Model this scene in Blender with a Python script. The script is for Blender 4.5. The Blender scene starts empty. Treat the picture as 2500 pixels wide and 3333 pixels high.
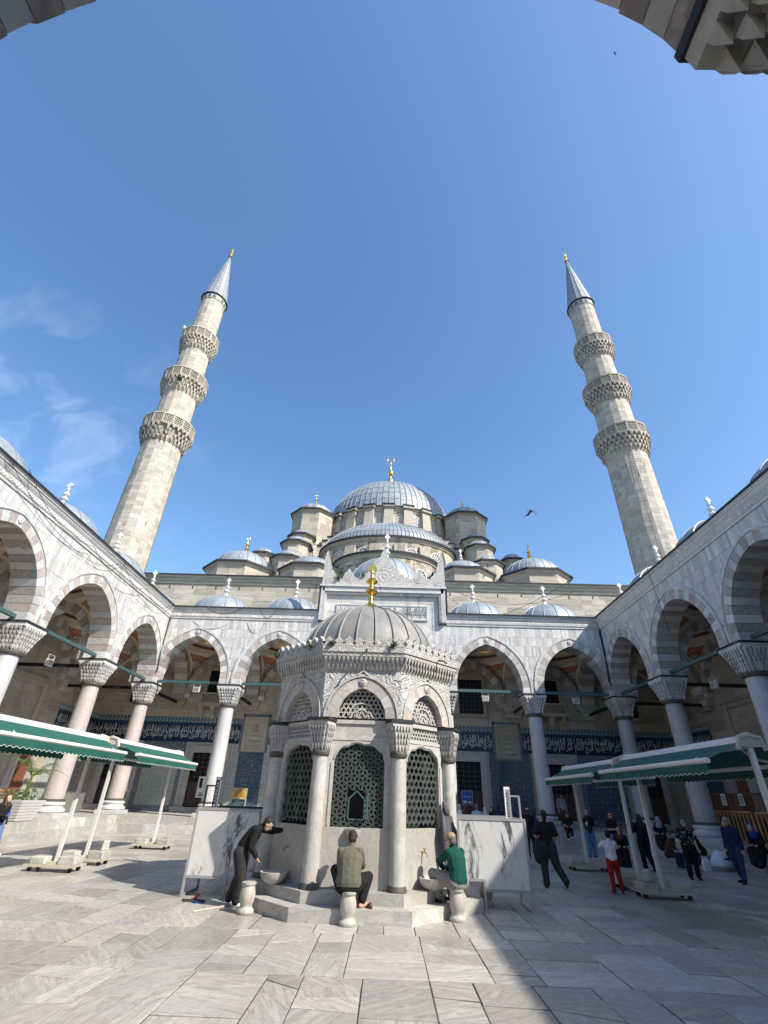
import bpy, math, random
import numpy as np
from mathutils import Matrix, Vector, Euler
rnd = random.Random(7)
PI = math.pi
S = bpy.context.scene
COL = S.collection

# ------------------------------------------------------------------ camera
cam_data = bpy.data.cameras.new('camera')
cam_data.sensor_fit = 'HORIZONTAL'
cam_data.sensor_width = 36.0
cam_data.lens = 1517.0 / 2500.0 * 36.0
cam_data.clip_start = 0.05
cam_data.clip_end = 2000.0
cam = bpy.data.objects.new('camera', cam_data)
COL.objects.link(cam)
_Z = Vector((88.0, 2488.5, -1517.0)).normalized()
_D = Vector((8.0, -925.5, -1517.0)).normalized()
_D = (_D - _Z * _Z.dot(_D)).normalized()
_X = _D.cross(_Z)
cam.matrix_world = Matrix((( _X.x, _X.y, _X.z, 0.0), (_D.x, _D.y, _D.z, 0.0), (_Z.x, _Z.y, _Z.z, 2.0), (0, 0, 0, 1)))
S.camera = cam

# ------------------------------------------------------------------ sky, sun, exposure
SUN = Vector((0.93, -0.60, 1.0)).normalized()          # towards the sun
SUN_EL = math.asin(SUN.z)
SUN_AZ = math.atan2(SUN.x, SUN.y)
world = bpy.data.worlds.new('World')
S.world = world
world.use_nodes = True
wn, wl = world.node_tree.nodes, world.node_tree.links
wn.clear()
w_out = wn.new('ShaderNodeOutputWorld')
w_bg = wn.new('ShaderNodeBackground')
w_sky = wn.new('ShaderNodeTexSky')
w_sky.sky_type = 'NISHITA'
w_sky.sun_disc = False
w_sky.sun_elevation = SUN_EL
w_sky.sun_rotation = SUN_AZ
w_sky.altitude = 0.0
w_sky.air_density = 1.0
w_sky.dust_density = 0.9
w_sky.ozone_density = 2.2
w_bg.inputs['Strength'].default_value = 0.145
# thin cirrus low in the sky on the left, part of the sky itself
w_geo = wn.new('ShaderNodeNewGeometry')
w_map = wn.new('ShaderNodeMapping'); w_map.vector_type = 'POINT'
w_map.inputs['Rotation'].default_value = (0.5, 0.7, 0.5)
w_map.inputs['Scale'].default_value = (3.5, 13.0, 10.0)
w_noise = wn.new('ShaderNodeTexNoise')
w_noise.inputs['Scale'].default_value = 1.15
w_noise.inputs['Detail'].default_value = 7.0
w_noise.inputs['Roughness'].default_value = 0.55
w_noise.inputs['Distortion'].default_value = 0.5
w_dot = wn.new('ShaderNodeVectorMath'); w_dot.operation = 'DOT_PRODUCT'
w_dot.inputs[1].default_value = Vector((-0.601, 0.618, 0.507)).normalized()
w_rng = wn.new('ShaderNodeMapRange')
w_rng.inputs[1].default_value = 0.962; w_rng.inputs[2].default_value = 0.998
w_ramp = wn.new('ShaderNodeMapRange')
w_ramp.inputs[1].default_value = 0.50; w_ramp.inputs[2].default_value = 0.86
w_mul = wn.new('ShaderNodeMath'); w_mul.operation = 'MULTIPLY'
w_mul2 = wn.new('ShaderNodeMath'); w_mul2.operation = 'MULTIPLY'; w_mul2.inputs[1].default_value = 0.26
w_mix = wn.new('ShaderNodeMixRGB'); w_mix.inputs[2].default_value = (6.2, 6.6, 7.4, 1)
w_hsv = wn.new('ShaderNodeHueSaturation')
w_hsv.inputs['Hue'].default_value = 0.499
w_hsv.inputs['Saturation'].default_value = 1.14
w_hsv.inputs['Value'].default_value = 1.10
w_neg = wn.new('ShaderNodeVectorMath'); w_neg.operation = 'SCALE'; w_neg.inputs['Scale'].default_value = -1.0
wl.new(w_geo.outputs['Incoming'], w_neg.inputs[0])
wl.new(w_neg.outputs[0], w_map.inputs['Vector'])
wl.new(w_map.outputs[0], w_noise.inputs['Vector'])
wl.new(w_neg.outputs[0], w_dot.inputs[0])
wl.new(w_dot.outputs['Value'], w_rng.inputs[0])
wl.new(w_noise.outputs[0], w_ramp.inputs[0])
wl.new(w_rng.outputs[0], w_mul.inputs[0]); wl.new(w_ramp.outputs[0], w_mul.inputs[1])
wl.new(w_mul.outputs[0], w_mul2.inputs[0])
wl.new(w_sky.outputs[0], w_hsv.inputs['Color'])
wl.new(w_hsv.outputs[0], w_mix.inputs[1]); wl.new(w_mul2.outputs[0], w_mix.inputs[0])
wl.new(w_mix.outputs[0], w_bg.inputs['Color'])
wl.new(w_bg.outputs[0], w_out.inputs[0])

sun_data = bpy.data.lights.new('sun', 'SUN')
sun_data.energy = 4.6
sun_data.angle = math.radians(0.53)
sun_data.color = (1.0, 0.92, 0.80)
sun = bpy.data.objects.new('sun', sun_data)
COL.objects.link(sun)
sun.rotation_euler = SUN.to_track_quat('Z', 'Y').to_euler()

S.view_settings.view_transform = 'Standard'
S.view_settings.look = 'None'
S.view_settings.exposure = 0.74
S.view_settings.gamma = 1.0
S.view_settings.use_curve_mapping = False
S.render.engine = 'CYCLES'
S.cycles.max_bounces = 8
S.cycles.diffuse_bounces = 5
S.cycles.glossy_bounces = 3
S.cycles.use_denoising = True

# ------------------------------------------------------------------ mesh helpers
class MB:
    def __init__(self):
        self.v = []; self.f = []; self.m = []; self.cur = 0; self.uv = None
    def add(self, vs, fs):
        b = len(self.v)
        self.v += [tuple(p) for p in vs]
        for q in fs:
            self.f.append(tuple(i + b for i in q)); self.m.append(self.cur)
        return self
    def hexa(self, p):   # p: 4 bottom, 4 top
        return self.add(p, [(3,2,1,0),(4,5,6,7),(0,1,5,4),(1,2,6,5),(2,3,7,6),(3,0,4,7)])
    def box(self, x0,x1,y0,y1,z0,z1):
        return self.hexa([(x0,y0,z0),(x1,y0,z0),(x1,y1,z0),(x0,y1,z0),(x0,y0,z1),(x1,y0,z1),(x1,y1,z1),(x0,y1,z1)])
    def prism(self, poly, z0, z1, top=None):
        n = len(poly); t = top or poly
        return self.add([(x,y,z0) for x,y in poly]+[(x,y,z1) for x,y in t],
            [tuple(range(n-1,-1,-1)), tuple(range(n,2*n))]+[(i,(i+1)%n,n+(i+1)%n,n+i) for i in range(n)])
    def lathe(self, prof, n, c=(0,0), ph=0.0, sx=1.0, sy=1.0, cap=True, a0=0.0, a1=2*PI):
        full = abs(a1-a0-2*PI) < 1e-6
        k = n if full else n+1
        vs = []
        for r,z in prof:
            for i in range(k):
                a = a0+ph+(a1-a0)*i/n
                vs.append((c[0]+sx*r*math.cos(a), c[1]+sy*r*math.sin(a), z))
        fs = []
        for j in range(len(prof)-1):
            for i in range(n):
                i2 = (i+1)%k
                fs.append((j*k+i, j*k+i2, (j+1)*k+i2, (j+1)*k+i))
        if cap and full:
            if prof[0][0] > 1e-4: fs.append(tuple(range(k-1,-1,-1)))
            if prof[-1][0] > 1e-4: fs.append(tuple((len(prof)-1)*k+i for i in range(k)))
        return self.add(vs, fs)
    def tube(self, pts, r, n=6, cap=True):
        pts = [Vector(p) for p in pts]
        rs = r if isinstance(r,(list,tuple)) else [r]*len(pts)
        vs = []; up = None
        for i,p in enumerate(pts):
            d = (pts[min(i+1,len(pts)-1)]-pts[max(i-1,0)])
            d = d.normalized() if d.length > 1e-9 else Vector((0,0,1))
            if up is None:
                up = Vector((0,0,1)) if abs(d.z) < .9 else Vector((1,0,0))
            s = d.cross(up)
            if s.length < 1e-6: s = d.orthogonal()
            s.normalize(); u = s.cross(d).normalized(); up = u
            for k in range(n):
                a = 2*PI*k/n + PI/n
                vs.append(p + s*(rs[i]*math.cos(a)) + u*(rs[i]*math.sin(a)))
        fs = []
        for j in range(len(pts)-1):
            for k in range(n):
                k2 = (k+1)%n
                fs.append((j*n+k, j*n+k2, (j+1)*n+k2, (j+1)*n+k))
        if cap:
            fs.append(tuple(range(n-1,-1,-1))); fs.append(tuple((len(pts)-1)*n+k for k in range(n)))
        return self.add(vs, fs)
    def bar(self, a, b, w, d, nrm):   # rectangular bar from a to b, width w in plane, depth d along nrm
        a = Vector(a); b = Vector(b); n = Vector(nrm).normalized()
        t = (b-a)
        if t.length < 1e-6: return self
        s = t.normalized().cross(n)*(w/2); n = n*(d/2)
        return self.hexa([a-s-n,a+s-n,a+s+n,a-s+n,b-s-n,b+s-n,b+s+n,b-s+n])
    def map(self, fn):
        self.v = [tuple(fn(*p)) for p in self.v]; return self

WORLD = {}
def fin(o, name, parent):
    COL.objects.link(o)
    if parent is not None:
        o.parent = parent
        if parent.name in WORLD and WORLD[parent.name] is not None:
            o.matrix_parent_inverse = WORLD[parent.name]
    return o
def mesh(name, mb, mats, smooth=False):
    me = bpy.data.meshes.new(name)
    me.from_pydata(mb.v, [], mb.f)
    if not isinstance(mats,(list,tuple)): mats = [mats]
    for m in mats: me.materials.append(M[m] if isinstance(m,str) else m)
    if len(mats) > 1: me.polygons.foreach_set('material_index', mb.m)
    if smooth is True: me.polygons.foreach_set('use_smooth', [True]*len(me.polygons))
    elif smooth:
        me.polygons.foreach_set('use_smooth', [True]*len(me.polygons))
        me.set_sharp_from_angle(angle=smooth)
    me.update()
    return me
SM = math.radians(40)
def obj(name, mb, mats, parent=None, smooth=False, loc=None, rot=None, kind=None, label=None):
    me = mb if isinstance(mb, bpy.types.Mesh) else mesh(name, mb, mats, smooth)
    o = bpy.data.objects.new(name, me)
    fin(o, name, parent)
    if loc is not None: o.location = loc
    if rot is not None: o.rotation_euler = rot
    if kind: o['kind'] = kind
    if label: o['label'] = label
    return o
def tag(o, label, cat, group=None):
    o['label'] = label; o['category'] = cat
    if group: o['group'] = group
    return o
def thing(name, label, cat, base=(0,0,0), rotz=0.0, group=None, world=True):
    """an Empty at the base of a thing; world=True: its parts are given in world coordinates"""
    e = bpy.data.objects.new(name, None); e.empty_display_size = .2
    COL.objects.link(e)
    e.location = base; e.rotation_euler = (0,0,rotz)
    tag(e, label, cat, group)
    WORLD[e.name] = Matrix.Translation(-Vector(base)) if world else None
    return e
def struct(name, mb, mats, smooth=False):
    o = obj(name, mb, mats, None, smooth); o['kind'] = 'structure'; return o
def copy_tree(src, parent=None):
    c = src.copy(); COL.objects.link(c)
    if parent is not None: c.parent = parent
    for ch in src.children: copy_tree(ch, c)
    return c

# ------------------------------------------------------------------ materials
M = {}
def new_mat(name):
    m = bpy.data.materials.new(name); m.use_nodes = True
    nt = m.node_tree; nt.nodes.clear()
    out = nt.nodes.new('ShaderNodeOutputMaterial'); b = nt.nodes.new('ShaderNodeBsdfPrincipled')
    nt.links.new(b.outputs[0], out.inputs[0]); M[name] = m
    return m, nt, b
class NB:   # tiny node builder
    def __init__(self, nt): self.nt = nt
    def n(self, t, **k):
        x = self.nt.nodes.new(t)
        for a,b in k.items(): setattr(x,a,b)
        return x
    def set(self, sock, v):
        if isinstance(v, bpy.types.NodeSocket): self.nt.links.new(v, sock)
        else: sock.default_value = v
    def math(self, op, a, b=0.0, c=0.0, clamp=False):
        x = self.n('ShaderNodeMath', operation=op); x.use_clamp = clamp
        for i,v in enumerate((a,b,c)): self.set(x.inputs[i], v)
        return x.outputs[0]
    def mix(self, f, a, b, blend='MIX'):
        x = self.n('ShaderNodeMixRGB', blend_type=blend)
        for i,v in enumerate((f,a,b)): self.set(x.inputs[i], col(v) if i and not isinstance(v,bpy.types.NodeSocket) else v)
        return x.outputs[0]
    def rng(self, v, a, b, c=0.0, d=1.0, smooth=False):
        x = self.n('ShaderNodeMapRange')
        if smooth: x.interpolation_type = 'SMOOTHSTEP'
        self.set(x.inputs[0], v)
        for i,q in enumerate((a,b,c,d)): self.set(x.inputs[i+1], q)
        return x.outputs[0]
    def noise(self, vec, scale, detail=4.0, rough=.55, dist=0.0):
        x = self.n('ShaderNodeTexNoise')
        if vec is not None: self.set(x.inputs['Vector'], vec)
        x.inputs['Scale'].default_value = scale; x.inputs['Detail'].default_value = detail
        x.inputs['Roughness'].default_value = rough; x.inputs['Distortion'].default_value = dist
        return x.outputs[0]
    def voro(self, vec, scale, feature='F1', out='Distance', rand=1.0):
        x = self.n('ShaderNodeTexVoronoi', feature=feature)
        if vec is not None: self.set(x.inputs['Vector'], vec)
        x.inputs['Scale'].default_value = scale
        x.inputs['Randomness'].default_value = rand
        return x.outputs[out]
    def wave(self, vec, scale, dist=0.0, detail=2.0, dscale=1.0, typ='BANDS', d='X', prof='SIN'):
        x = self.n('ShaderNodeTexWave', wave_type=typ, bands_direction=d, wave_profile=prof)
        if vec is not None: self.set(x.inputs['Vector'], vec)
        x.inputs['Scale'].default_value = scale; x.inputs['Distortion'].default_value = dist
        x.inputs['Detail'].default_value = detail; x.inputs['Detail Scale'].default_value = dscale
        return x.outputs[1]
    def geo(self): return self.n('ShaderNodeNewGeometry')
    def pos(self): return self.geo().outputs['Position']
    def objco(self): return self.n('ShaderNodeTexCoord').outputs['Object']
    def uv(self): return self.n('ShaderNodeTexCoord').outputs['UV']
    def mapping(self, vec, loc=(0,0,0), rot=(0,0,0), sc=(1,1,1)):
        x = self.n('ShaderNodeMapping'); self.set(x.inputs[0], vec)
        x.inputs[1].default_value = loc; x.inputs[2].default_value = rot; x.inputs[3].default_value = sc
        return x.outputs[0]
    def rand(self):  # one number for each piece, whether an object of its own or an island of a joined mesh
        a = self.n('ShaderNodeObjectInfo').outputs['Random']; b = self.geo().outputs['Random Per Island']
        return self.math('FRACT', self.math('ADD', a, self.math('MULTIPLY', b, 7.31)))
    def bump(self, h, strength=.3, dist=.02):
        x = self.n('ShaderNodeBump'); x.inputs['Strength'].default_value = strength; x.inputs['Distance'].default_value = dist
        self.set(x.inputs['Height'], h); return x.outputs[0]
    def sep(self, v):
        x = self.n('ShaderNodeSeparateXYZ'); self.set(x.inputs[0], v); return x.outputs
    def comb(self, a, b, c):
        x = self.n('ShaderNodeCombineXYZ')
        for i,v in enumerate((a,b,c)): self.set(x.inputs[i], v)
        return x.outputs[0]
def col(c): return (c[0],c[1],c[2],1.0) if len(c) == 3 else c

def mat_plain(name, c, rough=.6, metal=0.0, var=.12, nscale=6.0, bump=0.0, spec=.4):
    m, nt, b = new_mat(name); B = NB(nt)
    n = B.noise(B.pos(), nscale, 5.0, .6)
    lo = tuple(x*(1-var) for x in c); hi = tuple(min(1,x*(1+var)) for x in c)
    B.set(b.inputs['Base Color'], B.mix(n, lo, hi))
    b.inputs['Roughness'].default_value = rough; b.inputs['Metallic'].default_value = metal
    b.inputs['Specular IOR Level'].default_value = spec
    if bump: B.set(b.inputs['Normal'], B.bump(n, bump, .02))
    return m
def mat_marble(name, base, vein, dark, scale=1.0, rough=.42, stretch=(1,1,6), veinamt=.7, rotate=True, stain=0.0, bump=.12, fine_amt=.16, obj_var=.16, warm=None, streak=0.0):
    """veined marble; every slab turns its veins its own way"""
    m, nt, b = new_mat(name); B = NB(nt)
    r = B.rand(); p = B.pos()
    if rotate:
        vr = B.n('ShaderNodeVectorRotate', rotation_type='AXIS_ANGLE')
        B.set(vr.inputs['Vector'], p); vr.inputs['Axis'].default_value = rotate if isinstance(rotate,tuple) else (.3,.4,.85)
        B.set(vr.inputs['Angle'], B.math('MULTIPLY', r, 6.28)); q = vr.outputs[0]
    else: q = p
    off = B.n('ShaderNodeVectorMath', operation='ADD'); B.set(off.inputs[0], q)
    B.set(off.inputs[1], B.comb(B.math('MULTIPLY', r, 37.0), B.math('MULTIPLY', r, 91.0), B.math('MULTIPLY', r, 13.0)))
    q = B.mapping(off.outputs[0], sc=tuple(scale*s for s in stretch))
    v1 = B.noise(q, .8, 6.0, .62, .8)
    v2 = B.noise(q, 2.3, 5.0, .6, 1.4)
    veins = B.rng(v2, .52, .66, 0.0, 1.0, True)
    thin = B.math('SUBTRACT', 1.0, B.rng(B.math('ABSOLUTE', B.math('SUBTRACT', v1, .5)), 0.0, .035))
    c = B.mix(B.rng(v1, .3, .7), base, vein)
    c = B.mix(B.math('MULTIPLY', veins, veinamt), c, vein)
    c = B.mix(B.math('MULTIPLY', thin, veinamt*.5), c, dark)
    tint = B.rng(B.math('FRACT', B.math('MULTIPLY', r, 17.7)), 0, 1, 1-obj_var, 1+obj_var*.6)
    mul = B.n('ShaderNodeVectorMath', operation='SCALE'); B.set(mul.inputs[0], c); B.set(mul.inputs['Scale'], tint)
    c = mul.outputs[0]
    fine = B.noise(p, 9.0, 6.0, .65)
    c = B.mix(B.rng(fine, .35, .75, 0, fine_amt), c, dark)
    if warm:
        r3 = B.math('FRACT', B.math('MULTIPLY', r, 5.37)); c = B.mix(B.rng(r3, .35, 1.0, 0, .75), c, warm, 'MULTIPLY')
    if streak:
        sk = B.noise(B.mapping(p, sc=(1.7,1.7,.10)), 1.0, 5.0, .6, .2); sk2 = B.noise(p, .22, 2.0, .5)
        c = B.mix(B.math('MULTIPLY', B.math('MULTIPLY', B.rng(sk, .56, .74), B.rng(sk2, .42, .62)), streak), c, (.10,.098,.095))
    if stain:
        st = B.noise(p, .55, 5.0, .6, .6); st2 = B.noise(p, 3.5, 4.0, .7)
        k = B.math('MULTIPLY', B.rng(st, .5, .72), B.rng(st2, .35, .7))
        c = B.mix(B.math('MULTIPLY', k, stain), c, (.30,.255,.17))
    B.set(b.inputs['Base Color'], c)
    B.set(b.inputs['Roughness'], B.rng(fine, .3, .7, rough-.1, rough+.14))
    h = B.math('ADD', B.math('MULTIPLY', fine, .5), B.math('MULTIPLY', v2, .5))
    B.set(b.inputs['Normal'], B.bump(h, bump, .02))
    return m
def mat_ashlar(name, base, warm, dark, rough=.85, bump=.35, drip=.8):
    """weathered limestone blocks, bedding lines and soot; each block its own tone"""
    m, nt, b = new_mat(name); B = NB(nt)
    r = B.rand(); p = B.pos()
    c = B.mix(r, base, warm)
    off = B.n('ShaderNodeVectorMath', operation='ADD'); B.set(off.inputs[0], p)
    B.set(off.inputs[1], B.comb(B.math('MULTIPLY', r, 31.0), 0.0, B.math('MULTIPLY', r, 57.0)))
    bed = B.noise(B.mapping(off.outputs[0], sc=(.7,.7,7.0)), 1.0, 5.0, .65, .5)
    fine = B.noise(p, 7.0, 6.0, .7)
    big = B.noise(p, .35, 4.0, .6)
    c = B.mix(B.rng(bed, .42, .72, 0, .55), c, dark)
    c = B.mix(B.rng(fine, .45, .8, 0, .5), c, dark)
    c = B.mix(B.rng(big, .5, .75, 0, .3), c, dark)
    sk = B.noise(B.mapping(p, sc=(1.3,1.3,.10)), 1.0, 5.0, .6, .2); sk2 = B.noise(p, .16, 2.0, .5)
    c = B.mix(B.math('MULTIPLY', B.math('MULTIPLY', B.rng(sk, .55, .75), B.rng(sk2, .45, .62)), drip), c, (.085,.075,.06))
    t = B.rng(B.math('FRACT', B.math('MULTIPLY', r, 23.1)), 0, 1, .80, 1.14)
    mul = B.n('ShaderNodeVectorMath', operation='SCALE'); B.set(mul.inputs[0], c); B.set(mul.inputs['Scale'], t)
    B.set(b.inputs['Base Color'], mul.outputs[0])
    b.inputs['Roughness'].default_value = rough
    B.set(b.inputs['Normal'], B.bump(B.math('ADD', B.math('MULTIPLY', bed, .8), fine), bump, .03))
    return m
def mat_speckle(name, base, a, c2, scale=26.0, rough=.5):
    m, nt, b = new_mat(name); B = NB(nt)
    p = B.pos(); r = B.rand()
    v = B.voro(p, scale); n = B.noise(p, scale*.6, 5.0, .7); g = B.noise(p, 1.3, 4.0, .6)
    c = B.mix(B.rng(v, .2, .6), base, a)
    c = B.mix(B.rng(n, .55, .68), c, c2)
    c = B.mix(B.rng(g, .45, .75, 0, .4), c, c2)
    t = B.rng(r, 0, 1, .85, 1.12)
    mul = B.n('ShaderNodeVectorMath', operation='SCALE'); B.set(mul.inputs[0], c); B.set(mul.inputs['Scale'], t)
    B.set(b.inputs['Base Color'], mul.outputs[0]); b.inputs['Roughness'].default_value = rough
    B.set(b.inputs['Normal'], B.bump(n, .25, .01))
    return m
def mat_carved(name, base, dark, scale=6.0, strength=.8):
    """marble with a carved arabesque: scrolling stems in shallow relief"""
    m, nt, b = new_mat(name); B = NB(nt)
    p = B.pos()
    w = B.noise(p, scale*.62, 1.2, .45, .9)
    st = B.rng(B.math('ABSOLUTE', B.math('SUBTRACT', B.math('FRACT', B.math('MULTIPLY', w, 9.0)), .5)), .12, .30, 0, 1, True)
    lf = B.rng(B.voro(p, scale*2.4), .25, .42, 1, 0, True)
    h = B.math('MAXIMUM', st, B.math('MULTIPLY', lf, .8))
    fine = B.noise(p, 14.0, 5.0, .65); big = B.noise(p, .9, 4.0, .6)
    c = B.mix(B.rng(fine, .4, .8, 0, .35), base, dark)
    c = B.mix(B.rng(big, .5, .8, 0, .35), c, dark)
    c = B.mix(B.rng(h, .5, .0, 0, .35), c, dark)
    B.set(b.inputs['Base Color'], c); b.inputs['Roughness'].default_value = .6
    B.set(b.inputs['Normal'], B.bump(h, strength, .035))
    return m
def mat_lead(name, c=(.30,.335,.37), rough=.42, metal=.55):
    m, nt, b = new_mat(name); B = NB(nt)
    p = B.pos(); n = B.noise(p, 1.6, 6.0, .65, .3); f = B.noise(B.mapping(p, sc=(1,1,.3)), 8.0, 4.0, .6)
    cc = B.mix(B.rng(n, .3, .7), tuple(x*.78 for x in c), tuple(min(1,x*1.25) for x in c))
    cc = B.mix(B.rng(f, .5, .8, 0, .35), cc, tuple(min(.6,x*1.7) for x in c))
    B.set(b.inputs['Base Color'], cc); b.inputs['Metallic'].default_value = metal
    B.set(b.inputs['Roughness'], B.rng(f, .3, .7, rough-.08, rough+.15))
    B.set(b.inputs['Normal'], B.bump(n, .25, .05))
    return m
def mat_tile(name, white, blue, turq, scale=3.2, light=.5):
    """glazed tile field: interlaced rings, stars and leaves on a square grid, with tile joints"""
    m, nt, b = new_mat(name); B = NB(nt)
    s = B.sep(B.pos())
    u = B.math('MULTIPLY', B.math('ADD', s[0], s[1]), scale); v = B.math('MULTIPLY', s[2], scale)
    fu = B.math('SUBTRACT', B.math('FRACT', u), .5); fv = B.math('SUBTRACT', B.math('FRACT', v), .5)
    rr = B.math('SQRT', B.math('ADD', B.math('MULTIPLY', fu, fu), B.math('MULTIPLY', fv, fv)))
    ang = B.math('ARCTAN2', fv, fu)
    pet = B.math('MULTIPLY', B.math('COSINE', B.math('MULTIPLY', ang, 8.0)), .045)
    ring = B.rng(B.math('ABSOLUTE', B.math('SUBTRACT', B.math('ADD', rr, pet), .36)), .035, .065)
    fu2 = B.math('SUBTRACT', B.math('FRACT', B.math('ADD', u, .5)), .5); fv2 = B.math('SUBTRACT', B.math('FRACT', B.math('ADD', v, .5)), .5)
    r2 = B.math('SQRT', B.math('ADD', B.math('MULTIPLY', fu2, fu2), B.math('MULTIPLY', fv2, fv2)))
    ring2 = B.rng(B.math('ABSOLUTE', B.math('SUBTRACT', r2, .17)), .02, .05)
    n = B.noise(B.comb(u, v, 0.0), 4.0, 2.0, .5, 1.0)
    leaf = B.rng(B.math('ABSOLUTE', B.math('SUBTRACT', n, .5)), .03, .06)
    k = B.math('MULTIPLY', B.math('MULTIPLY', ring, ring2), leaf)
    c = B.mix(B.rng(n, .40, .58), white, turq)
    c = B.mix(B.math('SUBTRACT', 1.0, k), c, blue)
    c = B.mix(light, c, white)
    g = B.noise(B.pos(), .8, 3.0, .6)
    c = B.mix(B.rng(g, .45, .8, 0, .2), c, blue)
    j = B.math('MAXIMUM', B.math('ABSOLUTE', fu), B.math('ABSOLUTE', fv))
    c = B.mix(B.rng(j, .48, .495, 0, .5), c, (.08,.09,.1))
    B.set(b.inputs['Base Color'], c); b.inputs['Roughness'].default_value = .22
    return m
def mat_red_paint(name):
    """painted plaster pendentive: cream scrolls on red, green and white rosette (uv: centre 0,0)"""
    m, nt, b = new_mat(name); B = NB(nt)
    s = B.sep(B.uv()); u = B.math('SUBTRACT', s[0], .5); v = B.math('SUBTRACT', s[1], .66)
    rr = B.math('SQRT', B.math('ADD', B.math('MULTIPLY', u, u), B.math('MULTIPLY', v, v)))
    ang = B.math('ARCTAN2', v, u)
    p = B.comb(B.math('ABSOLUTE', u), v, 0.0)
    w = B.wave(p, 3.4, 7.5, 1.0, 2.2, 'RINGS')
    st = B.rng(B.math('ABSOLUTE', B.math('SUBTRACT', w, .5)), .10, .2)
    dots = B.rng(B.voro(p, 14.0), .22, .3)
    cream = (.62,.52,.36); red = (.40,.075,.045)
    c = B.mix(st, cream, red); c = B.mix(B.math('MULTIPLY', B.math('SUBTRACT', 1.0, dots), .8), c, (.12,.14,.10))
    pet = B.math('ADD', rr, B.math('MULTIPLY', B.math('COSINE', B.math('MULTIPLY', ang, 8.0)), .025))
    c = B.mix(B.rng(pet, .165, .185), (.09,.13,.10), c)
    c = B.mix(B.rng(B.math('ABSOLUTE', B.math('SUBTRACT', pet, .12)), .018, .03), (.55,.52,.40), c)
    c = B.mix(B.rng(pet, .05, .06), (.55,.50,.38), c)
    g = B.noise(B.pos(), 3.0, 5.0, .65)
    c = B.mix(B.rng(g, .45, .8, 0, .4), c, (.25,.19,.14))
    B.set(b.inputs['Base Color'], c); b.inputs['Roughness'].default_value = .8
    return m

mat_marble('paving', (.50,.475,.43), (.37,.365,.35), (.14,.138,.13), 1.9, .38, (.5,5.5,1.0), 1.0, rotate=(0,0,1), stain=.7, obj_var=.27, warm=(1.0,.95,.86), fine_amt=.42, bump=.3)
mat_plain('joint', (.065,.06,.05), .95, var=.5, nscale=5.0)
mat_marble('marble', (.63,.615,.585), (.46,.465,.47), (.27,.27,.275), .45, .52, (1,1,4.0), .7, obj_var=.24, stain=.3, warm=(1.0,.97,.91), streak=.7, fine_amt=.10)
mat_marble('marble_fountain', (.54,.525,.495), (.42,.41,.395), (.23,.225,.215), 1.3, .5, (1,1,2.2), .7, rotate=(1,.2,.3), stain=.7, obj_var=.12, streak=.7, fine_amt=.3)
mat_marble('marble_panel', (.46,.445,.415), (.35,.335,.31), (.20,.19,.17), 1.5, .38, (3.0,3.0,1.6), .7, rotate=False, stain=.5, obj_var=.06)
mat_marble('marble_shaft', (.55,.545,.535), (.42,.42,.425), (.27,.27,.28), 1.0, .4, (2.2,2.2,.5), .55, rotate=False, obj_var=.08, stain=.1)
mat_marble('step_stone', (.51,.495,.46), (.36,.355,.34), (.19,.185,.175), 1.0, .5, (1.6,1.6,5), .8, stain=.8, obj_var=.18)
mat_marble('stool_stone', (.47,.45,.405), (.36,.34,.305), (.20,.185,.16), 1.6, .5, (3,3,.6), .8, rotate=False, stain=.6, obj_var=.1)
mat_speckle('breccia', (.40,.36,.33), (.31,.27,.245), (.46,.43,.405), 9.0, .75)
mat_speckle('breccia_pale', (.48,.44,.405), (.37,.33,.30), (.54,.51,.48), 12.0, .65)
mat_speckle('granite', (.47,.425,.395), (.33,.285,.265), (.53,.50,.475), 42.0, .5)
mat_speckle('granite_grey', (.42,.40,.385), (.29,.27,.26), (.50,.48,.46), 24.0, .5)
mat_ashlar('limestone', (.485,.445,.375), (.40,.36,.295), (.20,.175,.14))
mat_ashlar('limestone_pale', (.515,.48,.415), (.44,.405,.345), (.25,.225,.19), bump=.35)
mat_ashlar('portico_wall', (.50,.45,.365), (.43,.38,.30), (.28,.24,.18), bump=.25, drip=.4)
mat_plain('mortar', (.22,.19,.145), .95, var=.3)
mat_plain('plaster', (.62,.56,.46), .85, var=.18, nscale=2.0)
mat_plain('plaster_old', (.34,.30,.235), .9, var=.35, nscale=1.6, bump=.2)
mat_carved('carved', (.53,.52,.50), (.29,.285,.275), 5.2, 1.0)
mat_carved('carved_fine', (.53,.52,.50), (.30,.295,.285), 9.0, .85)
mat_lead('lead', (.245,.28,.31), .52, .22)
mat_lead('lead_dark', (.018,.02,.025), .7, .0)
mat_lead('lead_fountain', (.215,.215,.205), .62, .15)
mat_plain('gold', (.83,.55,.13), .27, 1.0, var=.15, nscale=3.0)
mat_red_paint('red_paint')
mat_plain('black_iron', (.012,.013,.015), .5, .3)
mat_plain('green_iron', (.05,.105,.11), .55, .2, var=.35, nscale=9.0)
mat_plain('grille_paint', (.115,.14,.13), .5, .3, var=.25)
mat_plain('grille_dark', (.045,.07,.065), .5, .3, var=.25)
mat_plain('bronze', (.085,.08,.066), .65, .25, var=.35)
mat_plain('dark_void', (.006,.006,.007), .9, var=.1)
mat_plain('glass_dark', (.009,.010,.012), .45, var=.1, spec=.15)
mat_plain('door_wood', (.055,.032,.022), .6, var=.35, nscale=4.0)
mat_plain('stone_white', (.58,.575,.56), .6, var=.12)
mat_plain('white_metal', (.62,.615,.60), .45, .1, var=.10)
mat_plain('grey_metal', (.33,.335,.335), .5, .3, var=.1)
mat_plain('charcoal_metal', (.06,.062,.066), .5, .3, var=.15)
mat_plain('steel', (.40,.39,.36), .38, .7, var=.25, nscale=2.0)
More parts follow.
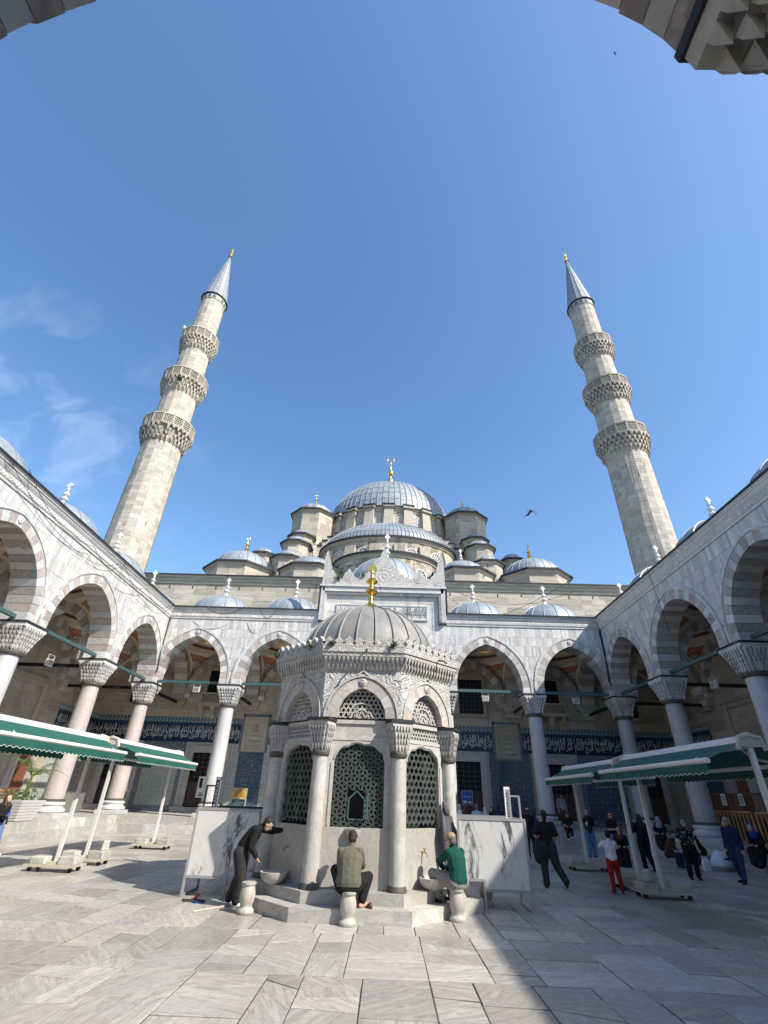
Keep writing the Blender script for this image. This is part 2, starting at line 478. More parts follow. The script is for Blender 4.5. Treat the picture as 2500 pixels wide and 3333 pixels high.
mat_plain('black_board', (.008,.008,.009), .45, var=.1)
mat_plain('green_fabric', (.009,.085,.066), .8, var=.28, nscale=3.0, bump=.15)
mat_plain('wood_orange', (.42,.20,.075), .55, var=.25, nscale=7.0)
mat_plain('wood_pale', (.44,.40,.33), .7, var=.2, nscale=7.0)
mat_plain('wood_red', (.16,.06,.035), .55, var=.25, nscale=7.0)
mat_plain('rubber', (.02,.02,.02), .7)
mat_plain('cable', (.03,.03,.032), .6)
mat_plain('leaf', (.045,.085,.022), .55, var=.5, nscale=14.0)
mat_plain('palm_leaf', (.10,.15,.045), .5, var=.4, nscale=8.0)
mat_plain('soil', (.05,.035,.02), .9)
mat_plain('wash_grey', (.40,.39,.375), .6, var=.1)
mat_plain('paper', (.66,.65,.63), .7, var=.04)
mat_plain('ink', (.02,.02,.025), .7)
mat_plain('poster_blue', (.03,.09,.42), .5)
mat_plain('board_yellow', (.50,.31,.075), .5, var=.12)
mat_plain('tile_white', (.50,.545,.53), .25, var=.08)
mat_plain('tile_navy', (.012,.024,.075), .25, var=.3)
mat_plain('tile_blue', (.025,.065,.12), .25, var=.3)
mat_plain('tile_turquoise', (.04,.125,.15), .3, var=.3)
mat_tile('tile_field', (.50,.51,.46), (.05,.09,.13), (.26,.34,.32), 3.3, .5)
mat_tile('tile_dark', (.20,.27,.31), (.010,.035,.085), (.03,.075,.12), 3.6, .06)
mat_tile('tile_border', (.42,.45,.43), (.02,.05,.11), (.05,.13,.16), 5.5, .08)
mat_plain('brass', (.60,.42,.16), .35, 1.0)
mat_plain('cloud_white', (.8,.8,.8), .9)
mat_plain('plastic_white', (.74,.75,.75), .5)
mat_plain('red_plastic', (.35,.03,.02), .4)
mat_plain('rope_blue', (.03,.06,.16), .6)
mat_plain('tank_shade', (.02,.028,.026), .6, .1, var=.4)  # near-black colour that puts shade inside the fountain
mat_plain('jacket_grey', (.085,.085,.10), .8, var=.2, nscale=12.0, bump=.3)
mat_plain('shoe_brown', (.09,.05,.028), .6, var=.3)
mat_plain('bird_dark', (.02,.022,.03), .7)
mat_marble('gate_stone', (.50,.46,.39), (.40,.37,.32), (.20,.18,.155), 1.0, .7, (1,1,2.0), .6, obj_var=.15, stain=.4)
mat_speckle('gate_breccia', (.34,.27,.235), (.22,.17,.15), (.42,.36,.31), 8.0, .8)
# ================================================================== SETTING
AX = -0.5                    # axis of the courtyard
FY = 29.8                    # courtyard face of the far arcade
LX, RX = -14.55, 13.55       # courtyard faces of the side arcades
BWY = 35.6                   # wall of the prayer hall
FLZ = 0.72                   # floor of the porticoes
SPR = 7.55                   # springing of the arches
CORB, CORT = 11.6, 12.3      # cornice
FC = Vector((-0.62, 13.76, 0))   # centre of the fountain

g = MB(); g.box(-300,300,-300,300,-.3,-.008)
ground = struct('ground', g, 'joint')

def slab_mb(x0,x1,ya,yb,skew,z):
    g = 0.004 + rnd.random()*.008
    b = MB(); bt = .005
    p = [(x0+g,ya+g-skew[0]),(x1-g,ya+g+skew[0]),(x1-g,yb-g+skew[1]),(x0+g,yb-g-skew[1])]
    q = [(x0+g+bt,ya+g+bt-skew[0]),(x1-g-bt,ya+g+bt+skew[0]),(x1-g-bt,yb-g-bt+skew[1]),(x0+g+bt,yb-g-bt-skew[1])]
    t = [z+rnd.uniform(-.003,.003) for _ in range(4)]
    b.add([(a,c,-.055) for a,c in p]+[(a,c,t[i]-.003) for i,(a,c) in enumerate(p)]+[(a,c,t[i]) for i,(a,c) in enumerate(q)],
          [(0,1,5,4),(1,2,6,5),(2,3,7,6),(3,0,4,7),(4,5,9,8),(5,6,10,9),(6,7,11,10),(7,4,8,11),(8,9,10,11)])
    return b
slabs = []
zy = -7.0
while zy < 29.3:                 # the floor was laid in bands, each with rows of its own
    ze = min(zy+rnd.uniform(1.6,4.2), 29.35)
    if 29.35-ze < 1.0: ze = 29.35
    x = -14.2
    while x < 13.2:
        w = rnd.choice([.45,.55,.65,.75,.85,.95,1.1]); x1 = min(x+w, 13.3)
        y = zy; sk0 = 0.0
        while y < ze-1e-6:
            l = rnd.choice([.38,.5,.62,.75,.9,1.05,1.25,1.6]); y1 = y+l
            if ze-y1 < .32: y1 = ze
            sk1 = 0.0 if y1 >= ze-1e-6 else (rnd.uniform(-.06,.06) if rnd.random() < .65 else rnd.uniform(-.18,.18))
            if math.hypot((x+x1)/2-FC.x, (y+y1)/2-FC.y) > 2.3:
                if y1-y > 1.0 and rnd.random() < .25:      # a slab broken in two
                    ym = (y+y1)/2; k = rnd.uniform(-.25,.25)
                    slabs.append((x,x1,y,ym,(sk0,k))); slabs.append((x,x1,ym,y1,(k,sk1)))
                else: slabs.append((x,x1,y,y1,(sk0,sk1)))
            y = y1; sk0 = sk1
        x = x1
    zy = ze
def slab_key(s):
    cx, cy = (s[0]+s[1])/2, (s[2]+s[3])/2
    seen = cy > 6.2 and abs(cx) < .86*cy+1
    return (0 if seen else 1, math.hypot(cx, cy))
slabs.sort(key=slab_key)
rest = MB()
for i,s in enumerate(slabs):
    b = slab_mb(*s, rnd.uniform(-.004,.004))
    if i < 300: obj('paving_slab', b, 'paving', ground)
    else: rest.add(b.v, b.f)
obj('paving_slabs_further_off', rest, 'paving', ground, kind='stuff')

# ---- raised floor of the porticoes with two steps
pf = MB()
pf.box(-20.4, LX+.13, -6, BWY, -.05, FLZ-.012)
pf.box(RX-.13, 19.4, -6, BWY, -.05, FLZ-.012)
pf.box(LX+.13, RX-.13, FY-.17, BWY, -.05, FLZ-.012)
portico_floor = struct('portico_floor', pf, 'step_stone')
def step_run(P, u0, u1, dl, z0, z1, depth):
    u = u0
    while u < u1-.05:
        l = rnd.uniform(.9,2.3); e = min(u+l, u1)
        if u1-e < .5: e = u1
        b = MB(); j = rnd.uniform(-.012,.012); g_ = .005; h = rnd.uniform(-.006,.006)
        vs = [P(a,d,z) for z in (z0, z1+h) for a,d in ((u+g_,-depth),(e-g_,-depth),(e-g_,dl+j),(u+g_,dl+j))]
        b.hexa(vs); obj('step_block', b, 'step_stone', portico_floor)
        u = e
PF = lambda u,d,z: (u, FY-d, z)
PL = lambda u,d,z: (LX+d, u, z)
PR = lambda u,d,z: (RX-d, u, z)
for P,u0,u1 in ((PF, LX+.16, RX-.16),(PL, 8.0, FY-.2),(PR, 8.0, FY-.2)):
    step_run(P, u0, u1, .55, -.04, .36, .2)
    step_run(P, u0, u1, .22, .36, FLZ, .5)

# ================================================================== ARCADES
def arch_geo(a, stilt, rise):
    h = rise-stilt; c = (h*h-a*a)/(2*a); return c, a+c
def arch_pt(a, stilt, rise, off, s):
    c, R = arch_geo(a, stilt, rise); Re = R+off; th = math.acos(max(-1,min(1,c/Re)))
    if s <= 1: t = s*th; return (Re*math.cos(t)-c, stilt+Re*math.sin(t))
    t = (2-s)*th; return (-(Re*math.cos(t)-c), stilt+Re*math.sin(t))
def arch_z(a, stilt, rise, off, x):
    c, R = arch_geo(a, stilt, rise); Re = R+off; x = abs(x)
    q = Re*Re-(x+c)**2
    return stilt+math.sqrt(q) if (x <= a+off and q > 0) else 0.0
def ext(mb, poly, d0, d1, P):
    n = len(poly)
    mb.add([P(u,d0,z) for u,z in poly]+[P(u,d1,z) for u,z in poly],
           [tuple(range(n-1,-1,-1)), tuple(range(n,2*n))]+[(i,(i+1)%n,n+(i+1)%n,n+i) for i in range(n)])
def voussoir_ring(parent, uc, zb, a, stilt, rise, w, d0, d1, P, nv, mats=('marble','breccia'), stiltblocks=1, start=0, jit=.012):
    k = start
    def put(poly):
        nonlocal k
        b = MB(); j = rnd.uniform(0,jit); ext(b, poly, d0-j*.3, d1+j, P)
        obj('voussoir', b, mats[k%2], parent); k += 1
    g_ = .004
    if stilt > .05:
        put([(uc+a,zb+g_),(uc+a+w,zb+g_),(uc+a+w,zb+stilt-g_),(uc+a,zb+stilt-g_)])
    for i in range(nv):
        s0 = 2*i/nv+.002; s1 = 2*(i+1)/nv-.002
        ss = [s0]+([1.0] if s0 < 1 < s1 else [])+[s1]
        lo = [arch_pt(a,stilt,rise,0,s) for s in ss]; hi = [arch_pt(a,stilt,rise,w,s) for s in reversed(ss)]
        put([(uc+x,zb+z) for x,z in lo+hi])
    if stilt > .05:
        put([(uc-a-w,zb+g_),(uc-a,zb+g_),(uc-a,zb+stilt-g_),(uc-a-w,zb+stilt-g_)])
def moulding(parent, uc, zb, a, stilt, rise, w0, w1, d0, d1, P, mat='marble', name='arch_moulding', n=28):
    b = MB()
    lo = [(a+w0,0)]+[arch_pt(a,stilt,rise,w0,2*i/n) for i in range(n+1)]+[(-a-w0,0)]
    hi = [(a+w1,0)]+[arch_pt(a,stilt,rise,w1,2*i/n) for i in range(n+1)]+[(-a-w1,0)]
    for i in range(len(lo)-1):
        q = [lo[i],lo[i+1],hi[i+1],hi[i]]
        ext(b, [(uc+x,zb+z) for x,z in q], d0, d1, P)
    return obj(name, b, mat, parent)

# ---- the column, shared by all: base, shaft, collar, capital
def capital_mb(r0, hw, z0, z1, tiers=4, n0=3, ps=None):
    b = MB(); H = z1-z0; ps = ps or hw/.66
    def ring(t):   # from circle to square
        k = t**1.3; pts = []
        for i in range(16):
            a = 2*PI*i/16+PI/16
            cx, cy = math.cos(a), math.sin(a); m = max(abs(cx),abs(cy))
            rc = r0+(hw-r0)*t**1.5*.9
            pts.append((rc*((1-k)*cx+k*cx/m), rc*((1-k)*cy+k*cy/m)))
        return pts
    rings = [ring(i/5*.92) for i in range(6)]
    zs = [z0+H*.86*i/5 for i in range(6)]
    for i in range(5): b.prism(rings[i], zs[i], zs[i+1], rings[i+1])
    b.box(-hw,hw,-hw,hw, z0+H*.86, z1)
    for t in range(tiers):
        tt = ((t+1)/tiers*.94)**1.5; w = r0+(hw-r0)*tt; zt = z0+H*.86*(t+1)/tiers; hh = H*.86/tiers
        n = n0+(t+1)//2
        for side in range(4):
            ca, sa = math.cos(side*PI/2), math.sin(side*PI/2)
            for i in range(n):
                u = (i+.5)/n*2-1; hwid = w*.66/n
                uc = u*w*.93
                def Q(u_,d_,z_): return (d_*ca-u_*sa, d_*sa+u_*ca, z_)
                o = w+.015
                b.add([Q(uc-hwid,o-.13*ps,zt),Q(uc+hwid,o-.13*ps,zt),Q(uc+hwid,o+.02*ps,zt),Q(uc-hwid,o+.02*ps,zt),
                       Q(uc-hwid*.8,o+.012*ps,zt-hh*.55),Q(uc+hwid*.8,o+.012*ps,zt-hh*.55),Q(uc,o-.05*ps,zt-hh*1.3)],
                      [(0,3,2,1),(3,4,5,2),(4,6,5),(2,5,6,1),(3,0,6,4),(0,1,6)])
    return b
COLM = {}
def col_meshes():
    b = MB(); b.box(-.62,.62,-.62,.62,0,.2)
    b.lathe([(.60,.2),(.64,.24),(.64,.33),(.58,.37),(.53,.40),(.52,.47),(.56,.50),(.57,.56),(.53,.60),(.49,.62)], 28)
    COLM['base'] = mesh('column_base', b, 'marble', SM)
    b = MB(); b.lathe([(.50,.62),(.50,.70),(.455,.73)], 24); COLM['base_ring'] = mesh('base_ring', b, 'bronze', SM)
    prof = [(.44,.73),(.435,2.0),(.42,3.5),(.40,5.0),(.385,5.60)]
    for m in ('marble_shaft','granite','granite_grey'):
        b = MB(); b.lathe(prof, 32); COLM['shaft_'+m] = mesh('shaft', b, m, SM)
    b = MB(); b.lathe([(.41,5.58),(.47,5.60),(.49,5.66),(.49,5.70),(.46,5.76),(.41,5.78)], 28); COLM['collar'] = mesh('collar', b, 'bronze', SM)
    COLM['capital'] = mesh('capital', capital_mb(.41,.66,5.76,6.76,5,5), 'marble')
    b = MB(); b.box(-.70,.70,-.70,.70,6.76,6.83); COLM['lead_pad'] = mesh('lead_pad', b, 'lead_dark')
col_meshes()
def column(parent, x, y, m):
    c = obj('column', COLM['shaft_'+m], None, parent, loc=(x,y,FLZ))
    for k in ('base','base_ring','collar','capital','lead_pad'):
        o = bpy.data.objects.new('column_base' if k == 'base' else k, COLM[k]); COL.objects.link(o); o.parent = c
    return c

A_HALF, A_STILT, A_RISE, A_W = 2.0, .35, 2.92, .47
def spandrel(parent, P, u0, u1, arches, z0=SPR, z1=CORB, du=1.5, name='facing_slab', mat='marble'):
    """marble slabs over the arches, each its own piece, on a backing of joint colour"""
    def env(u, z_lo):
        z = z_lo
        for (uc,a,st,ri,w) in arches:
            x = abs(u-uc)
            if x < a+w: z = max(z, SPR+arch_z(a,st,ri,w,x))
        return z
    zc = [z0, z0+.75, z0+1.5, z0+2.2, z0+2.85, z0+3.42, z1]
    for ci in range(len(zc)-1):
        u = u0-(rnd.random()*.8)
        while u < u1:
            e = u+rnd.uniform(.8,2.1); a_, b_ = max(u,u0), min(e,u1); u = e
            if b_-a_ < .04: continue
            n = max(3,int((b_-a_)/.12)); b = MB(); dj = rnd.uniform(-.006,.006)
            us = [a_+.004+(b_-a_-.008)*i/n for i in range(n+1)]
            lo = [env(q, zc[ci]+.004) for q in us]; top = zc[ci+1]-.004
            for i in range(n):
                if lo[i] >= top and lo[i+1] >= top: continue
                l0, l1 = min(lo[i],top), min(lo[i+1],top)
                b.add([P(us[i],dj,l0),P(us[i+1],dj,l1),P(us[i+1],dj,top),P(us[i],dj,top),
                       P(us[i],-.05,l0),P(us[i+1],-.05,l1),P(us[i+1],-.05,top),P(us[i],-.05,top)],
                      [(0,1,2,3),(0,4,5,1),(3,2,6,7)])
            if b.f: obj(name, b, mat, parent)
    # the core behind the slabs, with its inner face to the portico
    n = int((u1-u0)/.12); us = [u0+(u1-u0)*i/n for i in range(n+1)]; b = MB(); b2 = MB()
    for i in range(n):
        l0, l1 = env(us[i],z0), env(us[i+1],z0)
        b.add([P(us[i],-.012,l0),P(us[i+1],-.012,l1),P(us[i+1],-.012,z1+.5),P(us[i],-.012,z1+.5)], [(0,1,2,3)])
        b2.add([P(us[i],-1.09,l0),P(us[i+1],-1.09,l1),P(us[i+1],-1.09,z1+.5),P(us[i],-1.09,z1+.5)], [(0,1,2,3)])
    obj('wall_core', b, 'mortar', parent); obj('inner_wall', b2, 'plaster', parent)
def cornice(parent, P, u0, u1, m0=0.0, m1=0.0, name='cornice', teeth=True, z=0.0):
    """moulded cornice; m0, m1: mitre at either end (1 = inner corner)"""
    prof = [(-.05,CORB),(.05,CORB),(.05,CORB+.10),(.08,CORB+.13),(.08,CORB+.35),(.11,CORB+.40),(.15,CORB+.48),(.16,CORB+.54),(.20,CORB+.57),(.20,CORB+.63),(.23,CORB+.65),(.24,CORB+.70)]
    b = MB(); k = len(prof)
    vs = [P(u0+m0*d,d,zz+z) for d,zz in prof]+[P(u1-m1*d,d,zz+z) for d,zz in prof]
    b.add(vs, [(i,i+1,k+i+1,k+i) for i in range(k-1)])
    c = obj(name, b, 'marble', parent)
    b = MB(); pr = [(.28,CORT),(.29,CORT+.08),(-1.0,CORT+.16),(-1.0,CORT)]
    b.add([P(u0+m0*d,d,zz+z) for d,zz in pr]+[P(u1-m1*d,d,zz+z) for d,zz in pr], [(0,1,5,4),(1,2,6,5),(3,0,4,7)])
    obj('lead_edge', b, 'lead_dark', c)
    if teeth:
        b = MB(); n = int((u1-u0)/.17)
        for i in range(n):
            u = u0+(u1-u0)*(i+.5)/n; h = .075
            if m0 and u-u0 < .15: continue
            if m1 and u1-u < .15: continue
            za, zb = CORB+.14+z, CORB+.33+z
            b.add([P(u-h,.078,za),P(u+h,.078,za),P(u,.078,zb),P(u,.108,za+.06)], [(0,1,3),(1,2,3),(2,0,3)])
            b.add([P(u,.078,zb+.0),P(u+h*2,.078,zb),P(u+h,.078,za+.01),P(u+h,.098,zb-.05)], [(0,3,1),(1,3,2),(2,3,0)])
        obj('carved_teeth', b, 'marble', c, kind='stuff')
    return c

# ---- painted vault of one bay
def vault(parent, cx, cy, hx, hy, zs=8.3):
    a = 2.35; sx, sy = hx/a, hy/a
    for qx,qy in ((1,1),(-1,1),(-1,-1),(1,-1)):
        for inset in (0,1):
            b = MB(); nz, nt = 10, 8; uvs = []
            R = math.sqrt(2)*a-(.012 if inset else 0)
            z_lo, z_hi = (.16,a-.16) if inset else (0.0,a)
            for i in range(nz+1):
                z = z_lo+(z_hi-z_lo)*i/nz; r = math.sqrt(R*R-z*z)
                lim = a-.012*inset
                t0 = math.acos(min(1,lim/r)) if r > lim else 0.0; t1 = PI/2-t0
                if inset:
                    m = min(.075, (t1-t0)*.25); t0 += m; t1 -= m
                for j in range(nt+1):
                    t = t0+(t1-t0)*j/nt
                    b.v.append((cx+qx*sx*r*math.cos(t), cy+qy*sy*r*math.sin(t), zs+z))
                    uvs.append((.5+(t-PI/4)*1.05, i/nz))
            for i in range(nz):
                for j in range(nt):
                    k = i*(nt+1)+j; b.f.append((k,k+1,k+nt+2,k+nt+1)); b.m.append(0)
            if inset:
                me = mesh('painted_field', b, 'red_paint', True)
                uvl = me.uv_layers.new(name='UVMap')
                idx = np.empty(len(me.loops), dtype=np.int32); me.loops.foreach_get('vertex_index', idx)
                uvl.data.foreach_set('uv', np.array(uvs)[idx].ravel())
                obj('painted_field', me, None, pend)
            else:
                pend = obj('pendentive', b, 'plaster', parent, True)
    b = MB(); n = 32
    b.lathe([(a,zs+a),(a*1.0,zs+a+.10)]+[(a*math.cos(t*PI/20),zs+a+.1+1.35*math.sin(t*PI/20)) for t in range(1,11)], n, (0,0), cap=False)
    b.map(lambda x,y,z: (cx+x*sx, cy+y*sy, z))
    dm = obj('inner_dome', b, 'plaster', parent, True)
    b = MB(); b.lathe([(a*.97,zs+a+.30),(a*.945,zs+a+.48)], n, (0,0), cap=False); b.map(lambda x,y,z: (cx+x*sx*.985, cy+y*sy*.985, z))
    obj('painted_ring', b, 'wood_red', dm, True)
    b = MB(); b.lathe([(a*.90,zs+a+.66),(a*.87,zs+a+.76)], n, (0,0), cap=False); b.map(lambda x,y,z: (cx+x*sx*.985, cy+y*sy*.985, z))
    obj('painted_ring', b, 'brass', dm, True)

def finial_mb(h, stone=True, r=.16):
    b = MB()
    b.lathe([(r*1.5,0),(r*1.35,h*.05),(r*.8,h*.14),(r*.45,h*.22),(r*.45,h*.25),(r*1.05,h*.30),(r*1.05,h*.33),(r*.4,h*.39),(r*.36,h*.44),(r*.85,h*.49),(r*.8,h*.53),(r*.3,h*.60),(r*.28,h*.64),(r*.55,h*.67),(r*.28,h*.70),(r*.22,h*.78)], 12)
    w = r*1.0; zt = h*.76    # the flat leaf at the tip
    pr = [(-.25*w,zt),(.25*w,zt),(.45*w,h*.82),(1.0*w,h*.86),(.55*w,h*.92),(0,h),(-.55*w,h*.92),(-1.0*w,h*.86),(-.45*w,h*.82)]
    t = r*.22
    b.add([(u,-t,z) for u,z in pr]+[(u,t,z) for u,z in pr], [tuple(range(9)), tuple(range(17,8,-1))]+[(i,9+i,9+(i+1)%9,(i+1)%9) for i in range(9)])
    return b
FINM = mesh('finial', finial_mb(1.65, True, .20), 'stone_white', SM)
def dome_mb(r, rise, n=40, z0=0.0, skirt=.12):
    b = MB(); b.lathe([(r*1.05,z0),(r*1.05,z0+skirt*.4),(r,z0+skirt)]+[(r*math.cos(t*PI/24),z0+skirt+rise*math.sin(t*PI/24)) for t in range(1,13)], n, cap=False)
    return b
def seams_mb(r, rise, k, z0=0.0, skirt=.12, w=.03, rows=0, a0=0.0):
    b = MB()
    for i in range(k):
        a = a0+2*PI*i/k
        pts = []
        for t in range(0,12):
            th = t*PI/24; pts.append((r*math.cos(th)*math.cos(a)*1.004, r*math.cos(th)*math.sin(a)*1.004, z0+skirt+rise*math.sin(th)*1.004))
        b.tube(pts, w, 4, False)
    return b
DM = {}
DM['dome'] = mesh('portico_dome', dome_mb(2.3,1.85), 'lead', SM)
DM['seams'] = mesh('lead_seams', seams_mb(2.3,1.85,16,w=.035), 'lead')
DM['dome_s'] = mesh('portico_dome', dome_mb(2.45,2.1), 'lead', SM)
DM['seams_s'] = mesh('lead_seams', seams_mb(2.45,2.1,16,w=.035), 'lead')
def roof_dome(parent, x, y, z, big=False, fin_=True):
    d = obj('dome', DM['dome_s' if big else 'dome'], None, parent, loc=(x,y,z))
    s = bpy.data.objects.new('lead_seams', DM['seams_s' if big else 'seams']); COL.objects.link(s); s.parent = d; s['kind'] = 'stuff'
    if fin_:
        f = bpy.data.objects.new('finial', FINM); COL.objects.link(f); f.parent = d
        f.location = (0,0,(2.1 if big else 1.85)+.08); f.rotation_euler = (0,0,rnd.uniform(-.35,.35))

def wing(root, P, cols, mats, side, vaults=99, visible=99):
    """side: 'F','L','R'; cols: positions of the columns along the wing"""
    arches = []
    for k in range(len(cols)-1):
        w = cols[k+1]-cols[k]; uc = (cols[k]+cols[k+1])/2
        a = w/2-.65; arches.append((uc, a, A_STILT, A_RISE, A_W+.12))
    for i,u in enumerate(cols):
        p = P(u,-.55,0)
        if mats[i]: column(root, p[0], p[1], mats[i])
    return arches

# ---------------------------------------------------------------- far arcade
FCOLS = [-15.1,-9.8,-4.5,3.5,8.8,14.1]
far = thing('far_arcade', 'sunlit marble arcade with lead-edged cornice and carved gable across the far side', 'arcade', (AX,30.35,0))
arF = []
for k in range(5):
    u0,u1 = FCOLS[k],FCOLS[k+1]
    if k == 2: arF.append((AX, 3.25, .35, 3.55, A_W+.12))
    else: arF.append(((u0+u1)/2, A_HALF, A_STILT, A_RISE, A_W+.12))
for u,m in zip(FCOLS,('granite','marble_shaft','marble_shaft','marble_shaft','marble_shaft','granite_grey')):
    column(far, u, 30.35, m)
spandrel(far, PF, LX, RX, arF)
for i,(uc,a,st,ri,w) in enumerate(arF):
    moulding(far, uc, SPR, a, st, ri, A_W, A_W+.12, -.03, .06, PF)
    ar = moulding(far, uc, SPR, a, st, ri, A_W-.05, A_W, -.03, .02, PF, name='arch_fillet')
    if i == 2: nv = 27
    else: nv = 21
    voussoir_ring(far, uc, SPR, a, st, ri, A_W-.05, -1.1, .012, PF, nv, start=0)
    b = MB(); zc = SPR+ri+.24; b.lathe([(.13,0),(.13,.03),(.07,.05),(.06,.03),(.03,.06),(0,.06)], 14); b.map(lambda x,y,z: (uc+x, FY-.02-z, zc+y)); obj('boss', b, 'marble', far, SM)
cornice(far, PF, LX, -4.76, 1, 0); cornice(far, PF, 3.66, RX, 0, 1)
# square blocks between arches over each column
for u in FCOLS:
    b = MB(); ext(b, [(u-.64,SPR-.02),(u+.64,SPR-.02),(u+.64,SPR+.05),(u-.64,SPR+.05)], -1.14, .03, PF); obj('impost', b, 'marble', far)
# frontispiece: frame, recessed field, inscription, cresting
def rel(u): return u
b = MB()
for (u0,u1,z0,z1,d) in ((-4.76,-4.33,11.7,14.0,.30),(3.16,3.66,11.7,14.0,.30)):
    ext(b, [(u0,z0),(u1,z0),(u1,z1),(u0,z1)], -.02, d*.6, PF)
    ext(b, [(u0+.05,z0),(u1-.16,z0),(u1-.16,z1),(u0+.05,z1)] if u0 < 0 else [(u0+.16,z0),(u1-.05,z0),(u1-.05,z1),(u0+.16,z1)], d*.55, d, PF)
ext(b, [(-4.33,13.5),(3.16,13.5),(3.16,14.0),(-4.33,14.0)], -.02, .18, PF)
ext(b, [(-4.6,13.68),(3.5,13.68),(3.5,14.0),(-4.6,14.0)], .16, .30, PF)
ext(b, [(-4.80,14.0),(3.70,14.0),(3.70,14.12),(-4.80,14.12)], -.7, .40, PF)
gf = obj('gable_frame', b, 'marble', far)
b = MB(); ext(b, [(-4.83,CORT),(-4.765,CORT),(-4.765,14.12),(-4.83,14.12)], -.5, .34, PF); ext(b, [(3.665,CORT),(3.73,CORT),(3.73,14.12),(3.665,14.12)], -.5, .34, PF); obj('lead_edge', b, 'lead_dark', gf)
b = MB(); n = 44
for i in range(n):
    u = -4.3+7.4*(i+.5)/n; h = .08
    b.add([PF(u-h,.178,13.52),PF(u+h,.178,13.52),PF(u,.178,13.66),PF(u,.22,13.57)], [(0,1,3),(1,2,3),(2,0,3)])
for uu,s in ((-4.42,1),(3.25,1)):
    for i in range(14):
        z = 11.75+1.8*(i+.5)/14
        b.add([PF(uu-.06,.31,z-.06),PF(uu-.06,.31,z+.06),PF(uu+.06,.31,z),PF(uu-.02,.345,z)], [(0,1,3),(1,2,3),(2,0,3)])
obj('carved_teeth', b, 'marble', far, kind='stuff')
for r_,(z0,z1) in enumerate(((CORB,12.4),(12.4,13.0),(13.0,13.52))):
    u = -4.33
    while u < 3.1:
        e = min(u+rnd.uniform(1.0,2.0), 3.16)
        b = MB(); ext(b, [(u+.004,z0+.004),(e-.004,z0+.004),(e-.004,z1-.004),(u+.004,z1-.004)], -.05, rnd.uniform(-.004,.004), PF); obj('facing_slab', b, 'marble', far); u = e
b = MB(); ext(b, [(-4.7,CORB),(3.6,CORB),(3.6,14.0),(-4.7,14.0)], -1.1, -.02, PF); obj('wall_core', b, 'mortar', far)
b = MB(); ext(b, [(-3.62,11.86),(2.44,11.86),(2.44,12.86),(-3.62,12.86)], 0, .05, PF); insc = obj('inscription_panel', b, 'marble', far)
b = MB()
for (u0,u1,z0,z1) in ((-3.62,2.44,11.86,11.93),(-3.62,2.44,12.79,12.86),(-3.62,-3.55,11.93,12.79),(2.37,2.44,11.93,12.79),(-1.9,-1.85,11.93,12.79),(.85,.90,11.93,12.79)):
    ext(b, [(u0,z0),(u1,z0),(u1,z1),(u0,z1)], .04, .09, PF)
obj('panel_rim', b, 'marble', insc)
half = [(0,17.15),(.10,16.85),(.20,16.70),(.16,16.55),(.40,16.28),(.42,16.12),(.24,15.98),(.50,15.86),(.80,15.62),(.86,15.42),(1.05,15.40),(1.12,15.16),(1.34,15.10),(1.45,14.86),(1.62,14.95),(1.75,14.76),
        (1.98,14.84),(2.10,14.92),(2.05,15.05),(2.26,15.22),(2.40,15.50),(2.54,15.22),(2.76,15.05),(2.70,14.92),(2.85,14.72),(3.05,14.86),(3.18,14.74),(3.30,15.02),(3.45,15.05),(3.46,15.30),(3.70,15.38),(3.62,15.66),(3.84,15.74),(3.74,16.05),(3.90,16.30),(3.92,16.62),(4.02,16.90),(4.16,16.2),(4.20,14.1)]
poly = [(AX-.04+u,z) for u,z in half]+[(AX-.04-u,z) for u,z in reversed(half[1:])]
poly = [(AX-.04-4.20,14.12)]+[(AX-.04-u,z) for u,z in reversed(half[1:-1])]+[(AX-.04+u,z) for u,z in half[:-1]]+[(AX-.04+4.20,14.12)]
b = MB(); n = len(poly); nb = []
# columns of quads down to the base so that the carved sheet stays planar and simple
def crest_z(u):
    z = 14.13
    for i in range(n-1):
        (u0,z0),(u1,z1) = poly[i],poly[i+1]
        if min(u0,u1) <= u <= max(u0,u1) and abs(u1-u0) > 1e-6: z = max(z, z0+(z1-z0)*(u-u0)/(u1-u0))
    return z
ug = [AX-.04-4.199+8.398*i/170 for i in range(171)]; zg = [crest_z(u) for u in ug]
for i in range(170): ext(b, [(ug[i],14.12),(ug[i+1],14.12),(ug[i+1],zg[i+1]),(ug[i],zg[i])], -.16, .08, PF)
cres = obj('cresting', b, 'carved_fine', far)
b = MB()
for (u,z,r) in ((AX-.04,14.85,.62),(AX-3.75,14.45,.24),(AX+3.67,14.45,.24),(AX-2.44,14.75,.3),(AX+2.36,14.75,.3)):
    t = MB(); t.lathe([(r,0),(r*.97,.045),(r*.84,.05),(r*.80,.02),(r*.62,.02),(r*.58,.05),(r*.38,.055),(r*.33,.02),(r*.14,.02),(r*.12,.06),(0,.065)], 20)
    t.map(lambda x,y,zz: (u+x, FY-.08-zz*.45, z+y*1.05)); b.add(t.v,t.f)
obj('carved_medallions', b, 'carved_fine', cres, kind='stuff')

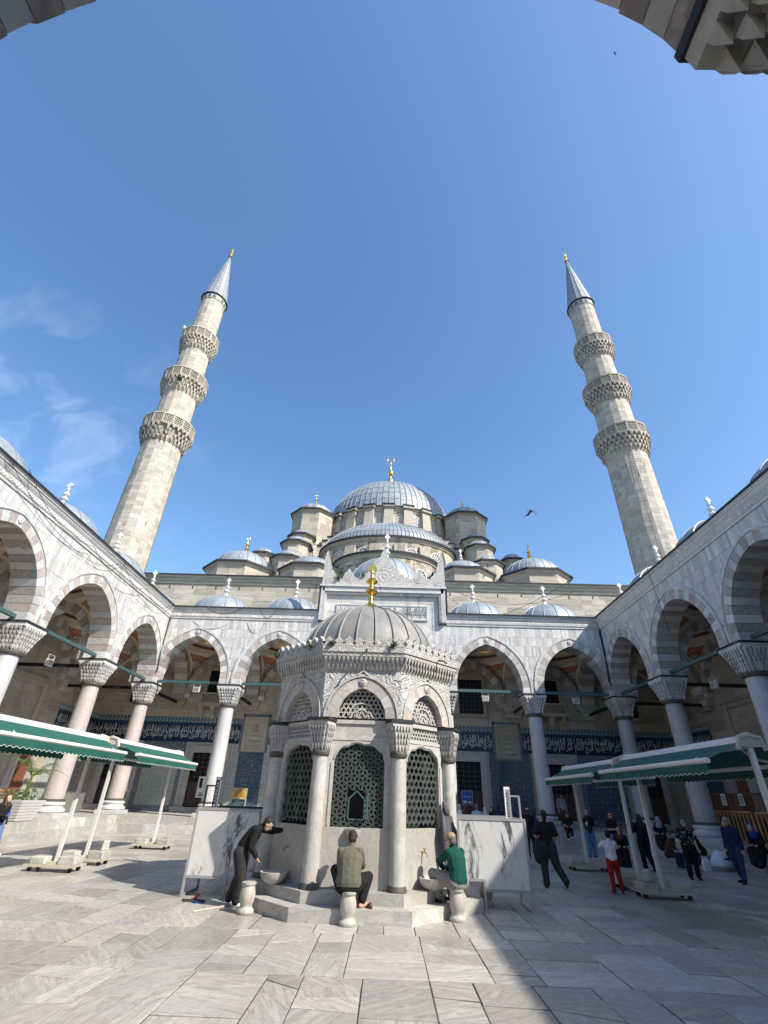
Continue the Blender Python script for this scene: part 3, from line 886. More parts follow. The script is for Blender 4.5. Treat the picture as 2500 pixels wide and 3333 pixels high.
# ---------------------------------------------------------------- side arcades
SCOLS = [.65,6.65,12.65,18.65,24.7,30.35]
def side_arcade(root, P, mats):
    ars = []
    for k in range(len(SCOLS)-1):
        u0,u1 = SCOLS[k],SCOLS[k+1]; ars.append(((u0+u1)/2, (u1-u0)/2-.65, A_STILT, A_RISE+(.06 if u1-u0 > 5.8 else 0), A_W+.12))
    for u,m in zip(SCOLS[:-1],mats):
        p = P(u,-.55,0); column(root, p[0], p[1], m)
    spandrel(root, P, 9.0, FY, ars)
    b = MB(); ext(b, [(-6,7.6),(9.0,7.6),(9.0,CORT+.1),(-6,CORT+.1)], -1.1, 0, P); obj('wall_further_back', b, 'marble', root)
    for i,(uc,a,st,ri,w) in enumerate(ars):
        if i == 0: continue
        moulding(root, uc, SPR, a, st, ri, A_W, A_W+.12, -.03, .06, P)
        moulding(root, uc, SPR, a, st, ri, A_W-.05, A_W, -.03, .02, P, name='arch_fillet')
        voussoir_ring(root, uc, SPR, a, st, ri, A_W-.05, -1.1, .012, P, 23, start=0)
        b = MB(); zc = SPR+ri+.24; b.lathe([(.14,0),(.14,.03),(.08,.05),(.06,.03),(.03,.06),(0,.06)], 14); b.map(lambda x,y,z: P(uc+x, .02+z, zc+y)); obj('boss', b, 'marble', root, SM)
    for u in SCOLS[1:]:
        b = MB(); ext(b, [(u-.64,SPR-.02),(u+.64,SPR-.02),(u+.64,SPR+.05),(u-.64,SPR+.05)], -1.14, .03, P); obj('impost', b, 'marble', root)
    cornice(root, P, -6.0, FY, 0, 1)
lefta = thing('left_arcade', 'brightly sunlit marble arcade on the left with striped arches and moulded cornice', 'arcade', (-15.1,15,0))
righta = thing('right_arcade', 'shaded marble arcade on the right with striped arches and dark cable down its corner', 'arcade', (14.1,15,0))
side_arcade(lefta, PL, ('marble_shaft','marble_shaft','marble_shaft','marble_shaft','granite'))
side_arcade(righta, PR, ('marble_shaft','marble_shaft','marble_shaft','marble_shaft','granite_grey'))

# ---- portico roofs, vaults, cross arches, back walls of the side porticoes
def cross_arch(parent, P2, uc, zb=SPR, thick=.9):
    """arch thrown from a column to the wall; P2 maps (span, across, z)"""
    voussoir_ring(parent, 0.0, zb, 1.93, .3, 2.75, .42, -thick/2, thick/2, P2, 15, start=1)
    b = MB(); n = 16
    for i in range(n):
        x0, x1 = -2.35+4.7*i/n, -2.35+4.7*(i+1)/n
        l0, l1 = [max(arch_z(1.93,.3,2.75,.42,q),0.0) for q in (x0,x1)]
        ext(b, [(x0,zb+l0),(x1,zb+l1),(x1,zb+4.3),(x0,zb+4.3)], -thick/2+.02, thick/2-.02, P2)
    obj('cross_wall', b, 'plaster', parent)
YM = (FY+1.1+BWY)/2
for u in (-15.1,-9.8,-4.5,3.5,8.8,14.1):
    cross_arch(far, (lambda s,t,z,u=u: (u+t, YM+s, z)), u)
    b = MB(); b.box(u-.62,u+.62,BWY-.42,BWY+.0,7.32,7.56); b.box(u-.56,u+.56,BWY-.34,BWY,7.15,7.32); b.box(u-.5,u+.5,BWY-.24,BWY,6.95,7.15); obj('corbel', b, 'portico_wall', far)
for sx_,root,xm,xw in ((1,lefta,LX-1.1-2.35,-20.4),(-1,righta,RX+1.1+2.35,19.4)):
    for u in SCOLS[2:]:
        cross_arch(root, (lambda s,t,z,u=u,xm=xm: (xm+s, u+t, z)), u)
        b = MB(); x0 = xw if sx_ > 0 else xw-.42; b.box(x0,x0+.42,u-.6,u+.6,7.2,7.56); b.box(x0+(0 if sx_>0 else .1),x0+(.32 if sx_>0 else .42),u-.52,u+.52,6.95,7.2); obj('corbel', b, 'portico_wall', root)
def wall_arch(parent, P, uc, a): voussoir_ring(parent, uc, SPR, a, .3, 2.75, .40, 0, .36, P, 15, start=0)
for k in (0,1,3,4):
    u0,u1 = FCOLS[k],FCOLS[k+1]; uc = (u0+u1)/2
    vault(far, uc, YM, (u1-u0)/2-.45, 2.35)
    wall_arch(far, lambda u,d,z: (u, BWY-d, z), uc, (u1-u0)/2-.87)
    roof_dome(far, uc, 33.25, CORT+.12)
vault(far, AX, YM, 3.55, 2.35, 8.9)
for sx_,root,xm,xw in ((1,lefta,LX-1.1-2.35,-20.4),(-1,righta,RX+1.1+2.35,19.4)):
    for k in (1,2,3,4):
        u0,u1 = SCOLS[k],SCOLS[k+1]; uc = (u0+u1)/2
        vault(root, xm, uc, 2.35, (u1-u0)/2-.45)
        wall_arch(root, (lambda u,d,z,xw=xw,sx_=sx_: (xw+sx_*d, u, z)), uc, (u1-u0)/2-.87)
        roof_dome(root, xm-.3*sx_, uc, CORT+.55, True)
    vault(root, xm, YM, 2.35, 2.35)
    roof_dome(root, xm-.3*sx_, YM, CORT+.3, True)
    b = MB(); x0,x1 = (-20.4,LX-.05) if sx_ > 0 else (RX+.05,19.4)
    b.box(x0,x1,-6,BWY-.02,CORT+.0,CORT+.10); obj('roof_deck', b, 'lead', root)
b = MB(); b.box(LX-.05,-4.7,FY+.05,BWY-.02,CORT+.0,CORT+.10); b.box(3.6,RX+.05,FY+.05,BWY-.02,CORT,CORT+.1); b.box(-4.7,3.6,FY+1.0,BWY-.02,13.4,13.5)
b.box(-4.75,-4.6,FY+.4,BWY-.02,CORT,13.9); b.box(3.5,3.65,FY+.4,BWY-.02,CORT,13.9)
obj('roof_deck', b, 'lead', far)
# dome over the middle bay behind the gable
d = obj('dome', mesh('portico_dome', dome_mb(3.0,2.9), 'lead', SM), None, far, loc=(AX,33.3,14.7)); 
obj('lead_seams', mesh('lead_seams', seams_mb(3.0,2.9,20,w=.035), 'lead'), None, d, kind='stuff')
f = obj('finial', mesh('finial', finial_mb(2.6,True,.24), 'stone_white', SM), None, d, loc=(0.1,0,2.95))
b = MB(); b.lathe([(3.3,13.4),(3.3,14.5),(3.5,14.6),(3.5,14.75),(3.0,14.8)], 12, (AX,33.3)); obj('drum', b, 'limestone', far)

# ---- iron ties
for k in range(5):
    u0,u1 = FCOLS[k]+.62,FCOLS[k+1]-.62
    b = MB(); b.box(u0,u1,FY+.40,FY+.56,SPR+.07,SPR+.21); b.box(u0,u1,FY+.44,FY+.52,SPR+.21,SPR+.235); obj('tie_beam', b, 'green_iron', far)
for u in FCOLS:
    b = MB(); b.box(u-.07,u+.07,FY+1.12,BWY-.02,7.20,7.36); obj('cross_tie', b, 'black_iron', far)
for root,P,s in ((lefta,PL,1),(righta,PR,-1)):
    for k in range(1,5):
        u0,u1 = SCOLS[k]+.62,SCOLS[k+1]-.62
        b = MB(); ext(b, [(u0,SPR+.07),(u1,SPR+.07),(u1,SPR+.21),(u0,SPR+.21)], -.56, -.40, P); ext(b, [(u0,SPR+.21),(u1,SPR+.21),(u1,SPR+.235),(u0,SPR+.235)], -.52, -.44, P); obj('tie_beam', b, 'green_iron', root)
    for u in SCOLS[2:]:
        b = MB(); ext(b, [(u-.07,7.20),(u+.07,7.20),(u+.07,7.36),(u-.07,7.36)], -5.8, -1.12, P); obj('cross_tie', b, 'black_iron', root)
# ================================================================== PRAYER HALL
hall = thing('prayer_hall', 'domed limestone prayer hall rising in tiers behind the far arcade', 'mosque', (AX,50,0))
def ashlar(parent, P, u0, u1, z0, z1, course, mat, lr=(.8,1.9), nmax=300, name='stone_block', back='mortar', holes=(), proud=.012, rest_name='stone_blocks_small'):
    b = MB(); ext(b, [(u0,z0),(u1,z0),(u1,z1),(u0,z1)], -.3, -.012, P)
    if back: obj('wall_core', b, back, parent)
    n = max(1,round((z1-z0)/course)); h = (z1-z0)/n; bl = []
    for i in range(n):
        za, zb = z0+h*i+.004, z0+h*(i+1)-.004; u = u0-rnd.random()*lr[1]*.6
        while u < u1:
            e = u+rnd.uniform(*lr); a, c = max(u,u0)+.004, min(e,u1)-.004; u = e
            if c-a < .05: continue
            if any(h0 < (a+c)/2 < h1 and g0 < (za+zb)/2 < g1 for h0,h1,g0,g1 in holes): continue
            bl.append((a,c,za,zb))
    rest = MB()
    for i,(a,c,za,zb) in enumerate(bl):
        t = rest if i >= nmax else MB()
        ext(t, [(a,za),(c,za),(c,zb),(a,zb)], -.05, rnd.uniform(-.004,proud), P)
        if i < nmax: obj(name, t, mat, parent)
    if rest.f: obj(rest_name, rest, mat, parent, kind='stuff')
PB = lambda u,d,z: (u, BWY-d, z)
wl_ = obj('front_wall', MB().box(-21.2,20.2,BWY+.012,BWY+1.2,0,16.9), 'portico_wall', hall)
ashlar(wl_, PB, -21.0, 20.0, 12.4, 16.35, .44, 'limestone', (.7,1.9), 300, back=None)
ashlar(wl_, PB, -20.4, 19.4, 6.35, 10.9, .50, 'portico_wall', (.8,2.0), 260, back=None, name='wall_stone')
b = MB(); pr = [(0,16.35),(.10,16.36),(.12,16.5),(.22,16.62),(.24,16.74),(.36,16.84),(.40,16.98)]
k = len(pr); b.add([PB(-21.2,d,z) for d,z in pr]+[PB(20.2,d,z) for d,z in pr], [(i,i+1,k+i+1,k+i) for i in range(k-1)])
ev = obj('eaves', b, 'limestone', hall)
b = MB(); b.box(-21.25,20.25,BWY-.46,BWY+1.2,16.98,17.08); obj('lead_edge', b, 'lead_dark', ev)
for i in range(22):
    u = -20+40*i/21
    if abs(u-AX) < 5: continue
    b = MB(); b.box(u-.03,u+.03,BWY-.03,BWY,15.95+rnd.uniform(-.05,.05),16.2); obj('weep_slot', b, 'dark_void', wl_)
b = MB(); b.box(-20.6,19.6,BWY+.6,62,16.6,17.0); obj('roof_deck', b, 'lead', hall)
# --- openings and tilework under the portico, mirrored about the axis
def mir(u0,u1,s): return (AX+s*(u0-AX),AX+s*(u1-AX)) if s > 0 else (2*AX-u1,2*AX-u0)
def rect(mb,u0,u1,z0,z1,d0,d1): ext(mb, [(u0,z0),(u1,z0),(u1,z1),(u0,z1)], d0, d1, PB)
def frame_mb(u0,u1,z0,z1,w,d,wb=None):
    b = MB(); wb = w if wb is None else wb
    for k_,dd in ((0,d*.55),(.35,d)):
        ww = w*(1-k_); 
        rect(b,u0+w-ww,u0+w,z0,z1-w+ww,0,dd); rect(b,u1-w,u1-w+ww,z0,z1-w+ww,0,dd); rect(b,u0+w,u1-w,z1-w,z1-w+ww,0,dd)
    if wb: rect(b,u0,u1,z0,z0+wb,0,d*1.05)
    return b
def iron_grid(u0,u1,z0,z1,d,nu,nz,r=.018):
    b = MB()
    for i in range(1,nu): u = u0+(u1-u0)*i/nu; rect(b,u-r,u+r,z0,z1,d,d+.035)
    for i in range(1,nz): z = z0+(z1-z0)*i/nz; rect(b,u0,u1,z-r,z+r,d+.005,d+.04)
    for i in range(1,nu):
        for j in range(1,nz):
            u = u0+(u1-u0)*i/nu; z = z0+(z1-z0)*j/nz; rect(b,u-.04,u+.04,z-.04,z+.04,d-.005,d+.05)
    return b
def lower_door(s, u0, u1, grille=True):
    a,c = mir(u0,u1,s)
    f = obj('door_case', frame_mb(a,c,FLZ,4.77,.62,.22,.0), 'step_stone', hall)
    b = MB(); rect(b,a+.62,c-.62,FLZ,4.15,.0,.02); obj('dark_opening', b, 'glass_dark', f)
    b = MB(); rect(b,a+.62,c-.62,FLZ+.35,2.45,.02,.05); obj('door_panel', b, 'door_wood', f)
    b = iron_grid(a+.62,c-.62,2.45,4.15,.03,5,6); obj('window_bars', b, 'charcoal_metal', f)
    b = MB(); rect(b,a-.1,c+.1,FLZ-.01,FLZ+.3,0,.42); obj('door_sill', b, 'step_stone', f)
def upper_window(s, u0, u1, z0, z1, bars=True):
    a,c = mir(u0,u1,s)
    f = obj('window', frame_mb(a-.28,c+.28,z0-.22,z1+.28,.28,.14,.22), 'portico_wall', hall)
    b = MB(); rect(b,a,c,z0,z1,.0,.03); obj('pane', b, 'glass_dark', f)
    if bars: obj('window_bars', iron_grid(a,c,z0,z1,.03,6,8,.016), 'charcoal_metal', f)
def hex_lattice(w, h, cell, bw, depth, clip=None):
    """honeycomb of bars in the plane x,z, centred; clip(x,z) keeps a point"""
    b = MB(); r = cell; dx = r*math.sqrt(3); dz = r*1.5
    for j in range(-int(h/dz)-2, int(h/dz)+3):
        for i in range(-int(w/dx)-2, int(w/dx)+3):
            cx = (i+.5*(j%2))*dx; cz = j*dz
            for k in range(3):
                a0, a1 = PI/6+k*PI/3, PI/6+(k+1)*PI/3
                p = (cx+r*math.cos(a0), cz+r*math.sin(a0)); q = (cx+r*math.cos(a1), cz+r*math.sin(a1))
                if clip is None or (clip(*p) and clip(*q)):
                    b.bar((p[0],0,p[1]),(q[0],0,q[1]),bw,depth,(0,1,0))
    return b
for s in (1,-1):
    lower_door(s,-13.75,-10.76); lower_door(s,-7.85,-4.7)
    lower_door(s,-19.6,-16.75)
    upper_window(s,-7.73,-6.02,7.13,9.45); upper_window(s,-13.15,-11.75,7.95,9.55,False); upper_window(s,-18.6,-16.9,7.2,9.5,True)
    # balcony on consoles under the upper window
    a,c = mir(-13.35,-11.4,s); bal = obj('balcony', MB(), 'portico_wall', hall)
    b = MB(); rect(b,a-.12,c+.12,7.05,7.18,0,.75); rect(b,a-.06,c+.06,7.18,7.30,0,.68); rect(b,a,c,7.82,7.92,.55,.66); rect(b,a,a+.12,7.3,7.82,.55,.66); rect(b,c-.12,c,7.3,7.82,.55,.66); rect(b,a,a+.08,7.3,7.92,0,.6); rect(b,c-.08,c,7.3,7.92,0,.6)
    bal.data = mesh('balcony', b, 'portico_wall')
    lat = hex_lattice((c-a)/2-.1, .26, .085, .028, .04, lambda x,z,w=(c-a)/2-.1: abs(x) < w and abs(z) < .27)
    obj('balcony_lattice', lat.map(lambda x,y,z,a=a,c=c: (x+(a+c)/2, BWY-.6+y, z+7.56)), 'portico_wall', bal)
    for q in range(3):
        u = a+.15+(c-a-.3)*q/2; b = MB()
        for (z0,z1,d) in ((6.88,7.05,.62),(6.70,6.88,.48),(6.50,6.70,.34),(6.30,6.50,.2)): rect(b,u-.13,u+.13,z0,z1,0,d)
        obj('console', b, 'portico_wall', bal)
    # muqarnas niche panel with its tile surround
    a,c = mir(-10.07,-8.39,s)
    pn = obj('niche_panel', frame_mb(a,c,4.31,6.52,.2,.10,.12), 'portico_wall', hall)
    b = MB(); rect(b,a+.2,c-.2,4.43,6.32,0,.05); obj('panel_back', b, 'portico_wall', pn)
    um = (a+c)/2; b = MB()
    for t,(z,w,n) in enumerate(((4.62,.52,5),(4.95,.43,4),(5.25,.34,3),(5.52,.24,2),(5.76,.15,1))):
        rect(b,um-w,um+w,z+.10,z+.26,.05,.10-.008*t)
        for i in range(n*2): 
            u = um-w+w*2*(i+.5)/(n*2); hw = w/(n*2)*.8
            b.add([PB(u-hw,.05,z+.1),PB(u+hw,.05,z+.1),PB(u,.11,z+.1),PB(u,.05,z-.08)],[(0,1,2),(0,2,3),(2,1,3)])
    obj('carved_stalactites', b, 'portico_wall', pn, kind='stuff')
    b = MB(); 
    for q in (a-.14,c): rect(b,q,q+.14,4.25,6.66,0,.035)
    rect(b,a-.14,c+.14,6.53,6.66,0,.035); obj('tile_border', b, 'tile_border', pn)
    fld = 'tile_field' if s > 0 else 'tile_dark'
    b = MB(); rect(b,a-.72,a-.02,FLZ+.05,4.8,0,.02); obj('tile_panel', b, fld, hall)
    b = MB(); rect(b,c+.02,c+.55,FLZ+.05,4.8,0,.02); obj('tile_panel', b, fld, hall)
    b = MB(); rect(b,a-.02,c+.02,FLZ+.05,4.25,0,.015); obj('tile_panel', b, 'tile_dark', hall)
    b = MB()
    for q in (a+.22,c-.30): rect(b,q,q+.08,FLZ+.05,4.25,0,.03)
    obj('tile_border', b, 'tile_turquoise', hall)
    # broad tile field by the corner
    a,c = mir(-16.7,-13.8,s)
    b = MB(); rect(b,a+.28,c-.28,FLZ+.35,4.3,0,.02); tf = obj('tile_panel', b, fld, hall)
    b = MB(); rect(b,a,a+.28,FLZ+.05,4.75,0,.025); rect(b,c-.28,c,FLZ+.05,4.75,0,.025); rect(b,a+.28,c-.28,4.3,4.75,0,.025); rect(b,a+.28,c-.28,FLZ+.05,FLZ+.35,0,.025); obj('tile_border', b, 'tile_border', tf)
    # calligraphy band and the leaf crest above it
    segs = ((-20.4,-10.25),(-8.2,-4.6)) if s > 0 else ((-20.4,-10.25),(-8.2,-4.6))
    for (v0,v1) in segs:
        a,c = mir(v0,v1,s)
        b = MB(); rect(b,a,c,4.80,5.86,0,.03); bd = obj('calligraphy_band', b, 'tile_navy', hall)
        b = MB(); rect(b,a,c,5.86,6.0,0,.04); rect(b,a,c,4.76,4.80,0,.04); obj('band_edge', b, 'tile_blue', bd)
        b = MB(); rect(b,a,c,6.0,6.34,0,.02); cr = obj('crest_band', b, 'tile_turquoise', hall)
        b = MB(); n = int((c-a)/.26)
        for i in range(n):
            u = a+(c-a)*(i+.5)/n; pts = [(u,6.36),(u+.055,6.24),(u+.085,6.13),(u+.05,6.04),(u,6.02),(u-.05,6.04),(u-.085,6.13),(u-.055,6.24)]
            ext(b, pts, .02, .032, PB)
        obj('crest_leaves', b, 'tile_white', cr, kind='stuff')
        b = MB()
        for i in range(n):
            u = a+(c-a)*(i+.5)/n; pts = [(u,6.29),(u+.03,6.2),(u+.05,6.13),(u,6.07),(u-.05,6.13),(u-.03,6.2)]
            ext(b, pts, .03, .038, PB)
        obj('crest_leaf_hearts', b, 'tile_navy', cr, kind='stuff')

# --- Arabic writing: the words shaped letter by letter, laid in two crossing lines
W1 = '\ufee5\ufeee\ufee4\ufee0\ufecc\ufe97 \ufee2\ufe98\ufee8\ufedb \ufee5\ufe8d \ufee2\ufedc\ufedf \ufeae\ufef4\ufea7 \ufee2\ufedc\ufedf\ufeab \ufeca\ufef4\ufe92\ufedf\ufe8d \ufe8d\ufeed\ufead\ufeab\ufeed \ufeea\ufee0\ufedf\ufe8d \ufeae\ufedb\ufeab \ufef0\ufedf\ufe8d \ufe8d\ufeee\ufecc\ufeb3\ufe8e\ufed3 \ufe94\ufecc\ufee4\ufea0\ufedf\ufe8d \ufee1\ufeee\ufef3 \ufee6\ufee3 \ufe93\ufeee\ufee0\ufebc\ufee0\ufedf \ufef1\ufea9\ufeee\ufee7 \ufe8d\ufeab\ufe8d \ufe8d\ufeee\ufee8\ufee3\ufe8d \ufee6\ufef3\ufeac\ufedf\ufe8d \ufe8e\ufeec\ufef3\ufe8d \ufe8e\ufef3'
WORDS = W1.split(' ')
_txt = {}
def writing(words, bold=.012):
    key = (words,bold)
    if key not in _txt:
        cu = bpy.data.curves.new('writing', 'FONT'); cu.body = words; cu.size = 1.0; cu.resolution_u = 1; cu.offset = bold
        o = bpy.data.objects.new('writing', cu); COL.objects.link(o)
        bpy.context.view_layer.update()
        me = bpy.data.meshes.new_from_object(o.evaluated_get(bpy.context.evaluated_depsgraph_get()))
        v = np.empty(len(me.vertices)*3); me.vertices.foreach_get('co', v); v = v.reshape(-1,3)
        f = [tuple(p.vertices) for p in me.polygons]
        bpy.data.objects.remove(o); bpy.data.curves.remove(cu); bpy.data.meshes.remove(me)
        _txt[key] = (v,f)
    return _txt[key]
def lay_writing(parent, words, u0, u1, z0, z1, d, P, mat, bold=.012, thick=0.0):
    v,f = writing(words,bold)
    mn, mx = v.min(0), v.max(0)
    b = MB(); 
    us = u0+(v[:,0]-mn[0])/(mx[0]-mn[0])*(u1-u0); zs = z0+(v[:,1]-mn[1])/(mx[1]-mn[1])*(z1-z0)
    b.add([P(us[i],d,zs[i]) for i in range(len(us))], f)
    if thick:
        n = len(us); b.add([P(us[i],d-thick,zs[i]) for i in range(n)], [])
        cnt = {}
        for q in f:
            for i in range(len(q)):
                e = (q[i],q[(i+1)%len(q)]); cnt[tuple(sorted(e))] = cnt.get(tuple(sorted(e)),0)+1
        for q in f:
            for i in range(len(q)):
                e = (q[i],q[(i+1)%len(q)])
                if cnt[tuple(sorted(e))] == 1: b.f.append((e[0],e[1],e[1]+n,e[0]+n)); b.m.append(0)
    return obj('writing', b, mat, parent, kind='stuff')
def band_text(parent, u0, u1, z0, z1, d, P, k0, mat='tile_white'):
    L = len(WORDS); n = max(2,int((u1-u0)/.62)); m = n
    for line,(q0,q1,dd,kk) in enumerate(((.04,.62,.0,0),(.36,.97,.003,5))):
        ws = ' '.join(WORDS[(k0+kk+i)%L] for i in range(m)); lay_writing(parent, ws, u0, u1, z0+(z1-z0)*q0, z0+(z1-z0)*q1, d+dd, P, mat)
    b = MB()
    for i in range(int((u1-u0)/.21)):
        u = u0+.1+.21*i+rnd.uniform(-.06,.06); zz = z0+(z1-z0)*rnd.uniform(.25,.5); t = rnd.uniform(-.02,.02)
        ext(b, [(u-.012,zz),(u+.012,zz),(u+.02+t,z1-.04),(u-.014+t,z1-.04)], d+.002, d+.005, P)
    obj('tall_strokes', b, mat, parent, kind='stuff')
for o in [c_ for c_ in hall.children if c_.name.startswith('calligraphy_band')]:
    xs = [v.co.x for v in o.data.vertices]; u0,u1 = min(xs)+.05,max(xs)-.05
    k0 = rnd.randrange(len(WORDS)); u = u0
    band_text(o, u0, u1, 4.83, 5.84, .034, PB, k0)
lay_writing(insc, ' '.join(WORDS[:7]), -3.52, -1.93, 11.96, 12.76, .10, PF, 'marble', .02, .05)
lay_writing(insc, ' '.join(WORDS[6:15]), -1.82, .82, 11.96, 12.76, .10, PF, 'marble', .02, .05)
lay_writing(insc, ' '.join(WORDS[14:21]), .93, 2.34, 11.96, 12.76, .10, PF, 'marble', .02, .05)

# ================================================================== walls behind the side porticoes
for sx_,root,xw in ((1,lefta,-20.4),(-1,righta,19.4)):
    PW = lambda u,d,z,xw=xw,sx_=sx_: (xw+sx_*d, u, z)
    b = MB(); ext(b, [(-6,0),(BWY,0),(BWY,CORT),(-6,CORT)], -.9, -.012, PW); w = obj('outer_wall', b, 'plaster_old', root)
    ashlar(w, PW, 14.0, BWY, FLZ, 10.9, .62, 'portico_wall', (.9,2.2), 170, back=None, name='wall_stone', proud=.006)
    def r2(mb,u0,u1,z0,z1,d0,d1): ext(mb, [(u0,z0),(u1,z0),(u1,z1),(u0,z1)], d0, d1, PW)
    b = MB(); r2(b,30.95,BWY,4.80,5.86,.0,.03); bd = obj('calligraphy_band', b, 'tile_navy', root); band_text(bd, 31.0, BWY-.05, 4.83, 5.84, .034, PW, 3 if sx_ > 0 else 11)
    b = MB(); r2(b,30.95,BWY,5.86,6.0,0,.04); obj('band_edge', b, 'tile_blue', bd)
    b = MB(); r2(b,30.95,BWY,6.0,6.34,0,.02); cr = obj('crest_band', b, 'tile_turquoise', root)
    b = MB()
    for i in range(18):
        u = 30.95+4.6*(i+.5)/18; ext(b, [(u,6.36),(u+.055,6.24),(u+.085,6.13),(u,6.02),(u-.085,6.13),(u-.055,6.24)], .02, .032, PW)
    obj('crest_leaves', b, 'tile_white', cr, kind='stuff')
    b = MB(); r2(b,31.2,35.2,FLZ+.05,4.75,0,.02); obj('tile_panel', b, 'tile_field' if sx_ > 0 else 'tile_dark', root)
    # pierced stone window
    b = MB(); r2(b,31.9,33.9,6.55,9.6,0,.05); pw = obj('pierced_window', b, 'portico_wall', root)
    b = MB(); r2(b,32.1,33.7,6.75,9.4,.05,.056); obj('backlight_tone', b, 'dark_void' if sx_ > 0 else 'brass', pw)  # sheet colour stands in for the light behind: dark left, golden right
    lat = hex_lattice(.8,1.33,.15,.085,.05, lambda x,z: abs(x) < .82 and abs(z) < 1.34)
    obj('lattice', lat.map(lambda x,y,z: PW(32.9+x, .07+y, 8.07+z)), 'portico_wall', pw)
    # blind arched niche with moulded frame, doorway and tile dado
    for (uc) in (26.9,21.0):
        b = MB(); r2(b,uc-2.0,uc-1.75,FLZ,7.1,0,.14); r2(b,uc+1.75,uc+2.0,FLZ,7.1,0,.14); r2(b,uc-1.75,uc+1.75,6.85,7.1,0,.14); r2(b,uc-2.15,uc+2.15,7.1,7.3,0,.24); fr = obj('niche_frame', b, 'portico_wall', root)
        b = MB(); lo = [(uc+1.05*math.cos(t*PI/12), 4.6+1.5*math.sin(t*PI/12)) for t in range(13)]; ext(b, [(uc-1.05,FLZ)]+lo[::-1]+[(uc+1.05,FLZ)], 0, .02, PW); obj('niche_back', b, 'plaster_old', fr)
    b = MB(); r2(b,28.6,30.0,FLZ,3.9,0,.03); dr = obj('doorway', b, 'wood_red', root)
    b = MB(); r2(b,28.3,28.6,FLZ,4.2,0,.16); r2(b,30.0,30.3,FLZ,4.2,0,.16); r2(b,28.6,30.0,3.9,4.2,0,.16); obj('door_case', b, 'step_stone', dr)
    b = MB(); r2(b,23.9,25.6,FLZ+.05,3.9,0,.03); obj('tile_panel', b, 'tile_field', root)

# ================================================================== DOMES OF THE PRAYER HALL
def gold_finial_mb(h, r):
    b = MB()
    b.lathe([(r*1.5,0),(r*1.3,h*.05),(r*.6,h*.15),(r*.4,h*.20),(r*.45,h*.22),(r*1.0,h*.27),(r*1.15,h*.31),(r*.9,h*.35),(r*.4,h*.39),(r*.38,h*.44),(r*.7,h*.46),(r*.38,h*.48),(r*.95,h*.53),(r*1.0,h*.56),(r*.4,h*.62),(r*.3,h*.74),(r*.45,h*.76),(r*.2,h*.79),(r*.14,h*.86)], 16)
    n = 22; ro, zc = h*.072, h*.93     # open crescent ring at the top
    pts = [(ro*math.cos(a), 0, zc+ro*math.sin(a)) for a in [PI/2+.45+(2*PI-.9)*i/n for i in range(n+1)]]
    b.tube(pts, [.012+r*.10*math.sin(PI*i/n) for i in range(n+1)], 5)
    return b
def octa(ap, c, n=8, ph=None):
    R = ap/math.cos(PI/n); ph = PI/n if ph is None else ph
    return [(c[0]+R*math.cos(2*PI*i/n+ph), c[1]+R*math.sin(2*PI*i/n+ph)) for i in range(n)]
def ring_blocks(parent, c, ap, n, z0, z1, course, mat, nmax, facets=None, taper=0.0, split=2, proud=.012, name='stone_block'):
    """ashlar on the facets of a polygonal drum or shaft"""
    rest = MB(); cnt = 0; nc = max(1,round((z1-z0)/course)); h = (z1-z0)/nc
    for i in range(nc):
        za, zb = z0+h*i+.004, z0+h*(i+1)-.004
        aa = ap-taper*(za-z0); ab = ap-taper*(zb-z0)
        for f in range(n):
            am = 2*PI*f/n+ (0 if n%2 else 0)
            if facets is not None and not facets(am): continue
            s = aa*math.tan(PI/n)
            cuts = [-s]+sorted(rnd.uniform(-s*.7,s*.7) for _ in range(rnd.randint(0,split)))+[s]
            nx, ny = math.cos(am), math.sin(am); tx, ty = -ny, nx
            for q in range(len(cuts)-1):
                if cuts[q+1]-cuts[q] < .12: continue
                t = MB() if cnt < nmax else rest
                o = rnd.uniform(.0,proud); g_ = .004
                vs = []
                for (A,z) in ((aa,za),(ab,zb)):
                    k_ = A/aa
                    for (d,u) in ((A-.06,cuts[q]*k_+g_),(A-.06,cuts[q+1]*k_-g_),(A+o,cuts[q+1]*k_-g_),(A+o,cuts[q]*k_+g_)):
                        vs.append((c[0]+nx*d+tx*u, c[1]+ny*d+ty*u, z))
                t.hexa(vs)
                if cnt < nmax: obj(name, t, mat, parent)
                cnt += 1
    if rest.f: obj('stone_blocks_small', rest, mat, parent, kind='stuff')
facing = lambda am: math.sin(am) < .35     # facets turned to the courtyard
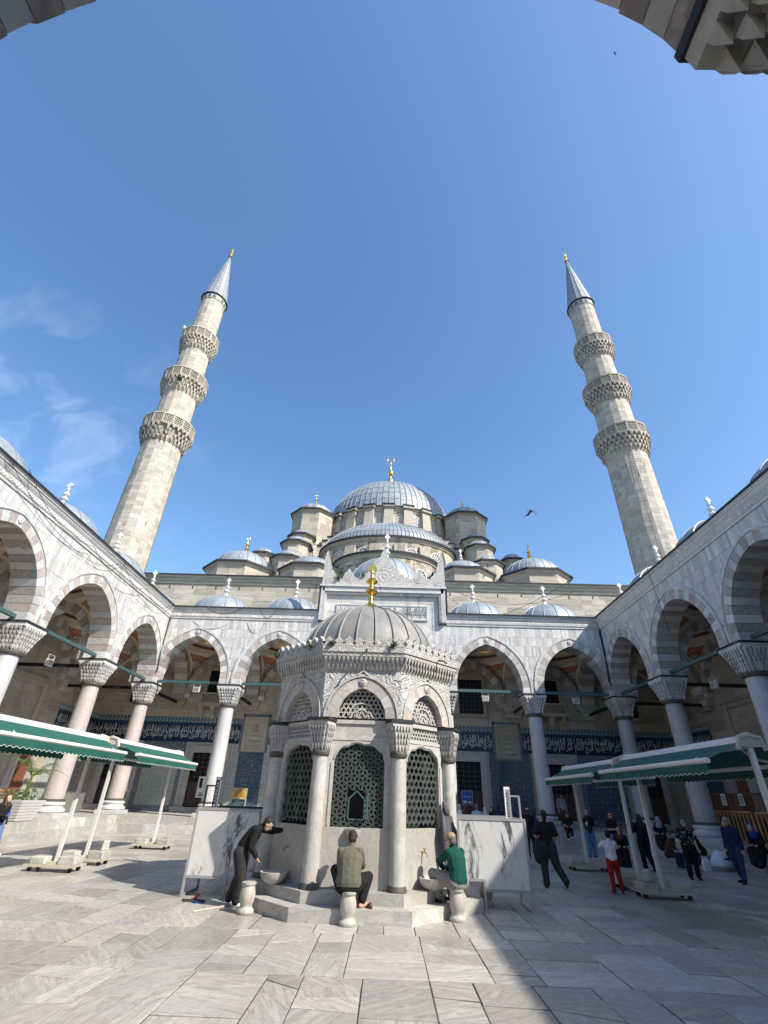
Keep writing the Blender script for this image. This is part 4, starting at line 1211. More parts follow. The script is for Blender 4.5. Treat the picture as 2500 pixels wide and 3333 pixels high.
def poly_drum(c, ap, z0, z1, dome_r, rise, seams, fin_h=0, gold=False, n=8, course=.45, nmax=26, lobed=False, name='roof_turret', rr=.2):
    b = MB(); b.prism(octa(ap-.02,c,n), z0, z1); t = obj(name, b, 'mortar', hall)
    ring_blocks(t, c, ap, n, z0, z1-.25, course, 'limestone', nmax, lambda am: math.sin(am) < .3)
    b = MB(); b.prism(octa(ap+.02,c,n), z1-.28, z1-.12, octa(ap+.16,c,n)); b.prism(octa(ap+.18,c,n), z1-.12, z1-.04, octa(ap+.24,c,n)); obj('cornice', b, 'limestone', t)
    b = MB(); b.prism(octa(ap+.34,c,n), z1-.06, z1+.12); b.prism(octa(ap+.32,c,n), z1+.12, z1+.26, octa(dome_r*1.02,c,n)); obj('lead_edge', b, 'lead_dark', t)
    if lobed:
        b = MB(); m = 64
        prof = [(1.0,0),(1.04,.25),(.98,.5),(.80,.75),(.5,.93),(0,1.0)]
        vs = []; 
        for q,(r_,z_) in enumerate(prof):
            for i in range(m):
                a = 2*PI*i/m; k_ = 1+.07*abs(math.sin(a*6))*(1 if r_ > .1 else 0); vs.append((c[0]+dome_r*r_*k_*math.cos(a), c[1]+dome_r*r_*k_*math.sin(a), z1+.15+rise*z_))
        b.add(vs, [(q*m+i,q*m+(i+1)%m,(q+1)*m+(i+1)%m,(q+1)*m+i) for q in range(len(prof)-1) for i in range(m)])
        d = obj('dome', b, 'lead', t, SM)
    else:
        b = dome_mb(dome_r, rise, 36, 0, .1); b.map(lambda x,y,z: (c[0]+x,c[1]+y,z1+.12+z)); d = obj('dome', b, 'lead', t, SM)
        b = seams_mb(dome_r, rise, seams, 0, .1, .028); b.map(lambda x,y,z: (c[0]+x,c[1]+y,z1+.12+z)); obj('lead_seams', b, 'lead', d, kind='stuff')
    if fin_h:
        b = gold_finial_mb(fin_h, rr) if gold else finial_mb(fin_h, True, rr)
        b.map(lambda x,y,z: (c[0]+x,c[1]+y,z1+.18+rise+z)); obj('finial', b, 'gold' if gold else 'stone_white', d, SM)
    return t
for s in (1,-1):
    X = lambda u: AX-s*u
    poly_drum((X(14.0),41.5), 2.98, 17.0, 19.78, 2.75, 2.0, 22, 1.95, True, nmax=40)
    poly_drum((X(7.1),40.6), 2.6, 17.0, 19.5, 2.25, 1.45, 18, 1.6, False, nmax=40)
    poly_drum((X(13.0),44.4), 1.22, 19.5, 23.0, 1.05, .85, 14, nmax=18)
    poly_drum((X(9.75),41.9), 1.42, 18.5, 21.45, 1.2, .95, 16, nmax=24)
    poly_drum((X(9.65),44.0), 1.30, 18.5, 24.25, 1.1, .9, 16, nmax=24)
    poly_drum((X(9.55),45.8), 1.22, 19.0, 26.1, 1.05, .85, 16, nmax=24)
    poly_drum((X(9.0),48.4), 2.32, 19.0, 30.2, 1.95, 1.5, 12, 1.9, True, nmax=110, lobed=True, name='weight_tower', rr=.17)
    # low blocks that carry the turrets, with lead tops
    b = MB(); b.box(*sorted((X(8.2),X(11.5))),43.3,47,17,22.6); b.box(*sorted((X(8.2),X(11.2))),45,48.5,22.6,24.4); b.box(*sorted((X(11.2),X(15.0))),43.4,47,17,20.4); ms = obj('roof_mass', b, 'limestone', hall)
    b = MB(); b.box(*sorted((X(8.0),X(11.7))),43.1,47.2,22.6,22.72); b.box(*sorted((X(8.0),X(11.4))),44.8,48.6,24.4,24.52); b.box(*sorted((X(11.1),X(15.2))),43.2,47.2,20.4,20.52); obj('lead_edge', b, 'lead_dark', ms)
    # stepped buttress between tower and drum
    st = ((2.2,3.6,28.25),(3.6,4.8,27.75),(4.8,6.0,27.3),(6.0,6.8,26.85),(6.8,7.35,26.35),(7.35,8.0,25.7))
    b = MB(); b2 = MB()
    for u0,u1,z in st:
        xa,xb = sorted((X(u0),X(u1))); b.box(xa,xb,46.3,48.2,20,z-.11); b2.box(xa-.06,xb+.06,46.15,48.3,z-.11,z)
    sb = obj('stepped_buttress', b, 'limestone', hall); obj('lead_edge', b2, 'lead_dark', sb)

def arched_window_mesh(w, h, cell):
    """round-headed pierced window in the plane x,z: rim, lattice and the dark behind; origin at sill centre"""
    a = w/2; hs = h-a
    inside = lambda x,z: abs(x) < a and 0 < z and (z < hs or x*x+(z-hs)**2 < a*a)
    out = MB(); out.cur = 0
    l = hex_lattice(a, h, cell, cell*.42, .05, lambda x,z: inside(x,z+h/2)); l.map(lambda x,y,z: (x,y,z+h/2)); out.add(l.v,l.f)
    out.cur = 1
    pts = [(-a,0),(a,0)]+[(a*math.cos(t*PI/10), hs+a*math.sin(t*PI/10)) for t in range(11)]
    out.add([(x,.05,z) for x,z in pts], [tuple(range(len(pts)))])
    out.cur = 0
    rim = [(-a,0)]+[(a*math.cos(PI-t*PI/10), hs+a*math.sin(PI-t*PI/10)) for t in range(11)]+[(a,0)]
    for i in range(len(rim)-1): out.bar((rim[i][0],0,rim[i][1]),(rim[i+1][0],0,rim[i+1][1]),.09,.14,(0,1,0))
    return mesh('window', out, ['stone_white','glass_dark'])
WIN_A = arched_window_mesh(.95, 1.75, .125); WIN_B = arched_window_mesh(1.15, 1.45, .15)
def put_window(parent, me, x, y, z, ang):   # ang: outward direction
    o = obj('window', me, None, parent, loc=(x,y,z), rot=(0,0,ang+PI/2)); return o
# main drum and dome
C0 = (AX,54.3)
b = MB(); b.lathe([(8.25,26.5),(8.25,30.6)], 96, C0, cap=False); drum = obj('main_drum', b, 'mortar', hall, SM)
ring_blocks(drum, C0, 8.25, 48, 27.6, 30.6, .43, 'limestone', 60, lambda am: math.sin(am) < -.1, split=1)
for i in range(24):
    a = 2*PI*(i+.5)/24
    if math.sin(a) > .1: continue
    put_window(drum, WIN_A, C0[0]+8.29*math.cos(a), C0[1]+8.29*math.sin(a), 28.0, a)
    # hood over the window
    b = MB(); 
    for t in range(9):
        t0,t1 = t*PI/9,(t+1)*PI/9
        for (r0,r1) in ((.52,.70),): 
            q = [(r0*math.cos(t0),28.0+1.28+r0*math.sin(t0)),(r1*math.cos(t0),28.0+1.28+r1*math.sin(t0)),(r1*math.cos(t1),28.0+1.28+r1*math.sin(t1)),(r0*math.cos(t1),28.0+1.28+r0*math.sin(t1))]
            ext(b, q, 0, .05, lambda u,d,z: (C0[0]+(8.29+d)*math.cos(a)-u*math.sin(a), C0[1]+(8.29+d)*math.sin(a)+u*math.cos(a), z))
    obj('window_hood', b, 'limestone', drum)
for i in range(24):
    a = 2*PI*i/24
    if math.sin(a) > .1: continue
    b = MB(); PP = lambda u,d,z: (C0[0]+d*math.cos(a)-u*math.sin(a), C0[1]+d*math.sin(a)+u*math.cos(a), z)
    b.add([PP(-.60,8.2,27.5),PP(.60,8.2,27.5),PP(.60,9.0,27.5),PP(-.60,9.0,27.5),PP(-.50,8.2,30.45),PP(.50,8.2,30.45),PP(.50,8.72,30.45),PP(-.50,8.72,30.45)], [(4,5,6,7),(1,2,6,5),(2,3,7,6),(3,0,4,7)])
    bt = obj('buttress', b, 'limestone', drum)
    b = MB(); ext(b, [(-.66,30.45),(.66,30.45),(.66,30.75),(-.66,30.75)], 8.2, 8.95, PP); obj('buttress_cap', b, 'limestone', bt)
    b = MB(); ext(b, [(-.72,30.75),(.72,30.75),(.72,30.87),(-.72,30.87)], 8.2, 9.05, PP); obj('lead_edge', b, 'lead_dark', bt)
b = MB(); b.lathe([(8.26,30.2),(8.34,30.3),(8.36,30.42),(8.52,30.55),(8.54,30.68)], 96, C0, cap=False); obj('cornice', b, 'limestone', drum, SM)
b = MB(); b.lathe([(8.62,30.66),(8.64,30.82),(8.1,30.92)], 96, C0, cap=False); obj('lead_edge', b, 'lead_dark', drum, SM)
b = MB(); b.lathe([(9.35,27.15),(9.4,27.4),(8.3,27.75)], 96, C0, cap=False); b.lathe([(9.2,26.4),(9.2,27.15)], 96, C0, cap=False); obj('lead_skirt', b, 'lead_dark', drum, SM)
R0, H0 = 8.15, 7.35
b = dome_mb(R0, H0, 112, 0, .15); b.map(lambda x,y,z: (C0[0]+x,C0[1]+y,30.75+z)); md = obj('main_dome', b, 'lead', hall, SM)
b = seams_mb(R0, H0, 72, 0, .15, .05); b.map(lambda x,y,z: (C0[0]+x,C0[1]+y,30.75+z))
for t in range(1,9):
    th = t*PI/20
    for i in range(72):
        a0,a1 = 2*PI*i/72,2*PI*(i+1)/72; o_ = (i%2)*.02
        rr_,zz = R0*math.cos(th+o_)*1.003, 30.9+H0*math.sin(th+o_)*1.003
        b.tube([(C0[0]+rr_*math.cos(a0),C0[1]+rr_*math.sin(a0),zz),(C0[0]+rr_*math.cos(a1),C0[1]+rr_*math.sin(a1),zz)], .028, 3, False)
obj('lead_seams', b, 'lead', md, kind='stuff')
b = gold_finial_mb(6.3,.42); b.map(lambda x,y,z: (C0[0]+x,C0[1]+y,30.8+H0+z)); obj('finial', b, 'gold', md, SM)
# half dome and its drum, on an elliptical plan
def ellipse_tier(name, cy, rx, ry, z0, z1, edge=.35, course=.43, nmax=60):
    C = (AX,cy); n = 72
    def E(a,d,z): return (C[0]+(rx+d)*math.cos(a), C[1]+(ry+d)*math.sin(a), z)
    b = MB(); b.add([E(2*PI*i/n,-.012,z) for z in (z0,z1) for i in range(n)], [(i,(i+1)%n,n+(i+1)%n,n+i) for i in range(n)]); t = obj(name, b, 'mortar', hall, SM)
    nc = max(1,round((z1-z0-.35)/course)); h = (z1-.35-z0)/nc; rest = MB(); cnt = 0
    for i in range(nc):
        a = PI+rnd.random()*.1
        while a < 2*PI:
            e = a+rnd.uniform(.10,.26); za,zb = z0+h*i+.004,z0+h*(i+1)-.004; am = (a+e)/2
            tt = MB() if cnt < nmax else rest; o_ = rnd.uniform(0,.012); g_ = .0012
            tt.hexa([E(a+g_,-.05,za),E(e-g_,-.05,za),E(e-g_,o_,za),E(a+g_,o_,za),E(a+g_,-.05,zb),E(e-g_,-.05,zb),E(e-g_,o_,zb),E(a+g_,o_,zb)])
            if cnt < nmax: obj('stone_block', tt, 'limestone', t)
            cnt += 1; a = e
    if rest.f: obj('stone_blocks_small', rest, 'limestone', t, kind='stuff')
    b = MB(); prof = [(.0,z1-.36),(.10,z1-.34),(.12,z1-.22),(.24,z1-.12),(.26,z1-.02)]
    b.add([E(2*PI*i/n,d,z) for d,z in prof for i in range(n)], [(q*n+i,q*n+(i+1)%n,(q+1)*n+(i+1)%n,(q+1)*n+i) for q in range(4) for i in range(n)]); obj('cornice', b, 'limestone', t, SM)
    b = MB(); prof = [(edge,z1-.04),(edge+.02,z1+.16),(-.25,z1+.28)]
    b.add([E(2*PI*i/n,d,z) for d,z in prof for i in range(n)], [(q*n+i,q*n+(i+1)%n,(q+1)*n+(i+1)%n,(q+1)*n+i) for q in range(2) for i in range(n)]); obj('lead_edge', b, 'lead_dark', t, SM)
    return t, E
ht, HE = ellipse_tier('half_dome_drum', 46.2, 7.15, 4.75, 20.5, 24.25, nmax=70)
b = dome_mb(1.0, 1.0, 72, 0, .0); b.map(lambda x,y,z: (AX+7.0*x, 46.2+4.7*y, 24.4+3.3*z)); hd = obj('half_dome', b, 'lead', hall, SM)
b = MB()
for i in range(52):
    a = PI+PI*(i+.5)/52
    b.tube([(AX+7.03*math.cos(t*PI/24)*math.cos(a), 46.2+4.73*math.cos(t*PI/24)*math.sin(a), 24.4+3.32*math.sin(t*PI/24)) for t in range(12)], .035, 4, False)
for t in (2,4,6,8,10):
    th = t*PI/24; b.tube([(AX+7.03*math.cos(th)*math.cos(PI+PI*i/40), 46.2+4.73*math.cos(th)*math.sin(PI+PI*i/40), 24.4+3.32*math.sin(th)) for i in range(41)], .022, 3, False)
obj('lead_seams', b, 'lead', hd, kind='stuff')
for a_ in (-90,-70.5,-109.5,-47,-133,-20,-160):
    a = math.radians(a_); p = HE(a,.03,21.9); nx,ny = math.cos(a)/7.15, math.sin(a)/4.75
    put_window(ht, WIN_B, p[0], p[1], 21.75, math.atan2(ny,nx))
for a_ in (-80.2,-99.8,-59,-121,-33,-147):
    a = math.radians(a_); nx,ny = math.cos(a)/7.15, math.sin(a)/4.75; k_ = math.hypot(nx,ny); nx/=k_; ny/=k_; p = HE(a,0,0)
    b = MB(); PP = lambda u,d,z: (p[0]+nx*d-ny*u, p[1]+ny*d+nx*u, z)
    b.add([PP(-.60,-.2,20.9),PP(.60,-.2,20.9),PP(.60,.75,20.9),PP(-.60,.75,20.9),PP(-.55,-.2,23.5),PP(.55,-.2,23.5),PP(.55,.22,23.5),PP(-.55,.22,23.5)], [(4,5,6,7),(1,2,6,5),(2,3,7,6),(3,0,4,7)])
    obj('buttress', b, 'limestone', ht)
et, EE = ellipse_tier('exedra', 42.2, 5.05, 3.9, 17.0, 20.95, nmax=70)
for a_ in (-52,-128,-28,-152):
    a = math.radians(a_); p = EE(a,.03,0); nx,ny = math.cos(a)/5.05, math.sin(a)/3.9
    put_window(et, WIN_B, p[0], p[1], 18.3, math.atan2(ny,nx))
b = MB(); b.lathe([(1.0,0),(1.0,.05)]+[(math.cos(t*PI/16),.05+.6*math.sin(t*PI/16)) for t in range(1,9)], 48, cap=False); b.map(lambda x,y,z: (AX+4.9*x,42.2+3.8*y,20.95+1.8*z)); obj('exedra_roof', b, 'lead', hall, SM)

# ================================================================== MINARETS
def lattice_panel(w, h):
    b = MB()
    b.box(-w/2,w/2,-.06,.06,0,.10); b.box(-w/2,w/2,-.08,.08,h-.10,h); b.box(-w/2,-w/2+.07,-.05,.05,.1,h-.1); b.box(w/2-.07,w/2,-.05,.05,.1,h-.1)
    l = hex_lattice(w/2-.05,h/2-.08,.13,.06,.06, lambda x,z: abs(x) < w/2-.03 and abs(z) < h/2-.06); l.map(lambda x,y,z: (x,y,z+h/2)); b.add(l.v,l.f)
    return mesh('parapet_panel', b, 'limestone_pale')
def minaret(label, x, y):
    t = thing('minaret', label, 'minaret', (x,y,0), group='minarets flanking the prayer hall')
    c = (x,y); N = 16
    secs = ((0,31.75,2.12,1.86,34),(33.1,38.85,1.78,1.72,13),(40.0,45.85,1.62,1.56,13),(47.1,55.2,1.46,1.40,19))
    for k,(z0,z1,r0,r1,nc) in enumerate(secs):
        zz0 = max(z0,15.5)
        b = MB(); b.prism(octa(r0-.02,c,N,PI/N), z0, z1, octa(r1-.02,c,N,PI/N)); sh = obj('shaft', b, 'mortar', t)
        ring_blocks(sh, c, r0-(r0-r1)*(zz0-z0)/(z1-z0), N, zz0, z1, .44, 'limestone_pale', (290,60,40,20)[k], lambda am: math.sin(am) < .12, taper=(r0-r1)/(z1-z0), split=(1 if k == 0 else 0))
    for (zb,rs,rb,zt) in ((31.7,1.86,2.48,34.6),(38.75,1.72,2.30,41.55),(45.75,1.56,2.06,48.65)):
        mz = zt-1.25
        b = MB(); b.lathe([(rs+.05,zb-.1),(rs+.10,zb),(rs+.22,zb+.3),(rs+(rb-rs)*.45,zb+(mz-zb)*.5),(rb-.22,mz-.15),(rb-.05,mz-.05),(rb,mz)], 32, c, PI/32); bal = obj('balcony', b, 'limestone_pale', t)
        b = MB(); T = 4
        for q in range(T):   # hanging stalactites in four rings
            rr_ = rs+.12+(rb-rs-.1)*((q+.75)/T); zq = zb+(mz-zb)*(q+.95)/T; hh = (mz-zb)/T*1.15; m = 32; wq = 2*PI*rr_/m*.34
            for i in range(m):
                a = 2*PI*(i+.5*(q%2))/m
                if math.sin(a) > .45: continue
                j = rnd.uniform(.6,1.35)
                if rnd.random() < .07: continue
                Q = lambda u,d,z: (c[0]+(rr_+d)*math.cos(a)-u*math.sin(a), c[1]+(rr_+d)*math.sin(a)+u*math.cos(a), z)
                b.add([Q(-wq,-.2,zq),Q(wq,-.2,zq),Q(wq,.14,zq),Q(-wq,.14,zq),Q(-wq*.6,.10,zq-hh*.45),Q(wq*.6,.10,zq-hh*.45),Q(-wq*.25,.05,zq-hh*j),Q(wq*.25,.05,zq-hh*j),Q(0,-.05,zq-hh*.75)],
                      [(0,3,2,1),(3,4,5,2),(4,6,7,5),(2,5,8,1),(5,7,8),(3,0,8,4),(4,8,6),(6,8,7)])
        obj('stalactites', b, 'limestone_pale', bal, kind='stuff')
        b = MB(); b.prism(octa(rb+.03,c,N), mz-.04, mz+.06); b.prism(octa(rb-.12,c,N), mz+.06, mz+.1); obj('balcony_floor', b, 'limestone_pale', bal)
        w = 2*rb*math.tan(PI/N); pm = lattice_panel(w,1.2)
        for i in range(N):
            a = 2*PI*i/N
            o = obj('parapet_panel', pm, None, bal, loc=(c[0]+rb*math.cos(a), c[1]+rb*math.sin(a), mz+.06), rot=(0,0,a+PI/2))
        b = MB(); b.prism(octa(rb+.08,c,N), zt+.0, zt+.07); o = obj('parapet_rail', b, 'limestone_pale', bal)
        # ring is only a rim: cut by an inner dark well
        b = MB(); b.prism(octa(rb-.09,c,N), zt+.05, zt+.075); obj('well', b, 'mortar', bal)
    b = MB(); b.prism(octa(1.48,c,N), 55.2, 55.95); nk = obj('tile_ring', b, 'limestone_pale', t)
    for i in range(N):
        a = 2*PI*i/N; Q = lambda u,d,z: (c[0]+d*math.cos(a)-u*math.sin(a), c[1]+d*math.sin(a)+u*math.cos(a), z)
        b = MB(); ext(b, [(-.17,55.3),(.17,55.3),(.17,55.62),(.09,55.78),(0,55.82),(-.09,55.78),(-.17,55.62)], 1.47, 1.49, Q); obj('blue_tile', b, 'tile_turquoise', nk)
    b = MB(); b.prism(octa(1.52,c,N), 55.95, 56.1, octa(1.66,c,N)); obj('cone_eaves', b, 'lead_dark', t)
    b = MB(); b.lathe([(1.64,56.1),(1.5,56.55),(.09,66.6),(0,66.62)], 16, c, PI/16); cn = obj('cone_roof', b, 'lead', t)
    b = MB()
    for i in range(16):
        a = 2*PI*i/16+PI/16; b.tube([(c[0]+1.63*math.cos(a),c[1]+1.63*math.sin(a),56.12),(c[0]+1.5*math.cos(a),c[1]+1.5*math.sin(a),56.57),(c[0]+.09*math.cos(a),c[1]+.09*math.sin(a),66.6)], .032, 4, False)
    obj('lead_seams', b, 'lead', cn, kind='stuff')
    b = gold_finial_mb(2.2,.19); b.map(lambda X_,Y_,z: (c[0]+X_,c[1]+Y_,66.5+z)); obj('finial', b, 'gold', t, SM)
    b = MB(); b.tube([(c[0]-.75,c[1]-2.03,17),(c[0]-.66,c[1]-1.78,31.3)], .016, 5); obj('lightning_cable', b, 'bronze', t)
    return t
m1 = minaret('left of two tall pale stone minarets, its three balconies lit by sun', AX-23.4, 37.5)
m2 = minaret('right of two tall stone minarets, left half of its shaft in shade', AX+23.9, 37.5)
b = MB(); b.box(-.25,.25,-.25,.25,0,.12); b.lathe([(.06,.1),(.06,.9)],8); b.tube([(0,0,.8),(0,.1,.95),(-.05,-.55,1.15)], [.06,.16,.30], 10)
tag(obj('loudspeaker', b, 'plastic_white', None, loc=(AX-23.4-1.75,36.9,48.72), rot=(0,0,-.6)), 'white horn loudspeaker on the top balcony of the left minaret', 'loudspeaker')
# ================================================================== FOUNTAIN
fo = thing('ablution_fountain', 'octagonal carved marble ablution fountain with lead dome and iron grilles', 'fountain', (FC.x,FC.y,0))
def PK(k):
    a = -PI/2+k*PI/4; ca, sa = math.cos(a), math.sin(a)
    return lambda u,d,z: (FC.x+d*ca-u*sa, FC.y+d*sa+u*ca, z)
t8 = math.tan(PI/8)
for (ap,ap2,z0,z1) in ((2.72,2.3,-.03,.21),(2.38,1.9,.21,.40)):
    for k in range(8):
        P = PK(k); cut = rnd.uniform(-.3,.3)
        for (f0,f1) in ((-1,cut),(cut,1)):
            b = MB(); g_ = .004; zt = z1+rnd.uniform(-.004,.004)
            vs = [P(f0*ap2*t8+g_,ap2,z0),P(f1*ap2*t8-g_,ap2,z0),P(f1*ap*t8-g_,ap,z0),P(f0*ap*t8+g_,ap,z0)]
            vs += [P(f0*ap2*t8+g_,ap2,zt),P(f1*ap2*t8-g_,ap2,zt),P(f1*ap*t8-g_,ap,zt),P(f0*ap*t8+g_,ap,zt)]
            b.hexa(vs); obj('step_block', b, 'step_stone', fo)
b = MB(); b.prism(octa(2.31,(FC.x,FC.y)), -.02, .19); b.prism(octa(1.92,(FC.x,FC.y)), .19, .385); obj('step_core', b, 'step_stone', fo)
# columns at the corners
FM = {}
b = MB(); b.lathe([(.170,.50),(.167,1.4),(.157,2.4),(.150,2.74)], 26); FM['shaft'] = mesh('shaft', b, 'marble_fountain', SM)
b = MB(); b.lathe([(.20,.40),(.20,.43),(.19,.45),(.182,.485),(.172,.50)], 26); FM['base_ring'] = mesh('base_ring', b, 'bronze', SM)
b = MB(); b.lathe([(.152,2.72),(.187,2.74),(.195,2.79),(.187,2.83),(.152,2.86)], 26); FM['collar'] = mesh('collar', b, 'bronze', SM)
FM['capital'] = mesh('capital', capital_mb(.155,.245,2.85,3.43,4,4), 'marble_fountain')
b = MB(); b.box(-.28,.28,-.28,.28,3.43,3.49); FM['lead_pad'] = mesh('lead_pad', b, 'lead_dark')
for k in range(8):
    a = -PI/2+PI/8+k*PI/4; r = 2.09/math.cos(PI/8)
    c = obj('column', FM['shaft'], None, fo, loc=(FC.x+r*math.cos(a),FC.y+r*math.sin(a),0), rot=(0,0,a))
    for q in ('base_ring','collar','capital','lead_pad'):
        o = bpy.data.objects.new(q, FM[q]); COL.objects.link(o); o.parent = c
# grilles
def foil(u, a=.56, zs=2.60, h=.36):
    x = max(-1,min(1,u/a)); return zs+h*math.sqrt(max(0,1-x*x))**.9+.035*abs(math.sin(math.acos(x)*4.5))
def grille_star(hatch):
    """iron strapwork: hexagons with six-rayed stars"""
    b = MB(); s = .172; R = s/math.sqrt(3)
    ok = lambda x,z: abs(x) < .575 and 1.43 < z < foil(x)+.02 and not (hatch and abs(x+.02) < .17 and 1.57 < z < 2.07)
    def seg(p,q):
        if ok(*p) and ok(*q): b.bar((p[0],0,p[1]),(q[0],0,q[1]),.0135,.018,(0,1,0))
    for j in range(-1,12):
        for i in range(-4,5):
            cx = (i+.5*(j%2))*s; cz = 1.47+j*s*.866; tips = []
            for k in range(6):
                a0 = PI/6+k*PI/3; t = (cx+R*.66*math.cos(a0),cz+R*.66*math.sin(a0)); tips.append(t); seg((cx,cz),t)
            for k in (0,1):          # the little triangle where three stars meet
                a0 = PI/6+k*PI/3; v = (cx+R*math.cos(a0),cz+R*math.sin(a0))
                tr = [(v[0]+R*.34*math.cos(a0+PI+m*2*PI/3),v[1]+R*.34*math.sin(a0+PI+m*2*PI/3)) for m in range(3)]
                for m in range(3): seg(tr[m],tr[(m+1)%3])
            for k in range(6):
                if k%2 == 0: seg(tips[k],tips[(k+1)%6])
    return b
def grille_rings():
    b = MB(); s = .15; r = .094
    for j in range(0,13):
        for i in range(-5,6):
            cx = (i+.5*(j%2))*s; cz = 1.47+j*s*.866
            pts = [(cx+r*math.cos(2*PI*t/12),cz+r*math.sin(2*PI*t/12)) for t in range(12)]
            for t in range(12):
                p,q = pts[t],pts[(t+1)%12]
                if abs(p[0]) < .57 and abs(q[0]) < .57 and 1.43 < p[1] < foil(p[0])+.02 and 1.43 < q[1] < foil(q[0])+.02:
                    b.bar((p[0],0,p[1]),(q[0],0,q[1]),.012,.016,(0,1,0))
    return b
ringsM = mesh('grille', grille_rings(), 'grille_paint')
for k in range(8):
    P = PK(k); a = k*PI/4
    hwL = 2.06*t8
    b = MB(); ext(b, [(-.72,.40),(.72,.40),(.72,1.42),(-.72,1.42)], 1.92, 2.05, P); lp = obj('lower_slab', b, 'marble_panel', fo)
    b = MB()
    for s in (-1,1):
        u0,u1 = sorted((s*.72,s*.80)); ext(b, [(u0,.40),(u1,.40),(u1,3.47),(u0,3.47)], 1.9, 2.10, P)
        u0,u1 = sorted((s*.56,s*.72)); ext(b, [(u0,1.42),(u1,1.42),(u1,3.06),(u0,3.06)], 1.93, 2.045, P)
    n = 44
    for i in range(n):
        u0,u1 = -.56+1.12*i/n,-.56+1.12*(i+1)/n
        ext(b, [(u0,foil(u0)),(u1,foil(u1)),(u1,3.06),(u0,3.06)], 1.93, 2.045, P)
    fp = obj('window_plate', b, 'marble_fountain', fo)
    b = MB(); prev = None
    for i in range(n+1):
        u = -.56+1.12*i/n; p = P(u,2.05,foil(u)+.045)
        if prev: b.bar(prev,p,.03,.03,(P(0,1,0)[0]-FC.x,P(0,1,0)[1]-FC.y,0))
        prev = p
    for s in (-1,1): b.bar(P(s*.605,2.05,1.45),P(s*.605,2.05,2.62),.03,.03,(P(0,1,0)[0]-FC.x,P(0,1,0)[1]-FC.y,0))
    obj('foil_moulding', b, 'marble_fountain', fp)
    if k == 0:
        g_ = obj('grille', mesh('grille', grille_star(True), 'grille_paint'), None, fo, loc=P(0,1.97,0), rot=(0,0,a))
    else:
        g_ = obj('grille', ringsM, None, fo, loc=P(0,1.97,0), rot=(0,0,a))
    if k == 0:   # little casement standing open
        b = MB()
        def leaf(o,s):
            fr = [(0,0),(0,.36),(.17,.52),(.34,.36),(.34,0),(0,0)]
            for i in range(5): b.bar(o(*fr[i]),o(*fr[i+1]),.03,.03,(0,1,0))
        leaf(lambda u,z: P(-.19+u,1.985,1.56+z),1); obj('casement_frame', b, 'green_iron', g_).matrix_parent_inverse = g_.matrix_basis.inverted()
        b = MB(); O = lambda u,z: (P(.15,1.99,0)[0]+u*.42, P(.15,1.99,0)[1]-u*.9, 1.56+z)
        fr = [(0,0),(0,.38),(.17,.52),(.17,0),(0,0)]
        for i in range(4): b.bar(O(*fr[i]),O(*fr[i+1]),.025,.025,(.9,.42,0))
        for z in (.1,.2,.3): b.bar(O(0,z),O(.17,z+.04),.012,.012,(.9,.42,0))
        b.bar(O(.085,0),O(.085,.44),.012,.012,(.9,.42,0))
        obj('casement_leaf', b, 'green_iron', g_).matrix_parent_inverse = g_.matrix_basis.inverted()
    # band over the window: framed slab, or pierced slab on the diagonal sides
    b = MB(); 
    for (u0,u1,z0,z1,d) in ((-.72,.72,3.06,3.12,2.06),(-.72,.72,3.40,3.48,2.07),(-.72,-.62,3.12,3.40,2.055),(.62,.72,3.12,3.40,2.055)):
        ext(b, [(u0,z0),(u1,z0),(u1,z1),(u0,z1)], 1.93, d, P)
    bp = obj('band_frame', b, 'marble_fountain', fo)
    if k%2 == 0:
        b = MB(); ext(b, [(-.62,3.12),(.62,3.12),(.62,3.40),(-.62,3.40)], 1.93, 2.03, P); obj('band_slab', b, 'marble_fountain', bp)
    else:
        l = hex_lattice(.62,.14,.055,.03,.06,lambda x,z: abs(x) < .63 and abs(z) < .145); l.map(lambda x,y,z: P(x,1.99+y,z+3.26)); obj('pierced_band', l, 'marble_fountain', bp)
    # arch: voussoirs, moulding, pierced tympanum
    aa,ri = .56,.67
    moulding(fo, 0, 3.49, aa, .02, ri, .255, .31, 1.98, 2.235, P, 'marble_fountain', n=18)
    voussoir_ring(fo, 0, 3.49, aa, .02, ri, .25, 1.98, 2.205, P, 9, ('marble_fountain','breccia_pale'), start=1, jit=.006)
    b = MB(); b.tube([P(-.12,2.225,3.49+ri+.29),P(0,2.225,3.49+ri+.40),P(.12,2.225,3.49+ri+.29)], .028, 6); obj('ogee_tip', b, 'marble_fountain', fo)
    b = MB(); b.lathe([(.09,0),(.09,.03),(.05,.05),(.045,.03),(.02,.055),(0,.055)], 14); b.map(lambda x,y,z: P(x,2.2+z,3.49+ri+.125+y)); obj('boss', b, 'marble_fountain', fo, SM)
    az = lambda x: arch_z(aa,.02,ri,0,x)
    l = hex_lattice(.6,.6,.062,.036,.06,lambda x,z: abs(x) < aa-.02 and 0 < z < az(x)-.01); l.map(lambda x,y,z: P(x,2.02+y,3.50+z)); ty = obj('tympanum_lattice', l, 'marble_fountain', fo)
    b = MB()
    for s in range(5):
        q = [(-.45+.18*s,.03),(-.36+.18*s,.17),(-.27+.18*s,.03)]
        for i in range(2): b.bar(P(q[i][0],2.05,3.5+q[i][1]),P(q[i+1][0],2.05,3.5+q[i+1][1]),.03,.05,(P(0,1,0)[0]-FC.x,P(0,1,0)[1]-FC.y,0))
    for R_ in (.16,.30):
        pts = [(R_*math.cos(PI*t/10),.05+R_*math.sin(PI*t/10)) for t in range(11)]
        for i in range(10): b.bar(P(pts[i][0],2.05,3.5+pts[i][1]),P(pts[i+1][0],2.05,3.5+pts[i+1][1]),.03,.05,(P(0,1,0)[0]-FC.x,P(0,1,0)[1]-FC.y,0))
